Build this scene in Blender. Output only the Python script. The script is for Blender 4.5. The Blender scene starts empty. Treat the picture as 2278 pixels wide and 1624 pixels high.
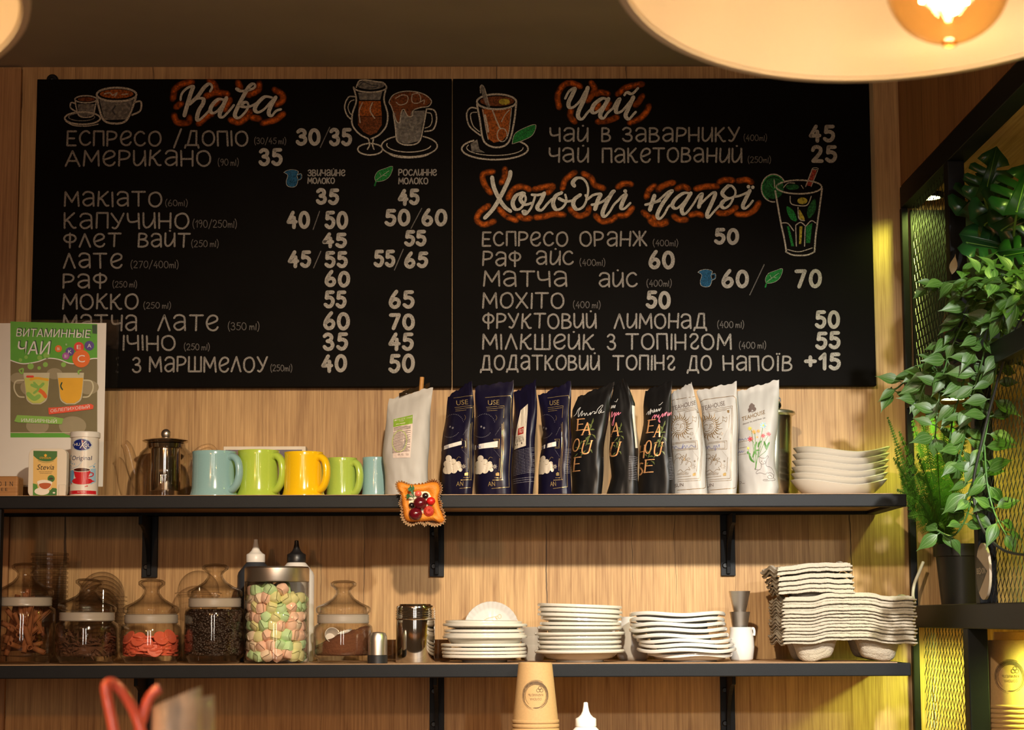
import bpy, math, random
from mathutils import Vector, Matrix, noise, geometry
SC = bpy.context.scene
COL = SC.collection
R = math.radians
rnd = random.Random(11)

# ---------------------------------------------------------------- camera
FPX = 4550.0
CAM = Vector((0, -4, 1.55))
_psi, _th, _ro = R(.4), R(7.05), .003
FW = Vector((math.sin(_psi)*math.cos(_th), math.cos(_psi)*math.cos(_th), math.sin(_th)))
_r0 = Vector((math.cos(_psi), -math.sin(_psi), 0))
_u0 = _r0.cross(FW)
RT = _r0*math.cos(_ro) - _u0*math.sin(_ro)
UP = _u0*math.cos(_ro) + _r0*math.sin(_ro)
cam_data = bpy.data.cameras.new('camera')
cam_data.sensor_width = 36
cam_data.lens = FPX/2278*36
cam_data.clip_start = .05
cam_data.dof.use_dof = True
cam_data.dof.focus_distance = 3.82
cam_data.dof.aperture_fstop = 13
cam = bpy.data.objects.new('camera', cam_data)
_m = Matrix((RT, UP, -FW)).transposed().to_4x4()
_m.translation = CAM
cam.matrix_world = _m
COL.objects.link(cam)
SC.camera = cam

# ---------------------------------------------------------------- world and exposure
SC.view_settings.view_transform = 'Standard'
SC.view_settings.look = 'None'
SC.view_settings.gamma = 1
SC.view_settings.use_curve_mapping = False
SC.view_settings.exposure = 0.0
w = bpy.data.worlds.new('room_ambience')
w.use_nodes = True
w.node_tree.nodes['Background'].inputs[0].default_value = (1, .56, .27, 1)
w.node_tree.nodes['Background'].inputs[1].default_value = .05
SC.world = w
SC.cycles.max_bounces = 10
SC.cycles.transparent_max_bounces = 40
SC.cycles.caustics_reflective = False
SC.cycles.caustics_refractive = False
SC.cycles.sample_clamp_indirect = 4

# ---------------------------------------------------------------- unseen lamps of the room and added fill lights
def aim(o, to):
    o.rotation_euler = (Vector(to) - Vector(o.location)).to_track_quat('-Z', 'Y').to_euler()

def spot(name, loc, to, power, col, size, blend=1.0, rad=.05):
    d = bpy.data.lights.new(name, 'SPOT')
    d.energy, d.color, d.spot_size, d.spot_blend, d.shadow_soft_size = power, col, R(size), blend, rad
    o = bpy.data.objects.new(name, d)
    o.location = loc
    aim(o, to)
    COL.objects.link(o)
    return o

def point(name, loc, power, col, rad=.03):
    d = bpy.data.lights.new(name, 'POINT')
    d.energy, d.color, d.shadow_soft_size = power, col, rad
    o = bpy.data.objects.new(name, d)
    o.location = loc
    COL.objects.link(o)
    return o

WARM = (1, .66, .36)
spot('track_spot_light', (.80, -2.30, 2.40), (.60, 0, 1.17), 275, (1, .98, .92), 56, 1, .025)
spot('track_spot_light_second', (.02, -2.34, 2.44), (-.06, 0, 1.42), 225, (1, .82, .60), 60, 1, .025)
spot('track_spot_light_low', (1.0, -4.5, 2.45), (.60, 0, 1.34), 190, (1, .98, .92), 24, 1, .04)
point('warm_fill_light', (-1.1, -3.4, 2.2), 40, (1, .44, .155), .06)  # added warm fill for the dim top and left wall, no lamp hangs here

def area(name, loc, to, power, col, sx, sy):
    d = bpy.data.lights.new(name, 'AREA')
    d.shape = 'RECTANGLE'
    d.energy, d.color, d.size, d.size_y = power, col, sx, sy
    o = bpy.data.objects.new(name, d)
    o.location = loc
    aim(o, to)
    COL.objects.link(o)
    return o

# added tall strip lights for reflections and front fill, and a string of small bulbs on the far side of the room
area('front_fill_strip', (-.9, -7.2, 1.9), (0, 0, 1.6), 22, (1, .90, .78), .4, 1.8)
area('front_fill_strip_second', (.35, -7.4, 1.9), (0, 0, 1.6), 22, (1, .90, .78), .34, 1.8)
for k in range(7):
    point('string_bulb', (-.75+.25*k, -5.6, 2.42+.07*(k % 3)), 1.6, (1, .82, .6), .03)
# ---------------------------------------------------------------- helpers
def at(px, py, Y):
    d = FW + RT*((px-1139)/FPX) + UP*((812-py)/FPX)
    return CAM + d*((Y-CAM.y)/d.y)

def mpp(px, py, Y):
    return FW.dot(at(px, py, Y)-CAM)/FPX

def plane(Y):
    return lambda x, y: at(x, y, Y)

def lin(h):
    h = h.lstrip('#')
    c = [int(h[i:i+2], 16)/255 for i in (0, 2, 4)]
    return tuple(x/12.92 if x < .04045 else ((x+.055)/1.055)**2.4 for x in c)

def catmull(p, n=6, closed=False):
    if len(p) < 3 and not closed:
        return [tuple(q) for q in p]
    out = []
    N = len(p)
    rng = range(N if closed else N-1)
    for i in rng:
        g = (lambda k: p[k % N]) if closed else (lambda k: p[min(max(k, 0), N-1)])
        a, b, c, d = g(i-1), g(i), g(i+1), g(i+2)
        for k in range(n):
            t = k/n
            out.append(tuple(.5*(2*b[j]+(c[j]-a[j])*t+(2*a[j]-5*b[j]+4*c[j]-d[j])*t*t+(3*b[j]-a[j]-3*c[j]+d[j])*t**3) for j in range(len(b))))
    if not closed:
        out.append(tuple(p[-1]))
    return out

FINE = [False]

class MB:
    """collects faces; build() links them as one mesh object"""
    def __init__(s):
        s.v, s.f, s.m, s.a = [], [], [], {}

    def add(s, vs, fs, mi=0):
        o = len(s.v)
        s.v += [tuple(v) for v in vs]
        s.f += [tuple(i+o for i in f) for f in fs]
        s.m += [mi]*len(fs)
        return o

    def box(s, x0, x1, y0, y1, z0, z1, mi=0):
        s.add([(x, y, z) for z in (z0, z1) for y in (y0, y1) for x in (x0, x1)],
              [(0, 2, 3, 1), (4, 5, 7, 6), (0, 1, 5, 4), (1, 3, 7, 5), (3, 2, 6, 7), (2, 0, 4, 6)], mi)
        return s

    def prism(s, pts, f3, g3, mi=0):
        """outline pts mapped by f3 (front) and g3 (back)"""
        n = len(pts)
        s.add([f3(*p) for p in pts]+[g3(*p) for p in pts], [], mi)
        o = len(s.v)-2*n
        tri = geometry.tessellate_polygon([[Vector((p[0], p[1], 0)) for p in pts]])
        fs = [tuple(o+i for i in t) for t in tri]+[tuple(o+n+i for i in reversed(t)) for t in tri]
        fs += [(o+i, o+n+i, o+n+(i+1) % n, o+(i+1) % n) for i in range(n)]
        s.f += fs
        s.m += [mi]*len(fs)
        return s

    def lathe(s, prof, c=(0, 0, 0), n=40, mi=0, sx=1, sy=1, warp=None, close=False):
        vs, fs = [], []
        for (r, z) in prof:
            for k in range(n):
                a = 2*math.pi*k/n
                p = Vector((max(r, 1e-5)*math.cos(a)*sx, max(r, 1e-5)*math.sin(a)*sy, z))
                if warp:
                    p = warp(p, a)
                vs.append((p.x+c[0], p.y+c[1], p.z+c[2]))
        m = len(prof)
        for i in range(m-1 if not close else m):
            j = (i+1) % m
            for k in range(n):
                l = (k+1) % n
                fs.append((i*n+k, i*n+l, j*n+l, j*n+k))
        if not close:
            if prof[0][0] > 1e-4:
                fs.append(tuple(range(n-1, -1, -1)))
            if prof[-1][0] > 1e-4:
                fs.append(tuple((m-1)*n+k for k in range(n)))
        s.add(vs, fs, mi)
        return s

    def tube(s, pts, r, n=8, mi=0, closed=False, caps=True, flat=1.0, ref=None):
        pts = [Vector(p) for p in pts]
        N = len(pts)
        vs, fs = [], []
        u = None
        for i, p in enumerate(pts):
            t = (pts[(i+1) % N]-pts[i-1]) if closed else (pts[min(i+1, N-1)]-pts[max(i-1, 0)])
            if t.length < 1e-9:
                t = Vector((0, 0, 1))
            t.normalize()
            if ref is not None:
                u = Vector(ref)
            elif u is None:
                u = Vector((1, 0, 0)) if abs(t.x) < .8 else Vector((0, 1, 0))
            u = (u-t*u.dot(t)).normalized()
            b = t.cross(u)
            rr = r[i] if isinstance(r, (list, tuple)) else r
            for k in range(n):
                a = 2*math.pi*k/n
                vs.append(p+u*(rr*flat*math.cos(a))+b*(rr*math.sin(a)))
        for i in range(N if closed else N-1):
            j = (i+1) % N
            for k in range(n):
                l = (k+1) % n
                fs.append((i*n+k, i*n+l, j*n+l, j*n+k))
        if caps and not closed:
            fs.append(tuple(range(n-1, -1, -1)))
            fs.append(tuple((N-1)*n+k for k in range(n)))
        s.add(vs, fs, mi)
        return s

    def ball(s, c, r, sc=(1, 1, 1), nu=20, nv=12, mi=0, amp=0, freq=60, rot=None, seed=0):
        vs, fs = [], []
        for i in range(nv+1):
            ph = math.pi*i/nv
            for k in range(nu):
                a = 2*math.pi*k/nu
                d = Vector((math.sin(ph)*math.cos(a), math.sin(ph)*math.sin(a), math.cos(ph)))
                q = Vector((d.x*sc[0], d.y*sc[1], d.z*sc[2]))*r
                if amp:
                    q *= 1+amp*noise.noise(d*freq*r+Vector((seed, seed, 0)))
                if rot:
                    q = rot @ q
                vs.append(Vector(c)+q)
        for i in range(nv):
            for k in range(nu):
                l = (k+1) % nu
                fs.append((i*nu+k, (i+1)*nu+k, (i+1)*nu+l, i*nu+l))
        s.add(vs, fs, mi)
        return s

    # flat marks: pts in photo-like 2D units, mapped to a real surface by F
    def fill(s, pts, F, mi=0):
        tri = geometry.tessellate_polygon([[Vector((p[0], p[1], 0)) for p in pts]])
        vs = [F(*p) for p in pts]
        fs = []
        for t in tri:
            n = (vs[t[1]]-vs[t[0]]).cross(vs[t[2]]-vs[t[0]])
            fs.append(t if n.y < 0 else tuple(reversed(t)))
        s.add(vs, fs, mi)
        return s

    def rib(s, pts, wd, F, mi=0, soft=False, closed=False):
        N = len(pts)
        if N < 2:
            return s
        if FINE[0] and N == 2:
            (xa, ya), (xb, yb) = pts[0], pts[1]
            if isinstance(wd, list):
                wd = [wd[0]+(wd[1]-wd[0])*k/6 for k in range(7)]
            pts = [(xa+(xb-xa)*k/6, ya+(yb-ya)*k/6) for k in range(7)]
            N = 7
        tr = (-1, -.5, 0, .5, 1) if soft else (-1, 1)
        rows, att = [], []
        nn = []
        for i in range(N):
            a = pts[i-1] if (closed or i) else pts[0]
            b = pts[(i+1) % N] if closed else pts[min(i+1, N-1)]
            dx, dy = b[0]-a[0], b[1]-a[1]
            l = math.hypot(dx, dy) or 1
            nn.append((-dy/l, dx/l))
        P = list(zip(pts, nn))
        if not closed:
            (x0, y0), n0 = P[0]
            (x1, y1), n1 = P[-1]
            w0 = wd[0] if isinstance(wd, list) else wd
            w1 = wd[-1] if isinstance(wd, list) else wd
            seq = []
            for c in (.98, .75):
                seq.append(((x0-n0[1]*w0/2*c, y0+n0[0]*w0/2*c), n0, w0*math.sqrt(1-c*c), 1-c if soft else 1))
            for i, (p, n_) in enumerate(P):
                seq.append((p, n_, wd[i] if isinstance(wd, list) else wd, 1))
            for c in (.75, .98):
                seq.append(((x1+n1[1]*w1/2*c, y1-n1[0]*w1/2*c), n1, w1*math.sqrt(1-c*c), 1-c if soft else 1))
        else:
            seq = [(p, n_, wd[i] if isinstance(wd, list) else wd, 1) for i, (p, n_) in enumerate(P)]
        o = len(s.v)
        vs = []
        for (p, n_, w_, e) in seq:
            for t in tr:
                vs.append(F(p[0]+n_[0]*w_/2*t, p[1]+n_[1]*w_/2*t))
                if soft:
                    s.a[o+len(vs)-1] = (1-abs(t)**1.5)*e
        k = len(tr)
        M = len(seq)
        fs = []
        for i in range(M if closed else M-1):
            j = (i+1) % M
            for q in range(k-1):
                fs.append((i*k+q, j*k+q, j*k+q+1, i*k+q+1))
        s.add(vs, fs, mi)
        return s

    def ell(s, cx, cy, rx, ry, F, mi=0, wd=None, a0=0, a1=360, rot=0, n=28):
        full = a1-a0 >= 360
        pts = []
        c, q = math.cos(R(rot)), math.sin(R(rot))
        for k in range(n if full else n+1):
            a = R(a0+(a1-a0)*k/n)
            x, y = rx*math.cos(a), ry*math.sin(a)
            pts.append((cx+x*c-y*q, cy+x*q+y*c))
        if wd is None and FINE[0]:
            vs = [F(cx, cy)]
            for f in (.35, .7, 1):
                vs += [F(cx+(x-cx)*f, cy+(y-cy)*f) for x, y in pts]
            m = len(pts)
            fs = [(0, 1+(k+1) % m, 1+k) for k in range(m)]
            for r_ in range(2):
                o = 1+r_*m
                fs += [(o+k, o+(k+1) % m, o+m+(k+1) % m, o+m+k) for k in range(m)]
            s.add(vs, fs, mi)
            return s
        if wd is None:
            return s.fill(pts, F, mi)
        return s.rib(pts, wd, F, mi, closed=full)

    def build(s, name, mats, parent=None, loc=None, world=False, smooth=35, bevel=0, rot=None, solid=0, sub=0):
        me = bpy.data.meshes.new(name)
        vs = s.v
        if world and parent is not None:
            q = parent
            while q.parent:
                q = q.parent
            L = q.location
            vs = [(v[0]-L.x, v[1]-L.y, v[2]-L.z) for v in vs]
        me.from_pydata(vs, [], s.f)
        if not isinstance(mats, (list, tuple)):
            mats = [mats]
        for mt in mats:
            me.materials.append(mt)
        if len(mats) > 1:
            me.polygons.foreach_set('material_index', s.m)
        if s.a:
            at_ = me.attributes.new('fall', 'FLOAT', 'POINT')
            at_.data.foreach_set('value', [s.a.get(i, 1.0) for i in range(len(vs))])
        me.validate()
        if smooth:
            me.polygons.foreach_set('use_smooth', [True]*len(me.polygons))
            me.set_sharp_from_angle(angle=R(smooth))
        me.update()
        o = bpy.data.objects.new(name, me)
        if parent is not None:
            o.parent = parent
        if loc is not None:
            o.location = loc
        if rot is not None:
            o.rotation_euler = rot
        if solid:
            k = o.modifiers.new('thickness', 'SOLIDIFY')
            k.thickness = solid
            k.offset = 0
        if bevel:
            k = o.modifiers.new('edges', 'BEVEL')
            k.width = bevel
            k.segments = 2
            k.limit_method = 'ANGLE'
        if sub:
            k = o.modifiers.new('round', 'SUBSURF')
            k.levels = k.render_levels = sub
        COL.objects.link(o)
        return o

def tag(o, label, cat, group=None, kind=None):
    o['label'] = label
    o['category'] = cat
    if group:
        o['group'] = group
    if kind:
        o['kind'] = kind
    return o

def struct(o):
    o['kind'] = 'structure'
    return o

def thing(name, label, cat, loc, group=None, rz=0):
    o = bpy.data.objects.new(name, None)
    o.empty_display_size = .02
    o.location = loc
    o.rotation_euler = (0, 0, rz)
    COL.objects.link(o)
    return tag(o, label, cat, group)

def dup(src, loc, label=None, rot=None, scale=None, group=None):
    c = src.copy()
    COL.objects.link(c)
    c.location = loc
    if rot is not None:
        c.rotation_euler = rot
    if scale is not None:
        c.scale = scale
    if label:
        c['label'] = label
    if group:
        c['group'] = group
    for ch in list(src.children):
        d = ch.copy()
        COL.objects.link(d)
        d.parent = c
        for g in list(ch.children):
            e = g.copy()
            COL.objects.link(e)
            e.parent = d
    return c

# ---------------------------------------------------------------- materials
def nodes(name):
    m = bpy.data.materials.new(name)
    m.use_nodes = True
    nt = m.node_tree
    return m, nt, nt.nodes['Principled BSDF'], nt.nodes.new, nt.links.new

def mat(name, col, rough=.5, metal=0, var=.12, scale=40, bump=0, bscale=200, coat=0, sss=0, emit=0, spec=.5, stretch=(1, 1, 1), aniso=0):
    if isinstance(col, str):
        col = lin(col)
    m, nt, P, N, L = nodes(name)
    tc = N('ShaderNodeTexCoord')
    mp = N('ShaderNodeMapping')
    mp.inputs['Scale'].default_value = stretch
    L(tc.outputs['Object'], mp.inputs[0])
    nz = N('ShaderNodeTexNoise')
    nz.inputs['Scale'].default_value = scale
    nz.inputs['Detail'].default_value = 4
    L(mp.outputs[0], nz.inputs['Vector'])
    mx = N('ShaderNodeMix')
    mx.data_type = 'RGBA'
    mx.inputs['A'].default_value = tuple(c*(1-var) for c in col)+(1,)
    mx.inputs['B'].default_value = tuple(min(1, c*(1+var)) for c in col)+(1,)
    L(nz.outputs['Fac'], mx.inputs['Factor'])
    L(mx.outputs['Result'], P.inputs['Base Color'])
    P.inputs['Roughness'].default_value = rough
    P.inputs['Metallic'].default_value = metal
    P.inputs['Specular IOR Level'].default_value = spec
    P.inputs['Coat Weight'].default_value = coat
    P.inputs['Coat Roughness'].default_value = .05
    if sss:
        P.inputs['Subsurface Weight'].default_value = sss
        P.inputs['Subsurface Radius'].default_value = (.01, .006, .003)
    if aniso:
        P.inputs['Anisotropic'].default_value = aniso
    if emit:
        P.inputs['Emission Color'].default_value = tuple(col)+(1,)
        P.inputs['Emission Strength'].default_value = emit
    if bump:
        nb = N('ShaderNodeTexNoise')
        nb.inputs['Scale'].default_value = bscale
        nb.inputs['Detail'].default_value = 3
        L(mp.outputs[0], nb.inputs['Vector'])
        b = N('ShaderNodeBump')
        b.inputs['Strength'].default_value = bump
        b.inputs['Distance'].default_value = .002
        L(nb.outputs['Fac'], b.inputs['Height'])
        L(b.outputs['Normal'], P.inputs['Normal'])
    return m

def glass_mat(name, tint=(1, 1, 1), dens=.0, edge=.9, rough=.02, base=.05):
    """thin clear sheet: sees through, reflects more at glancing angles"""
    m, nt, P, N, L = nodes(name)
    nt.nodes.remove(P)
    out = nt.nodes['Material Output']
    tr = N('ShaderNodeBsdfTransparent')
    gl = N('ShaderNodeBsdfGlossy')
    gl.inputs['Roughness'].default_value = rough
    lw = N('ShaderNodeLayerWeight')
    lw.inputs['Blend'].default_value = .35
    tcx = N('ShaderNodeTexCoord')
    nz = N('ShaderNodeTexNoise')
    nz.inputs['Scale'].default_value = 25
    L(tcx.outputs['Object'], nz.inputs['Vector'])
    bp = N('ShaderNodeBump')
    bp.inputs['Strength'].default_value = .08
    bp.inputs['Distance'].default_value = .004
    L(nz.outputs['Fac'], bp.inputs['Height'])
    L(bp.outputs['Normal'], gl.inputs['Normal'])
    mr = N('ShaderNodeMapRange')
    mr.inputs['To Min'].default_value = base
    mr.inputs['To Max'].default_value = edge
    pw = N('ShaderNodeMath')
    pw.operation = 'POWER'
    pw.inputs[1].default_value = 2.2
    L(lw.outputs['Facing'], pw.inputs[0])
    L(pw.outputs[0], mr.inputs['Value'])
    cm = N('ShaderNodeMix')
    cm.data_type = 'RGBA'
    cm.inputs['A'].default_value = tuple(tint)+(1,)
    cm.inputs['B'].default_value = tuple(t*(.45-.3*dens) for t in tint)+(1,)
    L(pw.outputs[0], cm.inputs['Factor'])
    L(cm.outputs['Result'], tr.inputs['Color'])
    mx = N('ShaderNodeMixShader')
    L(mr.outputs['Result'], mx.inputs['Fac'])
    L(tr.outputs[0], mx.inputs[1])
    L(gl.outputs[0], mx.inputs[2])
    L(mx.outputs[0], out.inputs['Surface'])
    return m

def wood_mat(name, base, dark, plank=.118, crack=True, axis='z', rough=.55, tone=.35, gs=1.0):
    m, nt, P, N, L = nodes(name)
    tc = N('ShaderNodeTexCoord')
    mp = N('ShaderNodeMapping')
    if axis == 'x':
        mp.inputs['Rotation'].default_value = (0, R(90), 0)
    elif axis == 'y':
        mp.inputs['Rotation'].default_value = (R(90), 0, 0)
    L(tc.outputs['Object'], mp.inputs[0])

    def math_(op, a, b=None, c=None):
        k = N('ShaderNodeMath')
        k.operation = op
        for i, q in enumerate((a, b, c)):
            if q is None:
                continue
            if isinstance(q, (int, float)):
                k.inputs[i].default_value = q
            else:
                L(q, k.inputs[i])
        return k.outputs[0]

    def noise_(vec, sc, det=3, dist=0):
        k = N('ShaderNodeTexNoise')
        k.inputs['Scale'].default_value = sc
        k.inputs['Detail'].default_value = det
        k.inputs['Distortion'].default_value = dist
        L(vec, k.inputs['Vector'])
        return k.outputs['Fac']

    def scaled(s):
        k = N('ShaderNodeMapping')
        k.inputs['Scale'].default_value = s
        L(mp.outputs[0], k.inputs[0])
        return k.outputs[0]
    sp = N('ShaderNodeSeparateXYZ')
    L(mp.outputs[0], sp.inputs[0])
    wig = noise_(scaled((2, 2, 9)), 1, 4)
    # one plank coordinate that serves faces looking along x as well as along y
    xs = math_('ADD', sp.outputs['X'], math_('MULTIPLY', sp.outputs['Y'], 1.0))
    xx = math_('ADD', xs, math_('MULTIPLY', math_('SUBTRACT', wig, .5), .016))
    t = math_('DIVIDE', xx, plank)
    t = math_('ADD', t, math_('MULTIPLY', math_('SINE', math_('MULTIPLY', t, 2.3)), .22))
    pid = math_('FLOOR', t)
    fr = math_('FRACT', t)
    wn = N('ShaderNodeTexWhiteNoise')
    wn.noise_dimensions = '1D'
    L(pid, wn.inputs['W'])
    off = N('ShaderNodeCombineXYZ')
    L(math_('MULTIPLY', wn.outputs['Value'], 7.0), off.inputs['Z'])
    ad = N('ShaderNodeVectorMath')
    ad.operation = 'ADD'
    L(mp.outputs[0], ad.inputs[0])
    L(off.outputs[0], ad.inputs[1])

    def scaled2(s):
        k = N('ShaderNodeMapping')
        k.inputs['Scale'].default_value = s
        L(ad.outputs[0], k.inputs[0])
        return k.outputs[0]
    fine = noise_(scaled2((260*gs, 260*gs, 5)), 1, 3)
    fine2 = noise_(scaled2((620*gs, 620*gs, 22)), 1, 2)
    broad = noise_(scaled2((16, 16, 1.6)), 1, 4, 1.4)
    ringn = noise_(scaled2((9, 9, .9)), 1, 2)
    ring = math_('PINGPONG', math_('MULTIPLY', ringn, 26.0), 1.0)
    ring = math_('POWER', ring, 2.0)
    vo = N('ShaderNodeTexVoronoi')
    vo.inputs['Scale'].default_value = 1
    L(scaled2((6.5, 6.5, 3.4)), vo.inputs['Vector'])
    knot = math_('SUBTRACT', 1, math_('SMOOTH_MIN', math_('MULTIPLY', vo.outputs['Distance'], 9.0), 1, .2))
    knot = math_('MAXIMUM', knot, 0)
    f = math_('MULTIPLY', fine, 1.15)
    f = math_('ADD', f, math_('MULTIPLY', fine2, .5))
    f = math_('ADD', f, math_('MULTIPLY', broad, .85))
    f = math_('ADD', f, math_('MULTIPLY', ring, -.13))
    f = math_('ADD', f, math_('MULTIPLY', wn.outputs['Value'], tone))
    f = math_('ADD', f, math_('MULTIPLY', knot, -.35))
    mr = N('ShaderNodeMapRange')
    mr.inputs['From Min'].default_value = .86
    mr.inputs['From Max'].default_value = 1.66
    L(f, mr.inputs['Value'])
    mx = N('ShaderNodeMix')
    mx.data_type = 'RGBA'
    mx.inputs['A'].default_value = tuple(dark)+(1,)
    mx.inputs['B'].default_value = tuple(base)+(1,)
    L(mr.outputs['Result'], mx.inputs['Factor'])
    col = mx.outputs['Result']
    if crack:
        dist = math_('MINIMUM', fr, math_('SUBTRACT', 1, fr))
        msk = noise_(scaled((23, 23, 3.2)), 1, 3)
        wdt = math_('MULTIPLY', math_('MAXIMUM', math_('SUBTRACT', msk, .50), 0), .085)
        cr = math_('LESS_THAN', dist, wdt)
        seam = math_('LESS_THAN', dist, .003)
        cr = math_('MAXIMUM', math_('MULTIPLY', cr, .85), math_('MULTIPLY', seam, .3))
        m2 = N('ShaderNodeMix')
        m2.data_type = 'RGBA'
        m2.inputs['B'].default_value = tuple(c*.16 for c in dark)+(1,)
        L(cr, m2.inputs['Factor'])
        L(col, m2.inputs['A'])
        col = m2.outputs['Result']
    L(col, P.inputs['Base Color'])
    P.inputs['Roughness'].default_value = rough
    P.inputs['Specular IOR Level'].default_value = .3
    b = N('ShaderNodeBump')
    b.inputs['Strength'].default_value = .25
    b.inputs['Distance'].default_value = .001
    L(fine, b.inputs['Height'])
    L(b.outputs['Normal'], P.inputs['Normal'])
    return m

def chalk_mat(name, col, soft=False, scale=900, lo=.45, hi=.62, dens=1.0):
    if isinstance(col, str):
        col = lin(col)
    m, nt, P, N, L = nodes(name)
    out = nt.nodes['Material Output']
    tc = N('ShaderNodeTexCoord')
    nz = N('ShaderNodeTexNoise')
    nz.inputs['Scale'].default_value = scale
    nz.inputs['Detail'].default_value = 3
    L(tc.outputs['Object'], nz.inputs['Vector'])
    nz2 = N('ShaderNodeTexNoise')
    nz2.inputs['Scale'].default_value = 70
    L(tc.outputs['Object'], nz2.inputs['Vector'])
    mx = N('ShaderNodeMix')
    mx.data_type = 'RGBA'
    mx.inputs['A'].default_value = tuple(c*.7 for c in col)+(1,)
    mx.inputs['B'].default_value = tuple(min(1, c*1.25) for c in col)+(1,)
    L(nz2.outputs['Fac'], mx.inputs['Factor'])
    L(mx.outputs['Result'], P.inputs['Base Color'])
    P.inputs['Roughness'].default_value = .9
    P.inputs['Specular IOR Level'].default_value = .1
    mr = N('ShaderNodeMapRange')
    mr.inputs['From Min'].default_value = lo-.2
    mr.inputs['From Max'].default_value = hi
    mr.inputs['To Min'].default_value = .25 if not soft else 0
    mr.inputs['To Max'].default_value = dens
    L(nz.outputs['Fac'], mr.inputs['Value'])
    fac = mr.outputs['Result']
    if soft:
        at_ = N('ShaderNodeAttribute')
        at_.attribute_name = 'fall'
        k = N('ShaderNodeMath')
        k.operation = 'MULTIPLY'
        L(fac, k.inputs[0])
        L(at_.outputs['Fac'], k.inputs[1])
        fac = k.outputs[0]
    tr = N('ShaderNodeBsdfTransparent')
    ms = N('ShaderNodeMixShader')
    L(fac, ms.inputs['Fac'])
    L(tr.outputs[0], ms.inputs[1])
    L(P.outputs[0], ms.inputs[2])
    L(ms.outputs[0], out.inputs['Surface'])
    return m

M = {}
OAK, OAKD = (.56, .35, .150), (.235, .118, .042)
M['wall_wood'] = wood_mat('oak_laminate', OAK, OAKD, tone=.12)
M['side_wood'] = wood_mat('oak_laminate_side', (.40, .215, .09), (.18, .08, .03), plank=.2)  # fascia's grazing light and lamp haze put into a darker, redder oak
M['shelf_wood'] = wood_mat('oak_shelf_board', (.5, .31, .17), (.26, .14, .07), plank=.4, crack=False, axis='x')
M['ceiling'] = mat('ceiling_plaster', (.40, .36, .32), .8, var=.22, scale=3.2, bump=.1, bscale=12)
M['steel'] = mat('black_powder_coat', (.0065, .007, .0085), .5, var=.2, bump=.1, bscale=900, spec=.16)
M['steel_dark'] = mat('dark_screw', (.01, .01, .01), .35, metal=.6)
M['board'] = mat('chalkboard_black', (.0045, .0038, .0034), .6, var=.3, scale=9, spec=.02)
M['board_edge'] = mat('board_edge_wood', (.05, .025, .012), .6)
M['chalk'] = chalk_mat('white_chalk', (.30, .275, .25))
M['chalk_bold'] = chalk_mat('white_chalk_bold', (.40, .37, .33))
M['chalk_head'] = chalk_mat('white_chalk_heading', (.60, .57, .50))
M['chalk_dim'] = chalk_mat('thin_white_chalk', (.17, .155, .145), dens=.8)
M['chalk_rough'] = chalk_mat('rough_chalk', (.45, .40, .33), scale=420, lo=.5, hi=.58)
M['chalk_grey'] = chalk_mat('rubbed_grey_chalk', (.26, .235, .205), scale=160, lo=.5, hi=.68, dens=.8)
M['chalk_brown'] = chalk_mat('brown_chalk', (.16, .05, .018), scale=300)
M['chalk_rust'] = chalk_mat('rust_chalk', (.33, .09, .02), scale=260)
M['chalk_green'] = chalk_mat('green_chalk', (.02, .19, .04), scale=400)
M['chalk_dkgreen'] = chalk_mat('dark_green_chalk', (.02, .1, .03), scale=300)
M['chalk_blue'] = chalk_mat('blue_chalk', (.02, .09, .18), scale=500)
M['chalk_yellow'] = chalk_mat('yellow_chalk', (.4, .32, .04), scale=300)
M['chalk_red'] = chalk_mat('red_chalk', (.35, .06, .04), scale=300)
M['chalk_black'] = mat('wiped_board', (.008, .007, .006), .7)
M['orange'] = chalk_mat('orange_chalk_dust', (.55, .115, .014), soft=True, scale=140, lo=.42, hi=.72, dens=1.0)
M['glass'] = glass_mat('clear_glass', (.97, .95, .92))
M['plastic'] = glass_mat('clear_plastic', (.97, .96, .95), edge=.6, rough=.06, base=.02)
M['acrylic'] = glass_mat('acrylic_sheet', (.995, .995, .99), edge=.5, rough=.03, base=.015)
M['seal'] = mat('frosted_seal_ring', (.32, .27, .22), .3, var=.05)
M['chrome'] = mat('polished_steel', (.72, .68, .62), .09, metal=1, var=.03)
M['brushed'] = mat('brushed_steel', (.66, .60, .53), .34, metal=1, var=.1, scale=60, stretch=(1, 1, 40))
M['white_cer'] = mat('white_glazed_china', (.62, .59, .54), .13, var=.03, coat=.4)
M['kraft'] = mat('kraft_paper', (.44, .26, .105), .75, var=.14, scale=320)
M['pulp'] = mat('moulded_pulp', (.42, .365, .285), .95, var=.13, scale=160, bump=.8, bscale=420)
M['black_plastic'] = mat('black_plastic', (.012, .012, .013), .38)
M['white_plastic'] = mat('white_plastic', (.78, .75, .70), .35, var=.03)
# ---------------------------------------------------------------- room shell
XF = .80          # left face of the shelving unit
ZU, ZL = at(1000, 1101, -.30).z, at(1000, 1478, -.33).z      # tops of the two wall shelves
ZC = 2.648
b = MB()
b.box(-3.2, 2.6, 0, .06, .0, ZC)
struct(b.build('wall_back', M['wall_wood'], smooth=0))
b = MB()
b.box(-3.2, at(44, 400, 0).x, -.012, -.0005, .0, ZC-.006)
struct(b.build('trim_1', M['side_wood'], smooth=0))
b = MB()
b.box(-3.4, 2.6, -4.4, .06, ZC, ZC+.05)
struct(b.build('ceiling', M['ceiling'], smooth=0))
b = MB()
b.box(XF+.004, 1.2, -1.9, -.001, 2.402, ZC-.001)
struct(b.build('wall_right', M['side_wood'], smooth=0))

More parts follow.
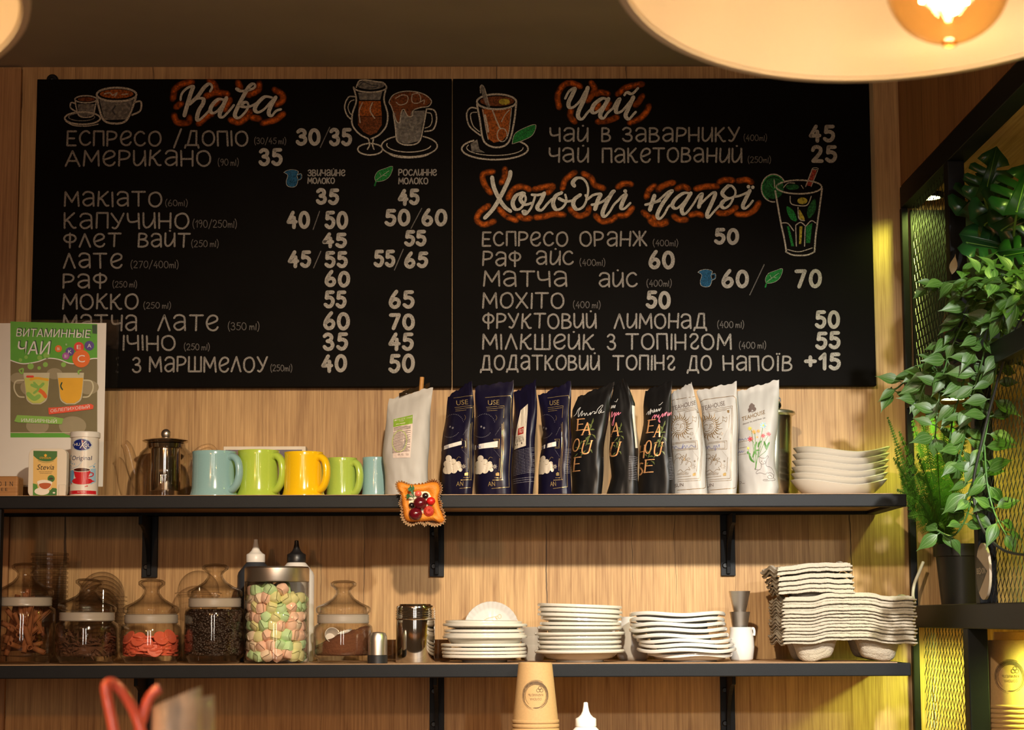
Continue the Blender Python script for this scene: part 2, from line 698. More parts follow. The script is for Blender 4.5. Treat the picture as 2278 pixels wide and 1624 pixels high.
# ---------------------------------------------------------------- single-stroke chalk letters
GL = {
 'А': (7, 'L 0 0 3.5 10 7 0|L 1.2 3.4 5.8 3.4'),
 'а': (6.3, 'S .4 8 1.4 9.6 3.4 10 5.4 9 5.9 7 5.9 3.5 6 0|S 5.9 5.4 3.4 5.4 1 4.2 .4 2.2 1.8 .3 3.8 .5 5.9 2.6'),
 'В': (5.6, 'L 0 0 .2 10|S .2 10 3 9.9 4.6 8.6 4.2 6.6 2.6 5.7 .2 5.5|S .2 5.5 3.6 5.2 5.4 3.4 5 1.2 3 .1 0 0'),
 'в': (5.6, 'L 0 0 .2 10|S .2 10 3 9.9 4.6 8.6 4.2 6.6 2.6 5.7 .2 5.5|S .2 5.5 3.6 5.2 5.4 3.4 5 1.2 3 .1 0 0'),
 'Д': (7.6, 'L 1.3 0 2.9 10 6 10 6.2 0|L -.2 -1.9 .2 0 7.2 0 7.6 -1.9'),
 'Е': (5, 'L 5 10 .3 10 0 0 4.8 0|L .2 5 4 5'),
 'е': (6, 'S .4 4 3 5 5.5 6.6 5.6 8.8 3.8 10 1.6 9 .2 5.6 .8 1.8 2.8 .1 4.8 .5 5.9 2.2'),
 'Ж': (8, 'L .2 10 3.2 5 0 0|L 4 10 4 0|L 7.8 10 4.8 5 8 0|L 3.2 5 4.8 5'),
 'З': (5.4, 'S .3 8.6 1.8 9.9 3.8 9.6 4.8 8 4 6 2 5.2|S 2 5.2 4.4 4.6 5.3 2.8 4.6 .8 2.8 0 1 .5 0 1.8'),
 'И': (5.8, 'S .2 10 .1 5 .2 2 1.2 .3 2.8 .8 4.4 3.2 5.6 6.4|L 5.7 10 5.8 0'),
 'Й': (5.8, 'S .2 10 .1 5 .2 2 1.2 .3 2.8 .8 4.4 3.2 5.6 6.4|L 5.7 10 5.8 0|L 2.8 11.9 3 11.9'),
 'І': (.4, 'L .2 0 .2 10'),
 'Ї': (1.8, 'L .9 0 .9 10|L .1 11.9 .2 11.9|L 1.7 11.9 1.8 11.9'),
 'К': (5.6, 'L 0 0 .2 10|L 5 10 .4 4.6|S .9 5.1 2.2 4.2 3.4 1.6 4.5 .1 5.6 .2'),
 'Л': (6, 'L 0 0 3 10 6 0'),
 'М': (7.6, 'L 0 0 .5 10 3.9 2.8 7.1 10 7.6 0'),
 'Н': (5.8, 'L 0 0 0 10|L 5.6 0 5.8 10|L 0 4.6 5.7 4.6'),
 'О': (6.8, 'C 3.4 10 5.6 9 6.7 6 6.4 2.6 4.6 .2 2.4 .1 .6 2 .1 5 .8 8.4'),
 'П': (5.6, 'L 0 0 .1 10 5.5 10 5.6 0'),
 'Р': (5.4, 'L 0 0 .1 10|S .1 10 3 9.9 4.9 8.8 5.2 6.8 3.8 4.8 .1 4.1'),
 'С': (6, 'S 5.6 8.6 4.2 9.9 2.2 9.4 .5 7 .2 4 1.2 1.2 3 .1 4.8 .6 6 2'),
 'Т': (6.8, 'L 0 10 6.8 10|L 3.4 10 3.3 0'),
 'У': (6.2, 'L 0 10 3.2 4|S 6.2 10 4 4.2 2.8 1.2 1.6 0 .4 .6'),
 'Ф': (6.8, 'L 3.4 10.4 3.4 -.6|C 3.4 9.4 5.6 8.8 6.7 6.6 5.6 4.2 3.4 3.6 1.2 4.2 .1 6.4 1.2 8.8'),
 'Х': (6.2, 'L 0 10 6.2 0|L 6 10 .1 0'),
 'Ч': (5.6, 'S 0 10 .1 6.4 1 4.5 3 4.4 5.4 5.2|L 5.5 10 5.5 0'),
 'Ш': (8, 'L .1 10 0 0 8 0 8 10|L 4 10 4 0'),
 'г': (5, 'S .4 8 1.4 9.8 3.6 9.8 4.6 7.8 3.2 5.2 1.4 3.4 1.2 1.2 2.8 .1 4.4 .6 5 2'),
 '0': (5.8, 'C 2.9 10 4.8 8.8 5.7 5.6 5.2 2 3.4 .1 1.6 .5 .3 3 .2 6 1.2 9'),
 '1': (3, 'L 0 7 2.6 10 2.6 0'),
 '2': (5.4, 'S .3 7.8 1.2 9.6 3.2 10 4.9 8.6 4.6 6 2.4 2.8 .3 .1|L .3 .1 5.4 0'),
 '3': (5.2, 'S .3 8.8 1.8 10 3.8 9.6 4.6 8 3.8 6.2 2 5.4|S 2 5.4 4.2 4.8 5.1 3 4.4 .9 2.6 0 1 .4 0 1.6'),
 '4': (5.4, 'L 3.4 10 .2 3.4 5.4 3.6|L 4.2 6.4 4.1 -.2'),
 '5': (5.2, 'L 5 10 1.2 9.9 .8 6|S .8 6 2.8 6.4 4.8 5.2 5.1 2.8 3.8 .5 1.8 .1 .1 1.4'),
 '6': (5.4, 'S 3.8 10.4 1.8 7.4 .5 4.4 .4 1.8 2 0 4.2 .5 5.3 2.8 4.4 4.9 2.4 5.2 .6 3.6'),
 '7': (5.4, 'L .2 9.9 5.3 10 1.8 0'),
 '9': (5, 'S 4.6 7.6 3.6 9.9 1.4 9.8 .3 7.8 1.2 5.6 3.2 5.6 4.6 7.6 4.6 4 2.6 0'),
 '/': (4.5, 'L 0 -1.6 4.5 11.4'),
 '(': (2, 'S 2 11.6 .7 9 .1 5 .7 1 2 -2'),
 ')': (2, 'S 0 11.6 1.3 9 1.9 5 1.3 1 0 -2'),
 'm': (6, 'L 0 0 .2 5.6|S .2 3.4 1.2 5.2 2.4 5 2.9 0|S 2.9 3.4 4 5.3 5.4 4.8 5.9 0'),
 'l': (.8, 'L .3 0 .5 8.8'),
 '+': (5.4, 'L 0 5 5.4 5|L 2.7 7.8 2.7 2.2'),
}

def glyph(ch):
    w_, src = GL[ch]
    out = []
    for st in src.split('|'):
        q = st.split()
        v = [float(x) for x in q[1:]]
        p = list(zip(v[::2], v[1::2]))
        out.append((q[0], p))
    return w_, out

def write(mb, s, x0, x1, base, top, wd, F, mi=0, gap=2.1, space=5.5):
    """hand lettering fitted between x0 and x1"""
    h = (base-top)/10
    tot, adv = 0, []
    for i, ch in enumerate(s):
        adv.append(tot)
        tot += space if ch == ' ' else GL[ch][0]+gap
    tot -= gap
    k = (x1-x0)/tot
    FF = F if isinstance(F, list) else [F]
    ns = 0
    for i, ch in enumerate(s):
        if ch == ' ':
            continue
        dy = rnd.uniform(-.25, .25)
        sl = rnd.uniform(-.12, .12)
        for kind, p in glyph(ch)[1]:
            ns += 1
            F = FF[ns % len(FF)]
            if kind == 'S':
                p = catmull(p, 5)
            elif kind == 'C':
                p = catmull(p, 4, True)
            q = [(x0+(adv[i]+a+sl*c*.3)*k, base-(c+dy)*h) for a, c in p]
            if kind == 'L' and len(q) > 2:
                for u, v in zip(q[:-1], q[1:]):
                    mb.rib([u, v], wd, F, mi)
            else:
                mb.rib(q, wd, F, mi, closed=(kind == 'C'))

_fc = {}
def font2d(s):
    """default lettering of the program as 2D triangles, unit box; letters share a baseline"""
    if s in _fc:
        return _fc[s]
    cu = bpy.data.curves.new('lettering_source', 'FONT')
    cu.body = s
    cu.resolution_u = 3
    ob = bpy.data.objects.new('lettering_source', cu)
    me = bpy.data.meshes.new_from_object(ob)
    me.calc_loop_triangles()
    vs = [(v.co.x, v.co.y) for v in me.vertices]
    fs = [tuple(t.vertices) for t in me.loop_triangles]
    bpy.data.objects.remove(ob)
    bpy.data.meshes.remove(me)
    bpy.data.curves.remove(cu)
    x0, x1 = min(v[0] for v in vs), max(v[0] for v in vs)
    y0, y1 = min(v[1] for v in vs), max(v[1] for v in vs)
    _fc[s] = ([((x-x0)/(x1-x0), (y-y0)/(y1-y0)) for x, y in vs], fs)
    return _fc[s]

def text(mb, s, x0, x1, base, top, F, mi=0, shear=0, slope=0, rot=0, up=None):
    vs, fs = font2d(s)
    P = []
    cx, cy = (x0+x1)/2, (base+top)/2
    c, q = math.cos(R(rot)), math.sin(R(rot))
    for u, v in vs:
        x = x0+(x1-x0)*u+shear*v*(base-top)
        y = base-(base-top)*v-slope*(x1-x0)*u
        if rot:
            x, y = cx+(x-cx)*c-(y-cy)*q, cy+(x-cx)*q+(y-cy)*c
        P.append(F(x, y))
    if fs:
        t = fs[0]
        flip = (P[t[1]]-P[t[0]]).cross(P[t[2]]-P[t[0]]).y > 0
        mb.add(P, [tuple(reversed(t)) for t in fs] if flip else fs, mi)

def paras(mb, x0, x1, y0, y1, n, F, mi=0, wd=1.0, slope=0):
    """rows of fine print too small to read"""
    for i in range(n):
        y = y0+(y1-y0)*i/max(1, n-1)
        x = x0
        e = x1-(rnd.random()*.25*(x1-x0) if rnd.random() < .4 else 0)
        while x < e-1:
            l = rnd.uniform(.05, .16)*(x1-x0)
            xe = min(x+l, e)
            mb.rib([(x, y-slope*(x-x0)), (xe, y-slope*(xe-x0))], wd, F, mi)
            x = xe+.02*(x1-x0)+.6

# ---------------------------------------------------------------- menu boards
YB = -.024
BL = (at(90, 178, YB), at(68, 864, YB))
xl, xm, xr = -.9155, at(1006, 500, YB).x, at(1941, 500, YB).x
zt, zb = at(1000, 175, YB).z, at(1000, 860, YB).z
LY = [plane(YB-.0004*(k+1)) for k in range(6)]

def board(name, x0, x1, label):
    t = thing(name, label, 'menu board', ((x0+x1)/2, 0, zb))
    b = MB()
    b.box(x0, x1, YB, -.002, zb, zt)
    b.build('panel', M['board'], t, world=True, smooth=0, bevel=.0012)
    return t

b1 = board('menu_board', xl, xm-.0012, 'black chalk menu board of hot coffee drinks and prices, left half of the pair')
b2 = board('menu_board', xm+.0012, xr, 'black chalk menu board of tea and cold drinks with a mojito glass drawing')

def crop(ox, oy, k):
    return lambda F: (lambda x, y: F(ox+x/k, oy+y/k))
C1, C2, C3, C4 = crop(50, 130, 3.797), crop(550, 130, 4.06), crop(1000, 150, 4.06), crop(1450, 230, 4.06)

def pairs(s):
    v = [float(x) for x in s.replace(',', ' ').split()]
    return list(zip(v[::2], v[1::2]))

items = [('ЕСПРеСО /ДОПІО', 147.5, 553, 325, 290.6), ('АМеРИКаНО', 144, 470.6, 370, 334), ('МаКІаТО', 142, 361, 460, 426),
 ('КаПУЧИНО', 141.6, 421, 509, 473), ('ФЛеТ', 140, 269.5, 550, 518.6), ('ваЙТ', 306, 423, 550, 518), ('ЛаТе', 140, 273, 597, 562.5),
 ('РаФ', 139, 239, 641.5, 608.6), ('МОККО', 138, 308, 688.5, 653.4), ('МаТЧа', 138, 306, 736, 699.5), ('ЛаТе', 350, 487, 736, 699.5),
 ('ІЧІНО', 271.7, 391.5, 780, 745.6), ('З', 293.6, 314.7, 829, 794), ('МаРШМеЛОУ', 331, 595.6, 828, 793)]
small = [('(30/45 ml)', 565, 637, 320, 307), ('(90 ml)', 484, 531.5, 368, 354), ('(60ml)', 367, 418, 458, 445), ('(190/250ml)', 428, 527.5, 506, 490),
 ('(250 ml)', 425, 487, 549, 535), ('(270/400ml)', 290, 397.7, 596, 581), ('(250 ml)', 250, 305.5, 639, 626), ('(250 ml)', 318.6, 380.5, 686, 673),
 ('(350 ml)', 506.5, 577.6, 734, 718), ('(250 ml)', 409, 467, 778.5, 765), ('(250ml)', 601, 650.5, 825.5, 812)]
milk = [('ЗВИЧаЙНе', 684, 768, 391, 378), ('МОЛОКО', 684, 745, 408, 396), ('РОСЛИННе', 886, 972, 390, 377), ('МОЛОКО', 886, 952.7, 408.8, 396)]
price = [('35', 575, 629, 369, 329), ('40', 637, 690, 509, 469), ('50', 721.7, 774.6, 510, 469), ('50', 855, 913, 504, 465), ('60', 937, 995, 504, 465),
 ('35', 702.7, 754, 456, 419), ('45', 884, 933.5, 457, 420), ('30', 657.6, 714, 323.8, 285), ('35', 732, 783.5, 325.8, 285), ('45', 716, 772, 551.5, 517),
 ('55', 898.5, 949, 549, 512), ('45', 639.5, 692, 596, 557), ('55', 721.6, 774, 596, 558), ('55', 830.5, 879.7, 595, 555.5), ('65', 898.5, 952, 597, 560),
 ('60', 721.6, 778.7, 639, 602), ('55', 719.5, 771, 686, 646), ('65', 864, 922.7, 687, 646), ('60', 718, 778.7, 734.6, 694), ('70', 865, 923.6, 734.6, 697),
 ('35', 718, 774, 780.7, 740), ('45', 863, 920.5, 780.7, 740), ('40', 714, 772, 829, 788.6), ('50', 863.4, 922.7, 830, 787)]
slash = [(696.5, 510.5, 711, 470), (914.5, 508, 938, 463.7), (712.5, 328, 733.5, 283), (697.5, 596, 713.7, 559), (877.5, 600.7, 897, 554.6)]
itemsR = [('ЧаЙ', 1222.4, 1309, 316, 284), ('В', 1337.4, 1359.6, 316, 284), ('ЗаВаРНИКУ', 1384, 1645.8, 316, 283), ('ЧаЙ', 1220, 1310, 362, 328.6),
 ('ПаКеТОВаНИЙ', 1338.7, 1651.5, 362, 328.6), ('ЕСПРеСО', 1071.7, 1264, 548, 515), ('ОРаНЖ', 1289, 1440, 548, 514), ('РаФ', 1072.5, 1160, 592, 559),
 ('аЙС', 1191.5, 1276.4, 590, 558), ('МаТЧа', 1074.5, 1263.4, 638, 602.5), ('аЙС', 1330.5, 1418.6, 639, 605.6), ('МОХІТО', 1072.5, 1256, 686.6, 651),
 ('ФРУКТОВИЙ', 1072.5, 1327.8, 731, 697), ('ЛИМОНаД', 1365, 1573.5, 731, 697), ('МІЛКШеЙК', 1072.5, 1322.6, 778, 743), ('З', 1350, 1371, 778, 742),
 ('ТОПІНгОМ', 1391, 1628, 778, 742), ('ДОДаТКОВИЙ', 1067.8, 1334.5, 823.7, 790), ('ТОПІНг', 1362, 1502.4, 823.7, 790), ('ДО', 1528, 1583.4, 825, 791),
 ('НаПОЇВ', 1608, 1763, 825, 791)]
smallR = [('(400ml)', 1654, 1706.7, 313, 300), ('(250ml)', 1663, 1715.5, 362, 349), ('(400ml)', 1452, 1509, 547, 534), ('(400ml)', 1289, 1347, 590.6, 577),
 ('(400ml)', 1438, 1494.5, 637, 623), ('(400 ml)', 1274.4, 1336.5, 685, 671), ('(400 ml)', 1595, 1655.7, 729, 715), ('(400 ml)', 1643.4, 1704.7, 775, 761)]
priceR = [('45', 1799, 1857.6, 317.4, 278), ('25', 1804, 1862.6, 363, 323.6), ('50', 1588, 1644, 544.4, 507), ('60', 1442, 1501.6, 598.5, 557),
 ('60', 1604, 1666, 641, 599.7), ('70', 1767, 1828, 641, 598.5), ('50', 1436, 1492.5, 687.4, 646.7), ('50', 1812.5, 1869, 731.7, 690.6),
 ('55', 1813, 1870, 777.5, 737), ('+15', 1789, 1870.6, 823.7, 784)]

def lettering(t, its, sm, pr, sl, ml=()):
    b = MB()
    for s, x0, x1, ba, tp in its:
        write(b, s, x0+2, x1-2, ba-1.5, tp+1.5, 4.3, LY[:3])
    for s, x0, x1, ba, tp in ml:
        write(b, s, x0+1, x1-1, ba, tp, 2.6, LY[0])
    b.build('drink_names', M['chalk'], t, world=True, smooth=0)
    b = MB()
    for s, x0, x1, ba, tp in sm:
        write(b, s, x0+1, x1-1, ba, tp, 1.7, LY[0], gap=1.8, space=2.5)
    for x0, y0, x1, y1 in sl:
        b.rib([(x0, y0), (x1, y1)], 2.2, LY[0])
    b.build('volume_notes', M['chalk_dim'], t, world=True, smooth=0)
    b = MB()
    for s, x0, x1, ba, tp in pr:
        write(b, s, x0+4, x1-4, ba-4, tp+4, 8.4, LY[:3], gap=3.0)
    b.build('prices', M['chalk_bold'], t, world=True, smooth=0)

lettering(b1, items, small, price, slash, milk)
lettering(b2, itemsR, smallR, priceR, [(1668, 656, 1700, 588.7)])

def heading(t, name, strokes, glow, F, wd, dots=()):
    b = MB()
    for s in glow:
        b.rib(catmull(pairs(s), 6), 62, F(LY[0]), soft=True)
    b.build('orange_chalk_shading', M['orange'], t, world=True, smooth=0)
    b = MB()
    k = 1
    for s in strokes:
        p = catmull(pairs(s), 7)
        wds = []
        for i in range(len(p)):
            a, c = p[max(i-1, 0)], p[min(i+1, len(p)-1)]
            dx, dy = c[0]-a[0], c[1]-a[1]
            l = math.hypot(dx, dy) or 1
            wds.append(wd*(.55+.5*max(0, dy/l)+.08*abs(dx)/l))
        if p[-1][1] < p[0][1] and len(wds) > 3:
            pass
        b.rib(p, wds, F(LY[1+k % 2]), 0)
        k += 1
    for x, y in dots:
        b.ell(x, y, wd*.48, wd*.48, F(LY[1]))
    b.build(name, M['chalk_head'], t, world=True, smooth=0)

heading(b1, 'coffee_heading', [
 '1335 350 1345 300 1385 255 1440 236 1420 300 1390 400 1368 480', '1585 278 1602 240 1578 214 1535 245 1480 320 1410 385',
 '1410 385 1470 342 1525 340 1525 380 1490 440 1474 505 1490 522 1540 480 1590 425',
 '1705 350 1655 345 1605 390 1586 440 1610 462 1650 440 1700 375 1722 335', '1722 335 1690 410 1665 475 1690 497 1740 450 1785 395',
 '1810 258 1850 276 1930 262 1966 236 1950 214 1912 240 1860 330 1805 440 1795 485 1828 502 1880 455 1908 405 1895 370 1862 378 1850 402 1890 410 1940 398 1995 365',
 '2105 330 2045 325 1985 380 1962 430 1990 455 2040 430 2095 370 2138 330', '2138 330 2095 410 2080 465 2105 485 2140 445 2182 430'],
 ['1270 340 1290 260 1350 215 1430 200', '1580 190 1620 220 1640 270', '1550 320 1630 290 1730 300', '1820 205 1840 245', '1910 310 1990 270 2000 210',
  '2130 265 2190 300 2200 350 2150 390', '1280 480 1310 540 1400 540 1410 500', '1490 550 1560 490 1600 470', '1760 520 1830 540 1900 490 1920 450',
  '1940 500 2000 510', '2030 545 2130 520 2200 470', '1300 410 1340 380', '1620 385 1660 350', '1715 430 1750 350'], C1, 33)
heading(b2, 'tea_heading', [
 '1045 280 1080 215 1130 188 1112 240 1075 320 1085 362 1125 355 1180 300 1215 235 1248 185', '1248 185 1215 290 1165 400 1165 452 1200 466 1245 410 1285 370',
 '1425 290 1380 280 1310 330 1285 390 1310 412 1360 380 1410 320 1435 285', '1435 285 1385 375 1360 435 1390 460 1430 410 1475 370',
 '1475 370 1510 305 1535 285 1505 365 1510 408 1555 395 1605 340 1660 270', '1660 270 1615 370 1590 435 1620 467 1660 425 1682 402', '1580 250 1602 225 1650 238 1702 188'],
 ['990 360 975 260 1020 170 1090 140 1180 170', '1280 140 1310 190 1290 240 1250 300', '1320 240 1370 225 1430 240', '1520 240 1600 180 1740 150',
  '1740 260 1710 310 1680 340', '1100 380 1090 440 1130 490', '1340 490 1430 480 1510 450', '1630 500 1720 460 1780 400 1800 350', '1445 330 1420 370', '1345 335 1330 370'], C3, 36)
heading(b2, 'cold_drinks_heading', [
 '385 995 400 1080 450 1190 500 1260 550 1298', '550 945 540 1000 480 1130 400 1270 320 1358',
 '660 1132 600 1160 570 1225 595 1280 645 1270 688 1195 672 1140', '672 1140 640 1190 680 1238 740 1225', '690 1300 668 1298 688 1325 738 1265 772 1170',
 '745 1150 800 1152 855 1138', '855 1138 828 1200 792 1265 830 1290 885 1230 925 1190', '1012 1132 960 1160 935 1225 960 1282 1015 1270 1055 1210 1045 1150', '990 1185 1050 1210 1115 1202',
 '1180 1152 1130 1190 1118 1240 1150 1282 1205 1260 1240 1190 1228 1155', '1235 1195 1252 1120 1242 1055 1205 1006 1150 1000 1113 1040 1126 1068',
 '1250 1190 1300 1152 1362 1145 1340 1200 1315 1278', '1285 1240 1340 1230 1400 1200 1455 1150 1492 1118 1470 1130 1415 1230 1382 1315 1402 1347 1445 1305 1485 1240 1525 1200',
 '1525 1200 1560 1162 1592 1150 1562 1220 1550 1268 1580 1275 1632 1225',
 '1770 1240 1830 1225 1900 1205', '1850 1160 1830 1220 1810 1285'],
 ['390 940 310 960 300 1010 330 1080 370 1130', '500 920 500 980 470 1040', '350 1250 270 1310 250 1380 310 1420 400 1390', '450 1280 510 1340 600 1380',
  '530 1180 570 1110 640 1075 720 1100', '620 1340 680 1365 730 1360', '770 1100 850 1080 935 1072 890 1130', '780 1355 860 1345 940 1325 1030 1330', '1020 1090 1050 1010 1130 950',
  '1210 960 1280 1000 1310 1060 1390 1090', '1090 1280 1160 1340 1240 1320 1260 1270', '1520 1080 1570 1050 1640 1055', '1320 1340 1380 1390 1460 1380 1500 1350', '1530 1340 1600 1330 1650 1270',
  '1780 1170 1800 1110 1850 1070', '1890 1090 1950 1060 2020 1040', '1750 1310 1800 1350', '1810 1380 1860 1415 1960 1390'], C3, 36, [(1587, 1117)])
heading(b2, 'cold_drinks_heading_end', [
 '-10 905 60 875 140 805 182 788 155 825 95 910 50 1005 70 1042 110 1005 150 935 190 905',
 '345 815 290 810 220 858 185 918 215 950 265 920 320 855 352 812', '352 812 305 890 270 955 288 1002 330 970 385 895', '385 895 420 838 452 815 440 870 425 935',
 '430 920 500 850 555 805 572 825 535 915 500 995 510 1032 550 990 605 930 650 895',
 '690 745 645 790 640 825 690 858 745 838 755 790 725 748 690 745', '690 858 640 890 628 925 660 946 705 915 735 860', '735 845 800 832 870 800', '885 788 845 870 822 925 840 950 880 920 912 880'],
 ['60 780 110 740 190 715', '230 770 280 750 330 770', '400 770 490 750 590 750', '610 710 660 690 730 695', '780 700 850 690 900 710', '600 990 680 990 760 940',
  '770 1000 860 1000 930 960 965 900', '200 1020 250 1050 310 1050', '350 1010 400 995 450 1010', '10 1030 60 1090 130 1080'], C4, 34, [(873, 752), (912, 758)])

def drawing(t, name, F, ops):
    """chalk picture: (kind, material, data...) in crop units"""
    keys = []
    b = MB()
    lay = 0
    for op in ops:
        k = op[0]
        key = op[1]
        if key not in keys:
            keys.append(key)
        mi = keys.index(key)
        G = F(LY[{'f': 0, 'e': 1, 'g': 2, 'h': 3}.get(k, 4)])
        if k in 'fg':
            b.fill(catmull(pairs(op[2]), 4, True) if k == 'g' else pairs(op[2]), G, mi)
        elif k in 'eh':
            b.ell(*op[2], G, mi)
        elif k == 'l':
            b.rib(catmull(pairs(op[2]), 6), op[3], G, mi)
        elif k == 'o':
            b.ell(*op[2], G, mi, wd=op[3], a0=op[4] if len(op) > 4 else 0, a1=op[5] if len(op) > 5 else 360)
    b.build(name, [M[q] for q in keys], t, world=True, smooth=0)

CR, CG, BR, RU, BK = 'chalk_rough', 'chalk_grey', 'chalk_brown', 'chalk_rust', 'chalk_black'
drawing(b1, 'coffee_cups_drawing', C1, [
 ('f', CG, '465 385 612 385 600 480 478 490'), ('f', CG, '650 350 940 350 880 515 690 520'), ('e', BR, (540, 345, 72, 18)), ('e', RU, (795, 300, 142, 38)),
 ('o', CR, (507, 505, 150, 52), 14), ('o', CG, (500, 495, 110, 32), 8), ('l', CR, '365 530 430 565 540 572 640 555', 8),
 ('o', CR, (535, 345, 92, 30), 11), ('l', CR, '445 350 455 420 480 485 535 497 595 483 612 420 625 350', 11), ('l', CR, '445 380 410 375 408 420 460 450', 12),
 ('o', CR, (795, 305, 168, 58), 17), ('l', CR, '630 330 650 430 690 525 780 550 870 530 920 440 958 330', 17), ('l', CR, '950 370 1000 365 995 440 925 478', 15),
 ('l', CR, '690 300 740 290 760 310 800 290 780 320', 10), ('l', CR, '840 305 890 300', 9), ('l', BK, '785 400 760 440 780 470', 9)])
drawing(b1, 'irish_coffee_drawing', C2, [
 ('f', CG, '1000 310 1220 300 1200 375 1015 375'), ('f', RU, '1010 385 1205 385 1215 520 1000 520'), ('f', BR, '1000 525 1215 525 1215 600 1170 670 1110 695 1050 665 1000 600'),
 ('h', CG, (1115, 240, 125, 40)), ('o', CR, (1110, 260, 148, 45), 13, 0, 180), ('l', CR, '985 260 1010 205 1060 195 1110 200 1170 210 1230 220 1258 255', 12),
 ('l', BK, '1010 250 1050 215 1120 240 1180 245 1150 265 1080 268', 8), ('l', CR, '960 260 985 380 950 500 950 600 1010 680 1090 725', 14),
 ('l', CR, '1258 260 1235 370 1268 500 1255 610 1190 690 1120 725', 14), ('l', CR, '970 345 915 350 880 430 900 510 940 550', 12), ('l', CR, '965 375 930 390 910 440 925 490 945 510', 8),
 ('l', CR, '1095 730 1105 780 1085 820', 12), ('l', CR, '1140 730 1132 780 1145 820', 12), ('o', CR, (1110, 820, 112, 52), 13), ('l', CR, '1040 400 1010 480 1020 580', 9), ('l', CR, '1130 400 1110 470 1150 540', 11)])
drawing(b1, 'iced_coffee_drawing', C2, [
 ('f', CG, '1325 480 1610 470 1555 745 1440 775 1355 745'), ('e', BR, (1475, 380, 180, 78)), ('g', BR, '1295 420 1330 500 1365 580 1385 500 1410 450 1440 500 1470 530 1495 460 1560 440 1640 410 1640 390 1300 390'),
 ('l', CR, '1300 430 1282 390 1320 330 1400 300 1500 298 1600 325 1662 380 1640 430 1560 445 1500 470 1490 520 1450 520 1415 460 1390 490 1380 575 1350 570 1325 500 1300 430', 9),
 ('l', CR, '1320 500 1340 640 1355 745 1440 782 1550 755 1590 620 1620 455', 12), ('l', CR, '1620 455 1690 470 1710 550 1680 640 1605 660', 13), ('l', CR, '1625 490 1660 500 1670 560 1650 610 1605 630', 8),
 ('o', CR, (1465, 790, 252, 98), 12, -60, 240), ('o', CR, (1460, 780, 200, 66), 9, 10, 190), ('l', CR, '1250 840 1330 885 1465 898 1600 882 1680 840', 9),
 ('l', CR, '1340 360 1400 330 1450 345 1440 400 1380 420 1345 395', 8), ('l', CR, '1490 325 1540 315 1565 350 1560 395 1510 405 1485 380 1490 325', 8), ('l', CR, '1570 390 1600 375 1595 410', 7)])
drawing(b2, 'tea_cup_drawing', C3, [
 ('f', RU, '290 375 555 370 530 600 480 660 400 680 345 640'), ('e', BR, (430, 305, 155, 45)), ('h', 'chalk_yellow', (495, 310, 50, 28)), ('f', CG, '190 690 250 650 270 740 320 770 200 760'),
 ('o', CR, (425, 310, 178, 68), 17), ('l', CR, '248 335 275 480 300 640 345 700 420 722 500 705 550 640 585 480 603 320', 16), ('l', CR, '300 380 330 560 350 650', 8), ('l', CR, '560 370 540 560 520 640', 8),
 ('l', CR, '245 370 190 365 155 420 180 530 280 615', 13), ('l', CR, '245 405 200 410 190 450 215 530 270 580', 9),
 ('l', CG, '300 180 315 260 350 345', 34), ('l', CR, '280 230 278 175 295 160 320 200 355 340', 9), ('l', CR, '390 390 420 470 455 550', 13), ('o', CR, (475, 610, 45, 60), 9),
 ('l', CR, '320 430 340 520 350 580', 17), ('l', CR, '540 385 500 430 470 490', 8), ('o', CR, (410, 735, 300, 98), 15, -40, 230), ('o', CR, (410, 725, 255, 70), 8, 0, 200),
 ('g', 'chalk_green', '570 680 590 600 680 545 775 520 755 610 660 655'), ('l', CR, '565 690 590 600 680 545 778 518 750 610 660 660 570 690', 5), ('l', 'chalk_dkgreen', '580 670 660 605 760 530', 7)])
drawing(b2, 'mojito_drawing', C4, [
 ('e', 'chalk_dkgreen', (1100, 765, 92, 98)), ('o', 'chalk_green', (1100, 765, 100, 112), 12, 120, 330), ('o', CR, (1100, 765, 110, 125), 11, 85, 335), ('l', CR, '1105 690 1110 760', 8), ('l', 'chalk_green', '1060 720 1105 770 1150 720', 9),
 ('g', 'chalk_green', '1220 930 1280 970 1310 1060 1260 1050 1225 990'), ('g', 'chalk_dkgreen', '1470 860 1480 960 1420 1040 1405 960'), ('g', 'chalk_yellow', '1330 960 1360 1000 1380 1050 1340 1055'),
 ('f', 'chalk_green', '1220 1110 1240 1110 1285 1290 1260 1290'), ('f', 'chalk_yellow', '1335 1110 1360 1110 1350 1270 1330 1270'), ('f', 'chalk_green', '1395 1110 1450 1080 1430 1260 1395 1260'),
 ('e', 'chalk_dkgreen', (1270, 755, 60, 26)), ('h', 'chalk_yellow', (1360, 880, 45, 30)),
 ('f', 'chalk_red', '1400 740 1450 590 1490 600 1440 750'), ('l', CR, '1390 750 1450 590', 9), ('l', CR, '1440 750 1500 600', 7), ('o', CR, (1477, 590, 26, 9), 6),
 ('o', CR, (1330, 755, 205, 62), 14), ('l', CR, '1115 790 1160 1050 1200 1240 1215 1340', 15), ('l', CR, '1538 770 1510 980 1480 1200 1470 1340', 15), ('l', CR, '1210 1340 1280 1370 1400 1370 1470 1340', 13), ('l', CR, '1225 1320 1330 1340 1450 1305', 8),
 ('l', CR, '1250 840 1255 900 1300 920 1400 920 1440 840', 9), ('l', CR, '1320 940 1330 1040 1380 1060', 9), ('l', CR, '1175 1080 1230 1085 1280 1150', 10), ('l', CR, '1300 1100 1345 1075 1390 1110', 10), ('l', CR, '1300 1110 1305 1290', 9), ('l', CR, '1385 1120 1380 1290', 9), ('l', CR, '1390 1110 1440 1060 1480 1080', 9),
 ('l', CR, '1190 760 1230 720 1290 720', 7), ('l', CR, '1350 740 1370 770', 7)])

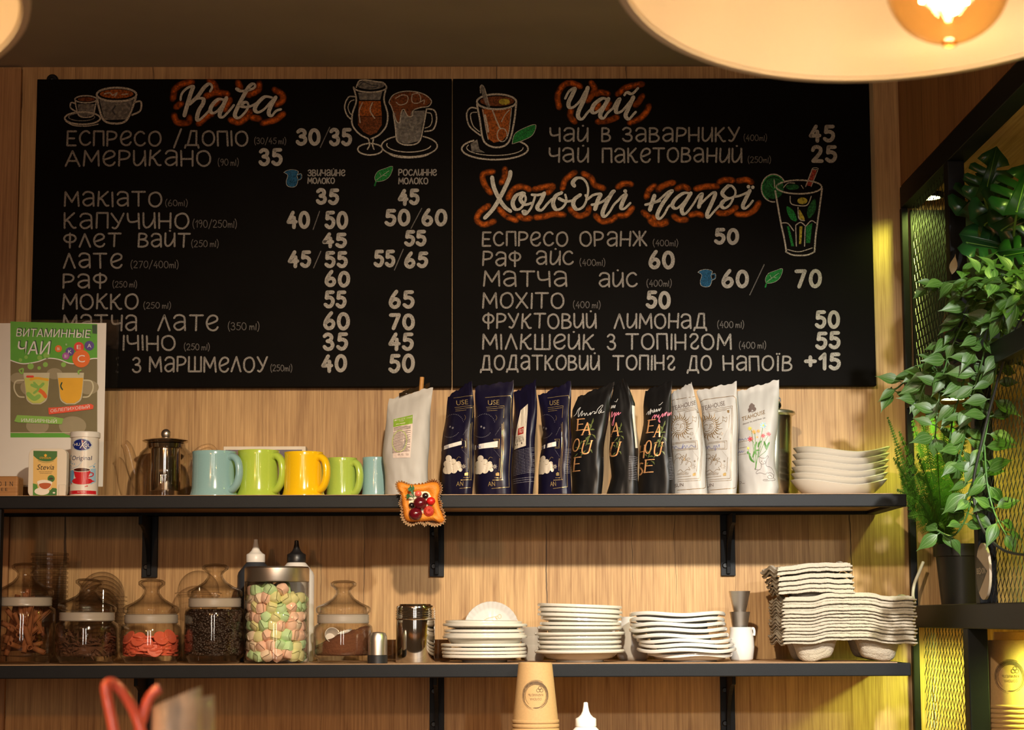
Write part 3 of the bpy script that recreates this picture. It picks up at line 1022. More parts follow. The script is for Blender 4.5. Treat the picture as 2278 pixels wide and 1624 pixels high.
def icons(t, dxj, dyj, dxl, dyl, ks):
    def J(F):
        return lambda x, y: F(550+x/4.06+dxj, 130+y/4.06+dyj)

    def Lf(F):
        return lambda x, y: F(831+(550+x/4.06-831)*ks+dxl, 413+(130+y/4.06-413)*ks+dyl)
    drawing(t, 'milk_jug_drawing', J, [
     ('g', 'chalk_blue', '335 1030 365 1055 352 1110 362 1150 405 1163 442 1150 458 1100 450 1060 460 1020 410 1006 360 1012'), ('e', BK, (405, 1027, 32, 9)),
     ('l', CR, '330 1030 365 1055 352 1110 362 1150 405 1163 442 1150 458 1100 450 1060 460 1020 410 1004 358 1012 330 1030', 3.5), ('l', 'chalk_blue', '455 1055 482 1048 484 1080 455 1098', 9), ('l', CR, '455 1048 488 1042 490 1084 455 1104', 3)])
    drawing(t, 'leaf_drawing', Lf, [
     ('g', 'chalk_green', '1158 1108 1152 1070 1180 1020 1240 995 1312 978 1295 1050 1250 1095 1190 1112'), ('l', CR, '1158 1108 1152 1070 1180 1020 1240 995 1313 975 1295 1050 1250 1095 1190 1112 1158 1108', 3),
     ('l', 'chalk_green', '1165 1105 1152 1148', 14), ('l', CR, '1165 1100 1210 1065 1280 1015', 3.5), ('l', CR, '1210 1065 1195 1035', 3), ('l', CR, '1225 1055 1255 1060', 3)])
icons(b1, 0, 0, 0, 0, 1)
icons(b2, 921, 222, 869, 226, .96)

# small round wall hook behind the board's upper left corner
p = at(115, 176, -.01)
h = thing('wall_hook', 'small dark round wall hook above the coffee board corner', 'hook', (p.x, -.001, p.z))
b = MB()
b.lathe([(.0115, 0), (.0115, .004), (.009, .006), (0, .0065)], n=28)
b.build('plate', M['steel'], h, rot=(R(90), 0, 0))
b = MB()
b.lathe([(.003, 0), (.003, .011), (.0042, .012), (0, .013)], c=(0, 0, 0), n=16)
b.build('peg', M['steel_dark'], h, rot=(R(90), 0, 0))

# ---------------------------------------------------------------- wall shelves
def shelf(z, depth, x1, label, xs):
    t = thing('wall_shelf', label, 'shelf', (0, 0, z))
    T = .023
    y0 = -depth
    x0 = -1.5
    b = MB()
    b.box(x0, x1, y0, y0+T, z-T, z)
    b.box(x0, x1, -.022, -.002, z-T, z-.0005)
    b.box(x1-T, x1, y0+T, -.022, z-T, z-.0002)
    b.build('steel_frame', M['steel'], t, world=True, smooth=0, bevel=.0018)
    b = MB()
    b.box(x0, x1-T, y0+.006, -.012, z-.0165, z+.0012)
    b.build('oak_board', M['shelf_wood'], t, world=True, smooth=0)
    for (x, w_, long) in xs:
        br = MB()
        br.box(x-w_/2, x+w_/2, -.008, -.001, z-T-.118, z-T)
        n = 10
        pts = [(-.003, -.002), (-.118, -.002), (-.118, -.02)]
        for k in range(n+1):
            a = k/n
            pts.append((-.110+.094*math.sin(a*math.pi/2), -.022-.092*(1-math.cos(a*math.pi/2))**.9))
        pts += [(-.003, -.114)]
        lp = lambda q, s: Vector((x+s, q[0], z-T+q[1]))
        br.prism(pts, lambda u, v: lp((u, v), -.0035), lambda u, v: lp((u, v), .0035))
        bo = br.build('bracket', M['steel'], t, world=True, smooth=0, bevel=.0008)
        for dz in (-.035, -.098):
            sc = MB()
            sc.lathe([(.0055, 0), (.0055, .002), (.004, .0035), (.002, .0035), (.002, .002), (0, .002)], n=16)
            L_ = bo.parent.location
            sc.build('screw', M['steel_dark'], bo, loc=(x-(.006 if w_ > .02 else 0), -.008, z-T+dz-L_.z), rot=(R(90), 0, 0))
    return t

XE = at(2017, 1110, -.30).x
XE2 = at(2027, 1490, -.33).x
bx = [(at(335, 1200, 0).x, .030, 1), (at(972, 1200, 0).x, .028, 1), (at(1618, 1200, 0).x, .028, 1)]
sh1 = shelf(ZU, .30, XE, 'upper black steel and oak wall shelf holding the mugs and tea bags', bx)
sh2 = shelf(ZL, .33, XE2, 'lower black steel and oak wall shelf holding glass jars and plates', [(at(325, 1560, 0).x, .03, 1), (at(972, 1560, 0).x, .028, 1), (at(1618, 1560, 0).x, .028, 1)])
b = MB()
q = at(2, 1300, -.28)
b.box(q.x-.02, q.x+.002, -.30, -.278, ZL+.001, ZU-.0235)
tag(b.build('steel_upright', M['steel'], smooth=0, bevel=.001), 'black steel upright between the two wall shelves at the left end', 'upright')
# ---------------------------------------------------------------- pendant lamps
M['shade'] = mat('opal_white_shade', (.86, .83, .79), .35, var=.02, sss=0)
_nt = M['shade'].node_tree
_tr = _nt.nodes.new('ShaderNodeBsdfTranslucent')
_tr.inputs['Color'].default_value = (.9, .78, .62, 1)
_ms = _nt.nodes.new('ShaderNodeMixShader')
_ms.inputs['Fac'].default_value = .34
_nt.links.new(_nt.nodes['Principled BSDF'].outputs[0], _ms.inputs[1])
_nt.links.new(_tr.outputs[0], _ms.inputs[2])
_nt.links.new(_ms.outputs[0], _nt.nodes['Material Output'].inputs['Surface'])
M['shade_out'] = mat('shade_outer_rim', (.75, .72, .66), .3, var=.02)
M['amber'] = glass_mat('amber_bulb_glass', (1, .80, .50), dens=-1, edge=.6, base=.07)
M['brass'] = mat('brass_socket', (.5, .33, .12), .25, metal=1)
M['cord'] = mat('black_cord', (.012, .012, .012), .5)
mf, nt, P, N, L = nodes('glowing_filament')
P.inputs['Emission Color'].default_value = (1, .70, .36, 1)
P.inputs['Emission Strength'].default_value = 130
tcf = N('ShaderNodeTexCoord')
nzf = N('ShaderNodeTexNoise')
L(tcf.outputs['Object'], nzf.inputs['Vector'])
L(nzf.outputs['Fac'], P.inputs['Roughness'])
M['filament'] = mf

def pendant(name, c, rim, tilt, bulb, label, power):
    t = thing(name, label, 'lamp', (0, 0, 0))
    t.location = c
    rotm = Matrix.Rotation(tilt[0], 3, 'X') @ Matrix.Rotation(-tilt[1], 3, 'Y')
    H = .115
    n = 14
    out, inn = [], []
    for k in range(n+1):
        a = math.pi/2*k/n
        out.append((max(.022, rim*math.cos(a)**.75), H*math.sin(a)**1.05))
        inn.append((max(.021, (rim-.006)*math.cos(a)**.75), (H-.006)*math.sin(a)**1.05))
    b = MB()
    b.lathe(out+inn[::-1], n=96, warp=lambda p, a: rotm @ p, close=True)
    sh = b.build('lamp_shade', M['shade'], t, smooth=60)
    b = MB()
    b.lathe([(rim-.004, -.002), (rim+.002, -.0015), (rim+.0025, .002), (rim-.004, .003)], n=96, warp=lambda p, a: rotm @ p, close=True)
    b.build('shade_rim', M['shade_out'], sh, smooth=60)
    bx_ = Vector(bulb)-Vector(c)
    b = MB()
    r = .0437
    prof = [(0, -r), (r*.12, -r*.992)]
    for k in range(3, 25):
        a = -math.pi/2+math.pi*k/30
        prof.append((r*math.cos(a), r*math.sin(a)))
    prof += [(r*.42, r*1.0), (r*.24, r*1.22), (r*.22, r*1.4)]
    b.lathe(prof, c=bx_, n=40)
    bo = b.build('bulb', M['amber'], t, smooth=60)
    b = MB()
    b.ball(bx_+Vector((0, 0, -r)), .006, (1, 1, .6), 10, 6)
    b.build('glass_tip', M['amber'], bo)
    b = MB()
    for k in range(6):
        a = 2*math.pi*k/6+.3
        b.tube([bx_+Vector((.010*math.cos(a), .010*math.sin(a), .03)), bx_+Vector((.019*math.cos(a+.3), .019*math.sin(a+.3), -.012))], .0016, 6)
    b.tube([bx_+Vector((0, 0, .05)), bx_+Vector((.002, 0, -.022))], .0045, 8)
    b.build('filament', M['filament'], bo)
    b = MB()
    b.lathe([(.016, r*1.35), (.021, r*1.4), (.021, r*2.0), (.012, r*2.15), (.006, r*2.3)], c=bx_, n=28)
    b.build('lamp_socket', M['brass'], t)
    b = MB()
    b.tube([bx_+Vector((0, 0, r*2.2)), (bx_.x, bx_.y, ZC-c[2]-.012)], .0032, 8)
    b.lathe([(.05, 0), (.048, .01), (0, .012)], c=(bx_.x, bx_.y, ZC-c[2]-.012), n=28)
    b.build('cord', M['cord'], t)
    point('bulb_light', (bulb[0], bulb[1], bulb[2]-.005), power, (1, .80, .66), .03)
    return t

def toward(p, k):
    return tuple(CAM+(Vector(p)-CAM)*k)
pendant('pendant_lamp', toward((.4463, -2.0, 2.2348), .7), .231, (-.19, .058), tuple(at(2108, -38, -2.6)), 'large white pendant lamp with amber filament bulb above the tea board', 1.2)
pendant('pendant_lamp', toward((-.8106, -2.0, 2.1672), .7), .231, (-.081, .07), toward((-.79, -2.0, 2.165), .7), 'white pendant lamp cut off by the upper left corner of the photo', .7)

# ---------------------------------------------------------------- steel shelving unit on the right
ZT, ZM, ZB = 2.397, at(2012, 866, -.04).z, 1.5715
TB = .036
unit = thing('shelving_unit', 'tall black steel shelving unit with mesh side panels full of plants and cups', 'shelving unit', (XF, 0, 1.1))
YE = -1.75
b = MB()
for (ztop, h_) in ((ZT, .042), (ZM, .036), (ZB, .042)):
    b.box(XF, XF+TB, YE, -.012, ztop-h_, ztop)
    b.box(XF+.34, XF+.34+TB, YE, -.012, ztop-h_, ztop)
    b.box(XF+TB, XF+.34, YE, YE+TB, ztop-h_, ztop)
b.box(XF, XF+.013, -.020, -.003, 1.0, ZT-.042)
b.box(XF+.34, XF+.34+TB, -.05, -.012, 1.0, ZT-.042)
b.box(XF+.34, XF+.34+TB, YE, YE+TB, 1.0, ZT-.042)
b.box(XF, XF+.03, -.440, -.408, ZM, ZT-.042)
b.box(XF, XF+.03, -.586, -.556, ZB, ZM-.036)
b.box(XF, XF+.034, -.490, -.452, 1.0, ZB-.042)
b.box(XF, XF+TB, YE, YE+TB, 1.0, ZT)
b.build('steel_frame', M['steel'], unit, world=True, smooth=0, bevel=.0015)
b = MB()
for z in (ZT-.004, ZM-.004, ZB-.004, 1.19):
    b.box(XF+.012, XF+.365, YE+.01, -.004, z-.018, z+(.0005 if z > 2.3 else .0045))
b.build('oak_shelf', wood_mat('oak_board_along', (.5, .33, .18), (.26, .15, .07), plank=.25, axis='y', crack=True), unit, world=True, smooth=0)
b = MB()
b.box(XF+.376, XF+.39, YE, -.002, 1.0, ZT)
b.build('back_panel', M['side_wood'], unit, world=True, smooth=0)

b = MB()
b.box(XF+.02, XF+.37, -.011, -.003, ZM+.002, ZT-.045)  # added black sheet standing in for the shade inside the upper bay
b.build('dark_shade_sheet', M['steel'], unit, world=True, smooth=0)

def mesh_panel(y0, y1, z0, z1, cw=.0260, ch=.0165):
    """expanded metal: zigzag strands joined at their knuckles"""
    b = MB()
    nz, ny = int(round((z1-z0)/ch)), int(round((y1-y0)/cw*2))
    dy = (y1-y0)/ny
    for r_ in range(nz+1):
        z = z0+(z1-z0)*r_/nz
        vs, fs = [], []
        for k in range(ny+1):
            up = (k+r_) % 2
            dz = ch*.46*(1 if up else -1)
            y = y0+k*dy
            xo = .0007*(1 if up else -1)
            for (a, c) in ((-.0004, -.0013), (.0004, -.0013), (.0004, .0013), (-.0004, .0013)):
                vs.append((XF+.016+xo+a, y, z+dz+c))
        for k in range(ny):
            for q in range(4):
                l = (q+1) % 4
                fs.append((k*4+q, k*4+l, k*4+4+l, k*4+4+q))
        b.add(vs, fs)
    o = b.build('mesh_panel', M['mesh'], unit, world=True, smooth=0)
    return o
M['mesh'] = mat('expanded_metal', (.03, .03, .03), .35, metal=.4, var=.15)
mesh_panel(-.408, -.05, ZM, ZT-.042)
mesh_panel(-1.72, -.586, ZB, ZM-.036)
mesh_panel(-.452, -.05, 1.2, ZB-.042)

mled, nt, P, N, L = nodes('led_face')
P.inputs['Emission Color'].default_value = (.95, 1, .35, 1)
P.inputs['Emission Strength'].default_value = 25
tcf = N('ShaderNodeTexCoord')
nzf = N('ShaderNodeTexNoise')
L(tcf.outputs['Object'], nzf.inputs['Vector'])
L(nzf.outputs['Fac'], P.inputs['Roughness'])
M['led'] = mled
LEDC = (.70, .92, .16)
for (x, y, z, pw, lb) in ((XF+.046, -.062, ZT-.026, 9, 'small round LED spot under the top board behind the mesh'), (XF+.06, -.15, ZM-.026, 7, 'small round LED spot under the middle board above the fern'),
                          (XF+.06, -.15, ZB-.026, 13, 'small round LED spot under the bottom board behind the narrow mesh'), (XF+.22, -.56, ZB-.026, 30, 'added round LED spot brightening the paper cups under the bottom board'), (XF+.15, -.95, ZT-.026, 12, 'small round LED spot above the big split leaves'), (XF+.15, -.95, ZM-.026, 22, 'small round LED spot behind the wide mesh panel')):  # the LED over the paper cups is added to brighten the bottom bay
    t = thing('led_spotlight', lb, 'light', (x, y, z))
    b = MB()
    b.lathe([(.030, .0035), (.030, -.004), (.024, -.006), (.024, -.003), (0, -.003)], n=28)
    b.build('housing', M['steel'], t)
    b = MB()
    b.lathe([(.0235, -.0032), (.0235, -.0052), (0, -.0056)], n=28)
    b.build('lens', M['led'], t)
    spot('led_light', (x, y, z-.009), (x-.0, y, z-1), pw, LEDC, 165, .6, .02)

# ---------------------------------------------------------------- counters below the picture
b = MB()
b.box(-2.2, .74, -.62, -.02, 1.195, 1.235)
tag(b.build('counter', M['shelf_wood'], smooth=0, bevel=.002), 'oak back counter under the wall shelves carrying the cup stack', 'counter')
b = MB()
b.box(-2.0, 2.0, -3.1, -2.4, 1.09, 1.13)
tag(b.build('bar_counter', M['shelf_wood'], smooth=0, bevel=.002), 'oak bar counter in front, carrying the red straws and clear bag', 'counter')

# ================================================================= upper shelf
YU = -.17
E1 = .0007

# acrylic sign stand with the tea poster
YS = -.118
sg = thing('sign_stand', 'clear acrylic sign stand holding a white sheet with green tea poster', 'sign', (at(110, 1000, YS).x, YS, ZU+.0013))
sx0, sx1, szt = at(-34, 900, YS).x, at(262, 900, YS).x, at(120, 712, YS).z
b = MB()
for y0, y1 in ((YS-.0085, YS-.006), (YS+.002, YS+.0045)):
    b.box(sx0, sx1, y0, y1, ZU+.0035, szt)
b.box(sx0, sx1, YS-.03, YS+.04, ZU+.0015, ZU+.0034)
b.box(sx1-.004, sx1-.001, YS-.0059, YS+.0019, ZU+.0035, szt)
b.build('acrylic_sheet', M['acrylic'], sg, world=True, smooth=0, bevel=.0006)
b = MB()
wx0, wx1 = at(-30, 900, YS).x, at(233, 900, YS).x
b.box(wx0, wx1, YS-.0012, YS-.0004, at(100, 1083, YS).z, at(100, 719, YS).z)
M['paper'] = mat('white_paper', (.86, .82, .78), .75, var=.03)
pp = b.build('white_sheet', M['paper'], sg, world=True, smooth=0)
PK = ['p_green', 'p_olive', 'p_white', 'p_dkgreen', 'p_cup1', 'p_cup2', 'p_red', 'p_orange', 'p_purple', 'p_violet', 'p_redc', 'p_lgreen', 'p_glass', 'p_tan']
PC = ['#4e9a2c', '#6b6344', '#f2ead8', '#12402a', '#b7bf5a', '#f0a01c', '#dc4a2c', '#e9641c', '#4b3a8c', '#9a4a98', '#d23226', '#7cae4c', '#b9b49a', '#8d846a']
for k, c in zip(PK, PC):
    M[k] = mat('poster_'+k[2:], tuple(min(.9, q*1.35) for q in lin(c)), .5, var=.10, scale=60)
F0, F1, F2, F3 = [plane(YS-.0012-.00025*k) for k in (1, 2, 3, 4)]
CP = crop(0, 700, 3.961)
b = MB()
ix = PK.index
G = [CP(F) for F in (F0, F1, F2, F3)]
b.fill(pairs('92 60 857 82 857 1082 92 1082'), G[0], 0)
wave = catmull(pairs('92 402 200 432 330 415 420 385 520 395 620 430 720 425 800 390 857 385'), 6)
b.fill(wave+pairs('857 1040 92 1040'), G[1], 1)
b.rib(wave, 9, G[2], 2)
for (cx, cy, rr) in ((300, 640, 120), (480, 520, 70), (780, 640, 90), (160, 560, 70), (640, 980, 120), (330, 980, 100)):
    b.ell(cx, cy, rr, rr*.7, G[1] if 0 else CP(plane(YS-.0012-.0006)), ix('p_tan'))
for i, (cx, cy) in enumerate(((180, 400), (350, 380), (410, 360), (230, 375), (560, 440), (270, 455), (345, 470), (400, 440))):
    b.ell(cx, cy, 16+i % 3*6, 16+i % 3*6, G[2], ix('p_lgreen'))
TQ = CP(plane(YS-.0012-.00085))
T2 = CP(plane(YS-.0012-.0011))
T3 = CP(plane(YS-.0012-.0014))
for G_, mi_, dx, dy in ((TQ, 3, 9, -8), (T2, 2, 0, 0)):
    text(b, 'ВИТАМИННЫЕ', 142+dx, 790+dx, 192+dy, 122+dy, G_, mi_, shear=.12, slope=-.02)
    text(b, 'ЧАИ', 148+dx, 432+dx, 350+dy, 235+dy, G_, mi_, shear=.12)
_nx = [0]
def NX():
    _nx[0] += 1
    return CP(plane(YS-.0026-.00003*_nx[0]))
for (x, y, r_, k, s) in ((515, 300, 31, 'p_orange', 'B6'), (585, 262, 16, 'p_green', 'B2'), (616, 325, 38, 'p_purple', 'K'), (695, 285, 44, 'p_redc', 'E'), (787, 273, 42, 'p_purple', 'A'), (580, 365, 32, 'p_violet', 'B1'), (715, 387, 78, 'p_orange', 'C')):
    b.ell(x, y, r_, r_, NX(), ix(k))
    hh = r_*(.36 if len(s) > 1 else .42)
    text(b, s, x-hh, x+hh, y+r_*.42, y-r_*.4, NX(), 2)
# printed glass cups
for (x0, x1, y0, y1, bot, k, hx) in ((205, 437, 512, 790, 240, 'p_cup1', -1), (502, 740, 512, 790, 540, 'p_cup2', 1)):
    body = catmull([(x0, y0), (x0+18, y0+140), (x0+30, y1-40), (x0+80, y1)], 5)+catmull([(x1-80, y1), (x1-26, y1-40), (x1-10, y0+140), (x1, y0)], 5)
    b.fill(body, TQ, ix('p_glass'))
    liq = catmull([(x0+10, y0+45), (x0+22, y0+140), (x0+36, y1-50), (x0+85, y1-10)], 5)+catmull([(x1-85, y1-10), (x1-34, y1-50), (x1-16, y0+140), (x1-8, y0+45)], 5)
    b.fill(liq, NX(), ix(k))
    cxh = x0+5 if hx < 0 else x1-5
    b.rib(catmull([(cxh, y0+65), (cxh+hx*70, y0+75), (cxh+hx*85, y0+140), (cxh+hx*50, y0+205), (cxh-hx*2, y0+215)], 6), 12, TQ, ix('p_glass'))
for q, k, w_ in (('270 570 330 560 420 575', 'p_cup2', 22), ('280 620 340 640 380 610', 'p_lgreen', 26), ('340 660 380 690 400 720', 'p_orange', 34), ('250 700 300 740 340 720', 'p_lgreen', 40), ('300 600 340 650 300 690', 'p_lgreen', 20), ('545 600 535 630 550 660', 'p_dkgreen', 12), ('240 545 290 545', 'p_redc', 18)):
    b.rib(catmull(pairs(q), 5), w_, NX(), ix(k))
for q in ('190 520 170 490 200 475', '200 515 205 480', '695 520 690 500 712 490'):
    b.rib(catmull(pairs(q), 5), 14, NX(), ix('p_lgreen'))
b.fill(pairs('425 820 530 815 800 785 825 800 820 832 600 860 430 880'), NX(), ix('p_red'))
text(b, 'ОБЛЕПИХОВЫЙ', 445, 790, 862, 826, NX(), 2, slope=.11)
b.fill(pairs('125 940 150 885 470 900 560 915 545 965 160 950'), NX(), ix('p_lgreen'))
text(b, 'ИМБИРНЫЙ', 188, 500, 945, 905, NX(), 2, slope=-.03)
b.rib(pairs('92 1040 857 1040'), 6, TQ, ix('p_glass'))
b.fill(pairs('812 90 855 90 855 170 815 165'), TQ, ix('p_dkgreen'))
b.build('tea_poster', [M[k] for k in PK], sg, world=True, smooth=0)

# wooden block sign
M['block_wood'] = wood_mat('ash_block', (.52, .27, .10), (.30, .13, .04), plank=.5, crack=False, axis='x')
M['ink'] = mat('dark_burned_ink', (.03, .018, .012), .7)
Yk = -.235
q0, q1 = at(-58, 1080, Yk), at(40, 1080, Yk)
bk = thing('wooden_block', 'small wooden block sign with burned lettering at the left end of the upper shelf', 'sign', ((q0.x+q1.x)/2, Yk+.02, ZU+.0013))
b = MB()
zt_ = at(20, 1059, Yk).z
b.box(q0.x, q1.x, Yk, Yk+.045, ZU+.0013, zt_)
b.build('block', M['block_wood'], bk, world=True, smooth=0, bevel=.004)
b = MB()
Fk = plane(Yk-.0004)
write_x = [('BEDOIN', -44, 31.5, 1081.5, 1071), ('COFFEE', -36, 18.5, 1092, 1085.5)]
for s, x0, x1, ba, tp in write_x:
    n = len(s)
    for i, ch in enumerate(s):
        wch = (x1-x0)/n
        cx = x0+wch*(i+.5)
        text(b, ch, cx-wch*.28*(.25 if ch == 'I' else 1), cx+wch*.28*(.25 if ch == 'I' else 1), ba, tp, Fk)
b.build('lettering', M['ink'], bk, world=True, smooth=0)

# sweetener dispenser
def rrect(x0, x1, y0, y1, r, n=5):
    o = []
    for cx, cy, a0 in ((x1-r, y0+r, -90), (x1-r, y1-r, 0), (x0+r, y1-r, 90), (x0+r, y0+r, 180)):
        for k in range(n+1):
            a = R(a0+90*k/n)
            o.append((cx+r*math.cos(a), cy+r*math.sin(a)))
    return o
Yv = -.235
st = thing('sweetener_dispenser', 'white plastic sweetener dispenser with a tan and green tea cup label', 'dispenser', (at(105, 1080, Yv).x, Yv+.012, ZU+.0013))
b = MB()
x0, x1, zt_ = at(63, 1050, Yv).x, at(148, 1050, Yv).x, at(105, 998, Yv).z
pts = rrect(x0, x1, ZU+.0013, zt_, .012)
b.prism(pts, lambda x, z: Vector((x, Yv, z)), lambda x, z: Vector((x, Yv+.022, z)))
b.build('body', mat('ivory_plastic', (.72, .66, .55), .3, var=.03), st, world=True, smooth=40, bevel=.003)
SK = ['s_tan', 's_green', 's_dk', 's_white', 's_tea', 's_gold', 's_leaf']
for k, c in zip(SK, ['#e0b869', '#1d6b26', '#1f1c14', '#efe7d6', '#b4501c', '#f0b01c', '#3f8a2a']):
    M[k] = mat('label_'+k[2:], c, .35, var=.05)
F_ = [CP_ for CP_ in [crop(40, 940, 9.02)(plane(Yv-.0004*k)) for k in (1, 2, 3, 4)]]
b = MB()
b.fill(pairs('310 565 787 575 778 1470 300 1470'), F_[0], 0)
b.fill(pairs('310 565 787 575 785 680')+catmull(pairs('785 680 700 760 560 780 420 750 310 665'), 5)[1:], F_[1], 1)
b.rib(catmull(pairs('400 760 560 808 720 770'), 6), 6, F_[1], 1)
text(b, 'STEVIASUN', 435, 660, 728, 690, F_[2], 5)
b.fill(pairs('520 650 540 640 550 625 565 640 585 650 565 690 540 690'), F_[2], 5)
text(b, 'Stevia', 375, 720, 945, 840, F_[2], 2, shear=.25)
text(b, '100% НАТУРАЛЬНИЙ', 420, 690, 993, 975, F_[1], 2)
text(b, 'ЦУКРОЗАМІННИК', 440, 675, 1027, 1010, F_[1], 2)
b.ell(665, 1125, 72, 72, F_[1], 1)
b.ell(665, 1125, 60, 60, F_[2], 6, wd=6)
b.ell(665, 1125, 44, 20, F_[2], 2)
b.fill(pairs('300 1220 380 1240 420 1400 780 1330 775 1470 300 1470'), F_[1], 6)
b.ell(480, 1380, 150, 75, F_[2], 3)
b.fill(catmull(pairs('390 1180 410 1260 450 1330 540 1345 630 1320 668 1260 680 1190 530 1150'), 4, True), F_[3], 3)
b.fill(catmull(pairs('425 1235 450 1300 540 1335 630 1300 660 1230 540 1210'), 4, True), crop(40, 940, 9.02)(plane(Yv-.002)), 4)
b.fill(pairs('620 1400 690 1310 770 1320 770 1470 600 1470'), F_[3], 1)
b.ell(722, 1410, 26, 16, crop(40, 940, 9.02)(plane(Yv-.002)), 3)
b.build('label', [M[k] for k in SK], st, world=True, smooth=0)
b = MB()
xa, xb_ = at(130, 1090, Yv).x, at(146.5, 1090, Yv).x
b.box(xa, xb_, Yv-.0016, Yv+.01, ZU+.003, at(140, 1077.5, Yv).z)
b.build('slider_button', mat('ivory_button', (.70, .64, .53), .3), st, world=True, smooth=0, bevel=.0015)

# sweetener tube
Yt = -.225
rx = (at(220.5, 1040, Yt).x-at(155.5, 1040, Yt).x)/2
tcx = at(188, 1040, Yt).x
ht = at(188, 962, Yt).z-ZU-.0013
tb = thing('sweetener_tube', 'tall white sweetener tube with blue oval logo and red cup picture', 'tube', (tcx, Yt, ZU+.0013))
b = MB()
b.lathe([(0, 0), (rx*.955, 0), (rx*.955, ht*.93), (0, ht*.93)], n=48)
b.build('tube_body', mat('white_tube', (.74, .69, .62), .28, var=.03, coat=.3), tb)
b = MB()
b.lathe([(rx*.95, ht*.91), (rx*1.03, ht*.915), (rx*1.03, ht*.985), (rx*.98, ht), (0, ht)], n=48)
b.build('lid', M['white_plastic'], tb)
HK = ['h_blue', 'h_white', 'h_red', 'h_navy', 'h_sky', 'h_dark', 'h_light']
for k, c in zip(HK, ['#1b2a78', '#f0ece2', '#c8202c', '#202a5c', '#5b9ccb', '#4a1c10', '#9cc0d8']):
    M[k] = mat('tube_'+k[2:], c, .3, var=.05, coat=.2)

def cylF(cx, Yc, r):
    def F(x, y):
        p = at(x, y, Yc)
        u = max(-.995, min(.995, (p.x-cx)/r))
        return Vector((p.x, Yc-r*math.sqrt(1-u*u), p.z))
    return F
F_ = [crop(40, 940, 9.02)(cylF(tcx, Yt, rx*.955+.0003*k)) for k in (1, 2, 3, 4)]
b = MB()

def dense(p, n=6):
    o = []
    for i in range(len(p)):
        a, c = p[i], p[(i+1) % len(p)]
        o += [(a[0]+(c[0]-a[0])*k/n, a[1]+(c[1]-a[1])*k/n) for k in range(n)]
    return o

def cylpoly(pts, F, mi, n=10):
    """fill by vertical slices so it hugs the round wall"""
    xs_ = [p[0] for p in pts]
    x0, x1 = min(xs_), max(xs_)
    for k in range(n):
        a, c = x0+(x1-x0)*k/n, x0+(x1-x0)*(k+1)/n
        def span(x):
            ys = []
            for i in range(len(pts)):
                p, q = pts[i], pts[(i+1) % len(pts)]
                if (p[0]-x)*(q[0]-x) <= 0 and p[0] != q[0]:
                    ys.append(p[1]+(q[1]-p[1])*(x-p[0])/(q[0]-p[0]))
            return (min(ys), max(ys)) if ys else None
        s0, s1 = span(min(max(a, x0+.01), x1-.01)), span(min(max(c, x0+.01), x1-.01))
        if s0 and s1:
            b.fill([(a, s0[0]), (c, s1[0]), (c, s1[1]), (a, s0[1])], F, mi)
cylpoly([(1330+190*math.cos(R(a)), 468+112*math.sin(R(a))) for a in range(0, 360, 12)], F_[0], 0)
cx_, cy_ = 1330, 468
b.ell(1330, 468, 200, 120, F_[0], 6, wd=7, n=40)
text(b, 'HU', 1172, 1300, 490, 432, F_[1], 1)
text(b, 'OL', 1390, 1495, 515, 445, F_[1], 1)
b.rib(catmull(pairs('1340 380 1350 450 1380 520 1415 550'), 5), 16, F_[1], 1)
b.rib(catmull(pairs('1410 405 1360 460 1320 510 1305 535'), 5), 16, F_[2], 1)
b.ell(1358, 402, 14, 12, F_[1], 2)
text(b, 'Original', 1118, 1520, 800, 685, F_[0], 3, shear=.08)
cylpoly([(1060, 980), (1180, 960), (1160, 1200), (1060, 1260)], F_[0], 4, 5)
cylpoly([(1480, 950), (1586, 930), (1586, 1200), (1500, 1260)], F_[0], 6, 5)
for (x, y, r_) in ((1085, 900, 26), (1125, 840, 12), (1075, 690, 16), (1095, 675, 10), (1085, 800, 22), (1180, 850, 10), (1560, 900, 14)):
    b.ell(x, y, r_, r_*1.2, F_[0], 4, n=12)
b.rib(catmull(pairs('1060 950 1150 930 1250 900 1340 800'), 5), 8, F_[0], 6)
b.rib(catmull(pairs('1480 910 1540 880 1580 830'), 5), 10, F_[0], 6)
cylpoly([(1335+215*math.cos(R(a)), 1190+70*math.sin(R(a))) for a in range(0, 360, 12)], F_[1], 2)
cylpoly([(1160, 960)]+catmull(pairs('1165 1000 1200 1110 1290 1190 1400 1190 1460 1120 1500 1010'), 4)+[(1500, 960)], F_[2], 2)
cylpoly([(1330+168*math.cos(R(a)), 968+38*math.sin(R(a))) for a in range(0, 360, 12)], F_[3], 5)
b.ell(1330, 968, 170, 40, F_[3], 1, wd=9, n=36)
b.rib(catmull(pairs('1490 1020 1545 1030 1540 1080 1465 1115'), 6), 17, F_[3], 2)
for (x, y) in ((1080, 1210), (1115, 1240), (1440, 1290), (1410, 1300), (1550, 1190)):
    b.ell(x, y, 16, 12, F_[1], 2, n=10)
cylpoly([(1050, 1380), (1588, 1380), (1588, 1450), (1050, 1450)], F_[0], 2, 14)
text(b, 'GLUTENFREI', 1245, 1410, 1422, 1400, F_[1], 1)
b.build('label_print', [M[k] for k in HK], tb, world=True, smooth=0)

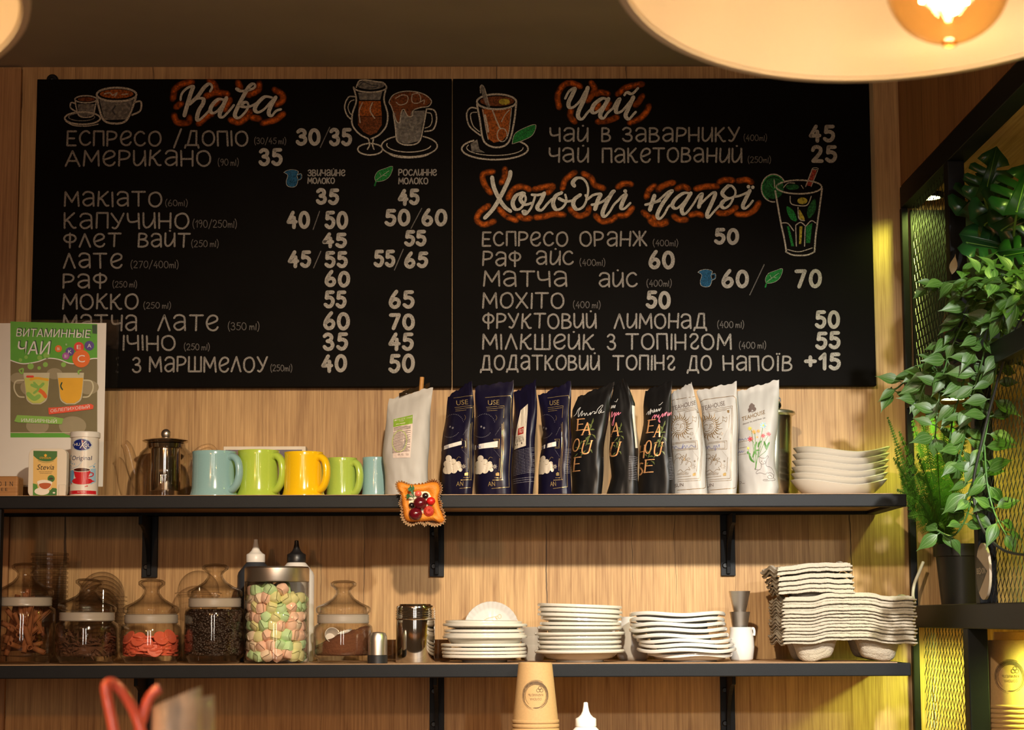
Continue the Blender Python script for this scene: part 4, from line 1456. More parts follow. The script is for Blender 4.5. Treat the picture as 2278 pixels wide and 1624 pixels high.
# glass teapot with steel infuser
Yp = -.10
tp = at(368, 1050, Yp)
pk = mpp(368, 1050, Yp)
zb_ = ZU+.0013
pt = thing('teapot', 'clear glass teapot with shiny steel infuser and ball knob lid', 'teapot', (tp.x, Yp, zb_))
zz = lambda y: at(368, y, Yp).z-zb_
b = MB()
r0_ = 66*pk
b.lathe([(r0_*.92, 0), (r0_*1.02, .004), (r0_*1.02, zz(1060)), (r0_*.98, zz(1030)), (r0_*.86, zz(1008)), (r0_*.66, zz(996)), (r0_*.64, zz(988)),
         (r0_*.61, zz(988)), (r0_*.63, zz(997)), (r0_*.83, zz(1010)), (r0_*.95, zz(1032)), (r0_*.98, zz(1060)), (r0_*.98, .006), (0, .006)], n=48)
b.build('pot_body', M['glass'], pt, smooth=60)
b = MB()
sp_ = catmull([(-r0_*.95, 0, zz(1062)), (-r0_*1.08, 0, zz(1045)), (-r0_*1.2, 0, zz(1015)), (-r0_*1.3, 0, zz(995)), (-r0_*1.42, 0, zz(985))], 6)
b.tube(sp_, [.014-.006*i/(len(sp_)-1) for i in range(len(sp_))], 14, caps=False)
b.build('spout', M['glass'], pt, smooth=60)
b = MB()
b.tube(catmull([(r0_*.9, 0, zz(1012)), (r0_*1.2, 0, zz(996)), (r0_*1.55, 0, zz(994)), (r0_*1.78, 0, zz(1020)), (r0_*1.7, 0, zz(1058)), (r0_*1.3, 0, zz(1075)), (r0_*1.0, 0, zz(1076))], 6), .0042, 10)
b.build('handle', M['glass'], pt, smooth=60)
b = MB()
b.lathe([(0, zz(1093)), (32*pk, zz(1093)), (33*pk, zz(1090)), (33*pk, zz(999)), (38*pk, zz(997)), (40*pk, zz(988)), (0, zz(988))], n=48)
b.build('infuser', M['chrome'], pt)
b = MB()
b.lathe([(30*pk, zz(990)), (40*pk, zz(987)), (50*pk, zz(984)), (52.5*pk, zz(981)), (50*pk, zz(979.5)), (34*pk, zz(976)), (12*pk, zz(974.5)), (0, zz(974.5))], n=48)
ld = b.build('lid', M['chrome'], pt)
b = MB()
b.ball((0, 0, zz(965.5)), 11.3*pk, nu=24, nv=16)
b.lathe([(5*pk, zz(976)), (4.4*pk, zz(970))], n=16)
b.build('knob', M['brushed'], ld, smooth=60)

# mugs
def mug_parts(t, w_, h_, m_, hside=1):
    r = w_/2
    b = MB()
    prof = [(0, 0), (r*.99, 0), (r*1.10, .001), (r*1.10, .003), (r*1.05, h_*.09), (r*1.0, h_*.2), (r*.985, h_*.5), (r*.985, h_*.9), (r*1.0, h_*.985), (r*.985, h_), (r*.955, h_*.985), (r*.93, h_*.9), (r*.93, h_*.06), (0, h_*.05)]
    b.lathe(prof, n=56)
    b.build('mug_body', m_, t, smooth=60)
    b = MB()
    a = -.55
    dx, dy = math.cos(a), math.sin(a)
    pts = catmull([(r*.90, h_*.86), (r*1.12, h_*.87), (r*1.38, h_*.76), (r*1.47, h_*.52), (r*1.36, h_*.30), (r*1.12, h_*.17), (r*.93, h_*.15)], 7)
    b.tube([(q*dx, q*dy, z) for q, z in pts], [.0062+.0016*abs(2*i/(len(pts)-1)-1)**3 for i in range(len(pts))], 14, flat=1.35, ref=(-dy, dx, 0))
    b.build('handle', m_, t, smooth=60)

mugs = [('#87adb0', 427, 525, 1005, -.215, 'light blue mug beside the glass teapot'), ('#a9c24a', 528, 621, 1003, -.190, 'lime green mug between the blue mug and the yellow mug'),
        ('#e8bb14', 632, 719, 1007, -.215, 'bright yellow mug in the row of mugs'), ('#a3bb4e', 727, 794, 1020, -.135, 'smaller lime green mug set back behind the yellow mug'),
        ('#87adb0', 806, 866, 1019, -.13, 'light blue mug half hidden by the white paper bag')]
for col, x0, x1, yt, Y, lb in mugs:
    p = at((x0+x1)/2, 1050, Y)
    k = mpp((x0+x1)/2, 1050, Y)
    t = thing('mug', lb, 'mug', (p.x, Y, ZU+.0013))
    mm = M.setdefault('mug'+col, mat('glazed_mug_'+col[1:], col, .16, var=.05, scale=400, coat=.5))
    mug_parts(t, (x1-x0)*k, at(500, yt, Y).z-ZU-.0013, mm)

# boxed tea behind the mugs
Yg = -.055
gb = thing('gift_box', 'flat white edged box with navy front behind the mugs', 'box', (at(590, 1050, Yg).x, Yg+.02, ZU+.0013))
b = MB()
gx0, gx1, gz = at(497, 1000, Yg).x, at(680, 1000, Yg).x, at(590, 993, Yg).z
b.box(gx0, gx1, Yg, Yg+.04, ZU+.0013, gz)
b.build('carton', mat('cream_carton', (.66, .58, .47), .6), gb, world=True, smooth=0, bevel=.001)
b = MB()
b.box(gx0+.004, gx1-.007, Yg-.0008, Yg-.0001, ZU+.012, gz-.0066)
b.build('navy_front', mat('navy_print', (.022, .022, .06), .3, var=.4, scale=30), gb, world=True, smooth=0)
# ---------------------------------------------------------------- standing foil bags on the upper shelf
def interp(tab, y):
    tab = sorted(tab)
    if y <= tab[0][0]:
        return tab[0][1]
    for (a, x0), (c, x1) in zip(tab[:-1], tab[1:]):
        if y <= c:
            return x0+(x1-x0)*(y-a)/(c-a)
    return tab[-1][1]

class Bag:
    """gusseted pouch: flat sealed top, deep bottom; edges given left and right, top may slant"""
    def __init__(s, left, right, topL, topR, Y0, d0, yaw=0, seed=0, amp=.0016, wav=1.5):
        s.left, s.right = left, right
        s.tl, s.tr, s.Y0, s.d0, s.yaw, s.seed, s.amp, s.wav = topL, topR, Y0, d0, yaw, seed, amp, wav
        s.pb = 1101.0

    def top(s, u):
        t = (u+1)/2
        return s.tl+(s.tr-s.tl)*t+s.wav*math.sin(7*u+s.seed)+s.wav*.8*math.sin(17*u+s.seed*2)

    def px(s, u, t):
        y = s.pb+(s.top(u)-s.pb)*t
        xl_, xr_ = interp(s.left, y), interp(s.right, y)
        xl_ += 1.2*math.sin(y*.06+s.seed)
        xr_ += 1.2*math.sin(y*.05+s.seed*3)
        return xl_+(xr_-xl_)*(u+1)/2, y

    def thick(s, u, t):
        prof = 1 if t < .5 else max(.03, 1-((t-.5)/.46)**1.6) if t < .96 else .03
        d = s.d0*prof*(max(0, 1-abs(u)**3.2))**.6
        n = noise.noise(Vector((u*1.6+s.seed*5, t*3.4, s.seed)))*1.0+noise.noise(Vector((u*3.4+s.seed, t*8+s.seed, 3)))*.5
        n2 = abs(noise.noise(Vector((u*2.2+t*2.5, t*2.2-u, s.seed*2+9))))
        return d+s.amp*n*(1 if prof > .1 else .5)-s.amp*1.6*max(0, .22-n2)*4*.5

    def surf(s, u, t, off=0):
        x, y = s.px(u, t)
        p = at(x, y, s.Y0)
        return Vector((p.x, s.Y0-s.thick(u, t)-off-s.yaw*u, p.z))

    def back(s, u, t):
        x, y = s.px(u, t)
        p = at(x, y, s.Y0)
        return Vector((p.x, s.Y0+max(.0008, s.thick(u, t)*.8)-s.yaw*u, p.z))

    def F(s, off=.0006):
        def f(x, y):
            u = 0
            for _ in range(3):
                t = (s.pb-y)/(s.pb-s.top(u))
                t = max(0, min(1, t))
                yy = s.pb+(s.top(u)-s.pb)*t
                xl_, xr_ = interp(s.left, yy), interp(s.right, yy)
                u = max(-.985, min(.985, 2*(x-xl_)/(xr_-xl_)-1))
            return s.surf(u, t, off)
        return f

    def mesh(s, nu=26, nt=46):
        b = MB()
        us = [math.sin(math.pi/2*(-1+2*k/nu)) for k in range(nu+1)]
        vs, fs = [], []
        for j in range(nt+1):
            t = j/nt
            for u in us:
                vs.append(s.surf(u, t))
        n1 = nu+1
        for j in range(nt+1):
            t = j/nt
            for u in us:
                vs.append(s.back(u, t))
        o = n1*(nt+1)
        for j in range(nt):
            for k in range(nu):
                a = j*n1+k
                fs.append((a, a+1, a+n1+1, a+n1))
                fs.append((o+a, o+a+n1, o+a+n1+1, o+a+1))
        for j in range(nt):
            a = j*n1
            fs.append((a, a+n1, o+a+n1, o+a))
            a = j*n1+nu
            fs.append((a, o+a, o+a+n1, a+n1))
        for k in range(nu):
            fs.append((k, o+k, o+k+1, k+1))
            a = nt*n1+k
            fs.append((a, a+1, o+a+1, o+a))
        b.add(vs, fs)
        return b

def bag_thing(bag, label, m_, name='tea_bag', cat='tea bag', group=None):
    x, y = bag.px(0, 0)
    p = at(x, y, bag.Y0)
    t = thing(name, label, cat, (p.x, bag.Y0, ZU+.0013), group)
    bag.mesh().build('pouch', m_, t, world=True, smooth=75)
    return t

M['navy'] = mat('navy_foil', (.0055, .0042, .017), .38, var=.15, spec=.3)
M['blackfoil'] = mat('black_matt_foil', (.006, .0055, .0055), .4, var=.15, spec=.3)
M['whitefoil'] = mat('white_paper_foil', (.35, .335, .32), .5, var=.03)
M['gold'] = mat('gold_print', (.55, .40, .17), .3, metal=.6, var=.1)
M['goldink'] = mat('bronze_print', (.20, .12, .045), .4, metal=.3, var=.1)
M['copper'] = mat('copper_print', (.72, .36, .15), .4, metal=.25, var=.1)
M['cream'] = mat('cream_print', (.66, .58, .46), .5, var=.06)
M['tape'] = mat('paper_tape', (.70, .66, .60), .7, var=.05)
M['pen'] = mat('ballpoint_ink', (.12, .13, .30), .6)
M['leafgreen'] = mat('leaf_print', (.09, .11, .03), .5, var=.3, scale=300)
M['greydust'] = mat('dim_print', (.16, .15, .17), .6)
M['pink'] = mat('pink_marker', (.60, .17, .24), .6)
M['silverpen'] = mat('white_marker', (.48, .47, .45), .6)
M['redlabel'] = mat('red_label', (.36, .03, .02), .5)
M['matcha'] = mat('matcha_green_label', (.20, .34, .03), .5, var=.04)
M['palepink'] = mat('pale_pink_label', (.62, .50, .44), .6, var=.03)
M['darktext'] = mat('dark_label_text', (.10, .07, .06), .7)
M['kraftdark'] = mat('wood_stick', (.42, .20, .05), .6, var=.2, scale=200)

# white matcha bag with a stick
wb = Bag([(862, 870), (900, 863), (960, 854), (1010, 851), (1101, 857)], [(862, 963), (960, 956), (1050, 953), (1101, 952)], 886, 862, -.20, .026, .012, 1, .0022)
t = bag_thing(wb, 'white paper bag with green and pink label and a stick in its open top', mat('white_kraft_pouch', (.42, .40, .37), .6, var=.04), 'matcha_bag', 'bag')
b = MB()
F = [crop(840, 830, 5.8)(wb.F(.0006+.0003*k)) for k in range(4)]
def gridfill(b, quad, F, mi, n=5, m=5):
    (x0, y0), (x1, y1), (x2, y2), (x3, y3) = quad
    vs = []
    for j in range(m+1):
        for i in range(n+1):
            u, v = i/n, j/m
            vs.append(F((x0*(1-u)+x1*u)*(1-v)+(x3*(1-u)+x2*u)*v, (y0*(1-u)+y1*u)*(1-v)+(y3*(1-u)+y2*u)*v))
    fs = []
    for j in range(m):
        for i in range(n):
            a = j*(n+1)+i
            fs.append((a, a+n+1, a+n+2, a+1))
    b.add(vs, fs, mi)
gridfill(b, [(205, 600), (462, 550), (455, 665), (200, 705)], F[0], 0)
gridfill(b, [(200, 705), (455, 665), (435, 1105), (210, 1105)], F[0], 1, 5, 9)
text(b, 'МАТЧА ОРГАНІЧНИЙ', 215, 452, 628, 604, F[1], 2, slope=.16)
text(b, '№ 316', 275, 340, 640, 618, F[1], 2, slope=.12)
paras(b, 240, 380, 668, 668, 1, F[1], 2, 7, .13)
paras(b, 208, 425, 712, 752, 4, F[1], 3, 6, .12)
paras(b, 205, 425, 775, 1040, 20, F[1], 3, 6, .1)
b.ell(290, 890, 92, 140, F[1], 4, wd=16)
text(b, '09. 02. 2025', 275, 412, 1076, 1052, F[1], 3)
b.build('paper_label', [M['matcha'], M['palepink'], M['cream'], M['darktext'], mat('pale_green_mark', (.40, .42, .18), .6)], t, world=True, smooth=0)
b = MB()
q0, q1 = at(934, 905, -.2), at(939, 839, -.2)
b.tube([q0, q0.lerp(q1, .5), q1], .0042, 12)
tag(b.build('wooden_stick', M['kraftdark']), 'short brown wooden stick poking out of the white paper bag', 'stick')
b = MB()
for k in range(8):
    x0 = 888+k*8.5
    vs = [at(x0, 884-k*2.9, -.199), at(x0+9, 881-k*2.9, -.199), at(x0+9, 872-k*2.7-(k % 3)*2, -.192), at(x0, 875-k*2.7-(k % 2)*2, -.192)]
    b.add(vs, [(0, 1, 2, 3)])
b.build('foil_lining', M['chrome'], t, world=True, smooth=0, solid=.0006)

FINE[0] = True
# navy bags: print drawn in crop units of one photograph region
def navy_front(bag, t, dx, dy=0, sq=1.0, cx=1055, tape=None, clip=None, let='N'):
    """artwork in the pixel frame of the second navy bag, shifted by dx"""
    f0, f1, f2 = bag.F(.0008), bag.F(.0013), bag.F(.0018)
    W = lambda F: (lambda x, y: F(cx+dx+(x-cx)*sq, y+dy))
    K = crop(970, 840, 6.0133)
    A, B_, C_ = K(W(f0)), K(W(f1)), K(W(f2))
    b = MB()
    for pts in ('660 268 995 255 1010 300 975 1480 745 1498', '670 405 915 395 905 560', '905 620 890 1385 760 1385', '680 430 900 422', '885 640 870 1360 790 1355', '680 455 820 452', '850 1100 848 1265', '760 1390 900 1385'):
        p = pairs(pts)
        for u, v in zip(p[:-1], p[1:]):
            n = 8
            b.rib([(u[0]+(v[0]-u[0])*k/n, u[1]+(v[1]-u[1])*k/n) for k in range(n+1)], 5, A, 0)
    b.rib(pairs('770 845 845 843 838 965 770 960'), 6, A, 0)
    b.rib(pairs('775 858 826 870 826 950 775 948'), 4, A, 0)
    text(b, 'USE', 695, 848, 375, 308, A, 0)
    text(b, 'AN', 700, 792, 1466, 1405, A, 0)
    for k in range(16):
        a = R(-150+k*9)
        b.ell(640+150*math.cos(a), 650+155*math.sin(a)+(40 if False else 0), 5, 5, A, 3, n=8)
    for k in range(13):
        a = R(40+k*8)
        b.ell(620+140*math.cos(a), 660+150*math.sin(a), 5, 5, A, 3, n=8)
    b.ell(607, 665, 12, 14, A, 3)
    b.ell(645, 685, 13, 15, A, 3)
    for k in range(9):
        b.ell(858-k*8, 690+k*12, 3.5, 3.5, A, 3, n=8)
        b.ell(775+k*9, 985+k*11, 3.5, 3.5, A, 3, n=8)
    gridfill(b, tape or [(525, 905), (825, 868), (820, 950), (520, 965)], B_, 2)
    if let:
        b.rib(catmull(pairs('545 950 555 915 565 945 575 918 585 945 600 915 590 950 605 940'), 4), 3, C_, 4)
    for (x, y, r_) in ((590, 1090, 42), (650, 1140, 40), (560, 1160, 45), (620, 1200, 70), (700, 1200, 60), (560, 1240, 55), (660, 1250, 45), (590, 1260, 40), (745, 1250, 26), (720, 1165, 30)):
        b.ell(x, y, r_, r_, B_, 1, n=20)
    b.ell(650, 1140, 34, 34, C_, 0, wd=3, a0=-90, a1=120)
    b.ell(715, 1190, 36, 42, C_, 0, wd=3, a0=-80, a1=80)
    for k in range(8):
        a = R(k*45)
        b.rib([(788+16*math.cos(a), 1208+16*math.sin(a)), (788+30*math.cos(a), 1208+30*math.sin(a))], 4, A, 1)
    b.ell(788, 1208, 11, 11, A, 1, wd=4)
    b.fill(pairs('805 1330 802 1300 825 1282 850 1290 850 1330'), A, 0)
    b.rib(catmull(pairs('690 1120 720 1080 752 1090'), 5), 4, A, 0)
    b.rib(catmull(pairs('800 520 815 555 800 590'), 5), 3, A, 0)
    b.build('gold_print', [M['gold'], M['cream'], M['tape'], M['greydust'], M['pen']], t, world=True, smooth=0)

n1 = Bag([(880, 997), (960, 985), (1030, 980), (1101, 984)], [(846, 1051), (900, 1054), (1000, 1056), (1101, 1052)], 879, 848, -.205, .030, .02, 2)
t = bag_thing(n1, 'navy foil tea bag with cloud print, nearest the orange tart ornament', M['navy'])
navy_front(n1, t, -70, 0, 1.0, tape=[(485, 928), (775, 868), (775, 918), (480, 978)])
n2 = Bag([(866, 1058), (900, 1056), (1000, 1055), (1101, 1058)], [(850, 1141), (900, 1142), (1000, 1141), (1101, 1136)], 858, 849, -.20, .030, .015, 3)
t = bag_thing(n2, 'navy foil tea bag with bright gold frame and cloud, second from the tart ornament', M['navy'])
navy_front(n2, t, 0)
n3 = Bag([(868, 1143), (920, 1143), (1000, 1140), (1101, 1140)], [(848, 1193), (900, 1194), (1000, 1190), (1101, 1186)], 872, 848, -.185, .028, .02, 4)
t = bag_thing(n3, 'navy foil tea bag turned backwards showing fine print and a red tag', M['navy'])
K = crop(970, 840, 6.0133)
A, B_ = K(n3.F(.0006)), K(n3.F(.001))
b = MB()
gridfill(b, [(1125, 440), (1222, 362), (1200, 930), (1040, 965)], A, 0, 6, 10)
gridfill(b, [(1105, 690), (1175, 668), (1172, 765), (1095, 782)], B_, 1)
text(b, '107', 1118, 1170, 752, 695, K(n3.F(.0014)), 0)
paras(b, 1065, 1178, 800, 870, 6, B_, 2, 4, .05)
b.ell(1145, 890, 9, 16, B_, 2)
paras(b, 1035, 1315, 990, 1310, 17, A, 3, 5, .12)
paras(b, 1022, 1300, 1365, 1420, 3, A, 3, 6, .06)
b.build('back_print', [M['cream'], M['redlabel'], M['darktext'], M['greydust']], t, world=True, smooth=0)
n4 = Bag([(878, 1196), (920, 1204), (960, 1209), (1010, 1202), (1101, 1196)], [(849, 1268), (900, 1270), (1000, 1270), (1101, 1270)], 878, 850, -.20, .032, .02, 5)
t = bag_thing(n4, 'navy foil tea bag whose side prints a text block, beside the black bags', M['navy'])
navy_front(n4, t, 142, 0, .82, tape=[(480, 920), (790, 872), (790, 935), (470, 965)])
A = K(n4.F(.0006))
b = MB()
paras(b, 1715, 1792, 985, 1300, 15, A, 0, 5, .1)
b.build('side_print', [M['greydust']], t, world=True, smooth=0)

# black bags with big copper letters
def letters(bag, t, items_, K, extra=None):
    A, B_ = K(bag.F(.0008)), K(bag.F(.0014))
    b = MB()
    for (s, x0, x1, ba, tp) in items_:
        th = (x1-x0)
        sp = {'E': ['0 1 .0 0', '0 1 1 1', '0 .52 .8 .52', '0 0 1 0'], 'A': ['0 0 .55 1', '.55 1 1 0', '.2 .38 .85 .38'], 'H': ['0 0 .1 1', '.9 0 1 1', '0 .5 1 .5'], 'U': ['.1 1 0 .35 .15 .05 .5 0 .8 .1 .9 .4 1 1']}
        if s in 'OS':
            if s == 'O':
                b.ell((x0+x1)/2, (ba+tp)/2, th/2-6, (ba-tp)/2-6, A, 0, wd=15, rot=8)
            else:
                b.rib(catmull([(x0+th*.9, tp+10), (x0+th*.4, tp+5), (x0+th*.2, tp+(ba-tp)*.3), (x0+th*.6, tp+(ba-tp)*.5), (x0+th*.8, tp+(ba-tp)*.75), (x0+th*.4, ba-4), (x0, ba-12)], 6), 18, A, 0)
            continue
        for st in sp[s]:
            p = [(x0+th*a+.12*c*(ba-tp)-.06*(ba-tp), ba-(ba-tp)*c) for a, c in pairs(st)]
            b.rib(catmull(p, 6) if len(p) > 2 else p, 17 if abs(p[0][0]-p[-1][0]) < th*.75 or s in 'U' else 11, A, 0)
        for a, c in {'E': ((0, 0), (0, 1)), 'A': ((0, 0), (1, 0)), 'H': ((0, 0), (1, 1)), 'U': ((.1, 1), (1, 1))}[s]:
            xx_, yy_ = x0+th*a+.12*c*(ba-tp)-.06*(ba-tp), ba-(ba-tp)*c
            b.rib([(xx_-16, yy_), (xx_+16, yy_)], 6, A, 0)
    if extra:
        extra(b, A, B_)
    b.build('copper_lettering', [M['copper'], M['leafgreen'], M['silverpen'], M['pink'], M['greydust'], M['cream']], t, world=True, smooth=0)

def sprig(b, F, x, y, k=1.0):
    for st in ((0, 0, 40, -120), (10, -20, 75, -20), (-10, -30, -50, -60), (30, -80, 60, -180), (20, -60, -5, -110), (40, 40, 90, 100), (0, 60, -60, 130)):
        x0, y0, x1, y1 = [q*k for q in st]
        mx_, my_ = (x0+x1)/2+8, (y0+y1)/2-8
        b.rib([(x+x0, y+y0), (x+mx_, y+my_), (x+x1, y+y1)], [4*k, 22*k, 3*k], F, 1)

K2 = crop(1230, 840, 6.0133)
k1 = Bag([(880, 1286), (910, 1275), (1000, 1272), (1101, 1272)], [(857, 1366), (900, 1356), (1000, 1343), (1101, 1338)], 880, 852, -.20, .032, .02, 6)
t = bag_thing(k1, 'black foil tea bag lettered in copper with white handwriting, first of the black ones', M['blackfoil'])
letters(k1, t, [('E', 330, 410, 710, 560), ('A', 390, 490, 780, 620), ('O', 265, 350, 995, 820), ('U', 390, 500, 1035, 865), ('E', 290, 365, 1255, 1075)], K2,
        lambda b, A, B_: ([sprig(b, A, x, y, k) for x, y, k in ((470, 740, 1), (430, 930, 1), (330, 980, .7))],
                          b.rib(catmull(pairs('290 510 320 480 340 430 375 395 350 450 345 530 380 470 400 450 380 520 420 480 425 520 450 480 460 520 490 490 500 480 490 515 530 470 560 480 540 500 570 490 590 440 640 390 655 400 600 480 610 500 640 450 630 490 670 480'), 4), 7, B_, 2),
                          paras(b, 655, 690, 1090, 1400, 16, A, 4, 5, .1)))
k2 = Bag([(845, 1368), (900, 1358), (1000, 1357), (1060, 1360), (1101, 1350)], [(842, 1388), (900, 1412), (1000, 1418), (1101, 1420)], 856, 842, -.215, .026, .012, 7)
t = bag_thing(k2, 'narrow black foil tea bag turned sideways with a beige sticker on its edge', M['blackfoil'])
letters(k2, t, [('A', 775, 870, 790, 615), ('U', 778, 880, 1055, 875)], K2,
        lambda b, A, B_: ([sprig(b, A, x, y, .8) for x, y in ((860, 760), (835, 960))],
                          b.rib(catmull(pairs('785 410 800 370 795 410 820 370 815 410 840 370 830 410'), 4), 7, B_, 2), b.rib(pairs('830 320 850 330 868 290'), 6, B_, 2),
                          b.rib(catmull(pairs('780 530 790 480 800 460 790 530 830 470 820 540 800 640 785 630 800 590 850 470 840 520 880 470 870 510 905 480'), 4), 8, B_, 3),
                          gridfill(b, [(1050, 385), (1095, 395), (1118, 955), (1085, 960)], A, 5), paras(b, 1005, 1120, 1070, 1370, 14, A, 4, 5, -.1)))
k3 = Bag([(868, 1438), (900, 1434), (940, 1432), (1000, 1424), (1101, 1420)], [(849, 1494), (900, 1492), (960, 1490), (1030, 1495), (1101, 1497)], 866, 848, -.20, .032, .02, 8)
t = bag_thing(k3, 'black foil tea bag with pink handwriting beside the white sun bags', M['blackfoil'])
letters(k3, t, [('E', 1265, 1340, 745, 575), ('A', 1350, 1420, 810, 650), ('H', 1165, 1225, 1075, 910), ('O', 1232, 1312, 1030, 850), ('U', 1350, 1440, 1060, 890), ('S', 1145, 1200, 1300, 1140), ('E', 1225, 1330, 1275, 1110)], K2,
        lambda b, A, B_: ([sprig(b, A, x, y, k) for x, y, k in ((1415, 780, 1), (1390, 960, 1), (1260, 1090, .9))],
                          b.rib(catmull(pairs('1250 490 1280 450 1270 500 1310 420 1290 500 1320 440 1330 480 1350 430 1350 475 1380 430 1375 470 1410 430 1405 465 1435 420'), 4), 7, B_, 2),
                          b.rib(pairs('1410 380 1430 375 1460 345'), 6, B_, 2),
                          b.rib(catmull(pairs('1310 580 1320 540 1350 510 1340 560 1370 510 1380 550 1400 510 1395 560 1410 620 1390 590 1420 540 1450 500 1440 550 1480 490 1470 540 1500 480 1510 540 1530 490 1530 530 1560 480 1560 520 1590 495'), 4), 8, B_, 3),
                          paras(b, 1530, 1590, 1095, 1380, 15, A, 4, 5, .1)))

# white sun bags
def sun_print(bag, t, dx, pen):
    K = crop(1480, 840, 6.0133)
    W = lambda F: (lambda x, y: F(x+dx, y))
    A, B_ = K(W(bag.F(.0008))), K(W(bag.F(.0013)))
    b = MB()
    # drawn in the frame of the second sun bag
    def line(s, w_=4, smooth=False):
        p = pairs(s)
        if smooth:
            b.rib(catmull(p, 6), w_, A, 0)
            return
        for u, v in zip(p[:-1], p[1:]):
            b.rib([(u[0]+(v[0]-u[0])*k/8, u[1]+(v[1]-u[1])*k/8) for k in range(9)], w_, A, 0)
    line('440 335 520 290 900 258 935 290 940 800 920 1480 880 1498 560 1512', 6)
    text(b, 'TEAHOUSE', 490, 785, 440, 378, A, 1, slope=.20)
    line('470 490 500 445 880 395 850 1390 560 1400')
    line('480 505 510 465 865 420 835 1365 560 1375')
    line('650 470 800 445')
    line('835 515 820 690')
    line('805 1095 795 1270')
    line('560 1340 725 1330')
    b.fill(pairs('805 452 835 448 832 490 808 485'), A, 0)
    b.fill(pairs('750 1330 748 1300 770 1288 788 1290 786 1328'), A, 2)
    cx, cy = 575, 660
    b.ell(cx, cy, 72, 88, A, 0, wd=5, rot=10)
    for k in range(28):
        a = R(k*360/28)
        r0, r1 = (92, 175) if k % 2 else (95, 140)
        wob = .08
        b.rib([(cx+r0*math.cos(a), cy+r0*1.12*math.sin(a)), (cx+(r0+r1)/2*math.cos(a+wob), cy+(r0+r1)/2*1.12*math.sin(a+wob)), (cx+r1*math.cos(a-.02), cy+r1*1.12*math.sin(a-.02))], [14, 10, 2], A, 0)
    for e in ('530 640 550 628 568 640', '598 640 618 625 635 636'):
        line(e, 5, True)
    line('590 630 592 680 575 690', 4, True)
    line('545 715 565 722 590 712', 6, True)
    b.ell(525, 685, 14, 16, A, 0, wd=3)
    b.ell(605, 672, 14, 16, A, 0, wd=3)
    line('745 535 775 560 800 545 790 610 765 590 745 600 750 560 745 535', 4, True)
    for (x, y, r_) in ((730, 770, 26), (748, 1205, 34), (765, 1135, 12), (718, 835, 10), (685, 810, 8)):
        for k in range(8):
            a = R(k*45)
            b.rib([(x+r_*.4*math.cos(a), y+r_*.4*math.sin(a)), (x+r_*math.cos(a), y+r_*math.sin(a))], 3, A, 0)
    for k in range(12):
        b.ell(812-k*5.5, 700+k*13, 2.4, 2.4, A, 0, n=6)
        b.ell(735+k*7, 995+k*9, 2.4, 2.4, A, 0, n=6)
    line('500 880 800 865 800 975 500 985')
    line('500 895 775 882 775 962 500 968')
    b.rib(catmull(pairs(pen), 4), 4, B_, 3)
    for (x, y, r_) in ((560, 1060, 34), (600, 1100, 30), (640, 1140, 40), (690, 1170, 36), (560, 1130, 50)):
        b.ell(x, y, r_, r_, A, 0, wd=3.5, a0=-200, a1=60)
    line('555 1265 590 1240 630 1275 670 1240 710 1250 690 1210', 4, True)
    for k in range(16):
        b.rib([(560+k*9, 1280+8*math.sin(k)), (550+k*9, 1312)], 2.5, A, 0)
    for q in ('630 1120 610 1080 620 1050 640 1080 630 1120', '630 1120 680 1090 705 1100 670 1120 630 1120', '625 1115 655 1050 660 1030 655 1070 630 1115'):
        line(q, 4, True)
    text(b, 'SUN' if dx < -20 else 'UN', 530 if dx < -20 else 560, 632, 1470, 1425, A, 1, slope=.06)
    b.build('gold_print', [M['goldink'], M['darktext'], M['gold'], M['pen']], t, world=True, smooth=0)

s1 = Bag([(866, 1497), (920, 1495), (960, 1490), (1020, 1496), (1101, 1497)], [(852, 1536), (880, 1543), (940, 1560), (1010, 1568), (1101, 1572)], 872, 852, -.19, .028, .015, 9)
t = bag_thing(s1, 'white foil tea bag with gold sun print, half covered by its twin', M['whitefoil'])
sun_print(s1, t, -66, '480 960 500 920 520 955 530 920 560 950 580 955 600 960 625 900 610 965 640 920 650 960 670 920 690 955 720 920 760 950 770 930')
s2 = Bag([(872, 1552), (900, 1560), (960, 1568), (1020, 1570), (1101, 1572)], [(850, 1637), (900, 1640), (1000, 1640), (1101, 1636)], 868, 852, -.20, .030, .015, 10)
t = bag_thing(s2, 'white foil tea bag with gold sun print standing beside the cat bag', M['whitefoil'])
sun_print(s2, t, 0, '535 955 545 915 560 955 570 915 590 950 600 955 620 960 640 920 650 990 660 920 680 950 700 910 705 950')
s3 = Bag([(868, 1641), (950, 1640), (1020, 1640), (1101, 1645)], [(846, 1731), (880, 1733), (980, 1724), (1040, 1722), (1085, 1730), (1101, 1727)], 869, 846, -.20, .032, .012, 12)
t = bag_thing(s3, 'white foil tea bag printed with coloured wild flowers and a line drawn cat', M['whitefoil'])
K3 = crop(1480, 840, 6.0133)
A, B_ = K3(s3.F(.0008)), K3(s3.F(.0013))
CK = ['darktext', 'goldink', 'leafgreen2', 'fl_red', 'fl_yel', 'fl_blue', 'pen', 'fl_orange']
M['leafgreen2'] = mat('stem_print', (.055, .17, .03), .5)
for k, c in (('fl_red', '#b5303c'), ('fl_yel', '#c9b73a'), ('fl_blue', '#8fb7c4'), ('fl_orange', '#d8934a')):
    M[k] = mat('flower_'+k[3:], c, .5)
b = MB()
text(b, 'TEAHOUSE', 1022, 1310, 590, 535, A, 1, slope=.30)
text(b, 'discover the world finest teas', 1030, 1308, 640, 618, A, 0, slope=.27)
for (x, y, r_) in ((1150, 400, 36), (1125, 440, 24), (1180, 430, 24), (1150, 370, 20), (1170, 385, 18)):
    b.ell(x, y, r_, r_*1.1, A, 0)
b.rib(pairs('1112 470 1135 462 1150 470 1190 455'), 10, A, 0)
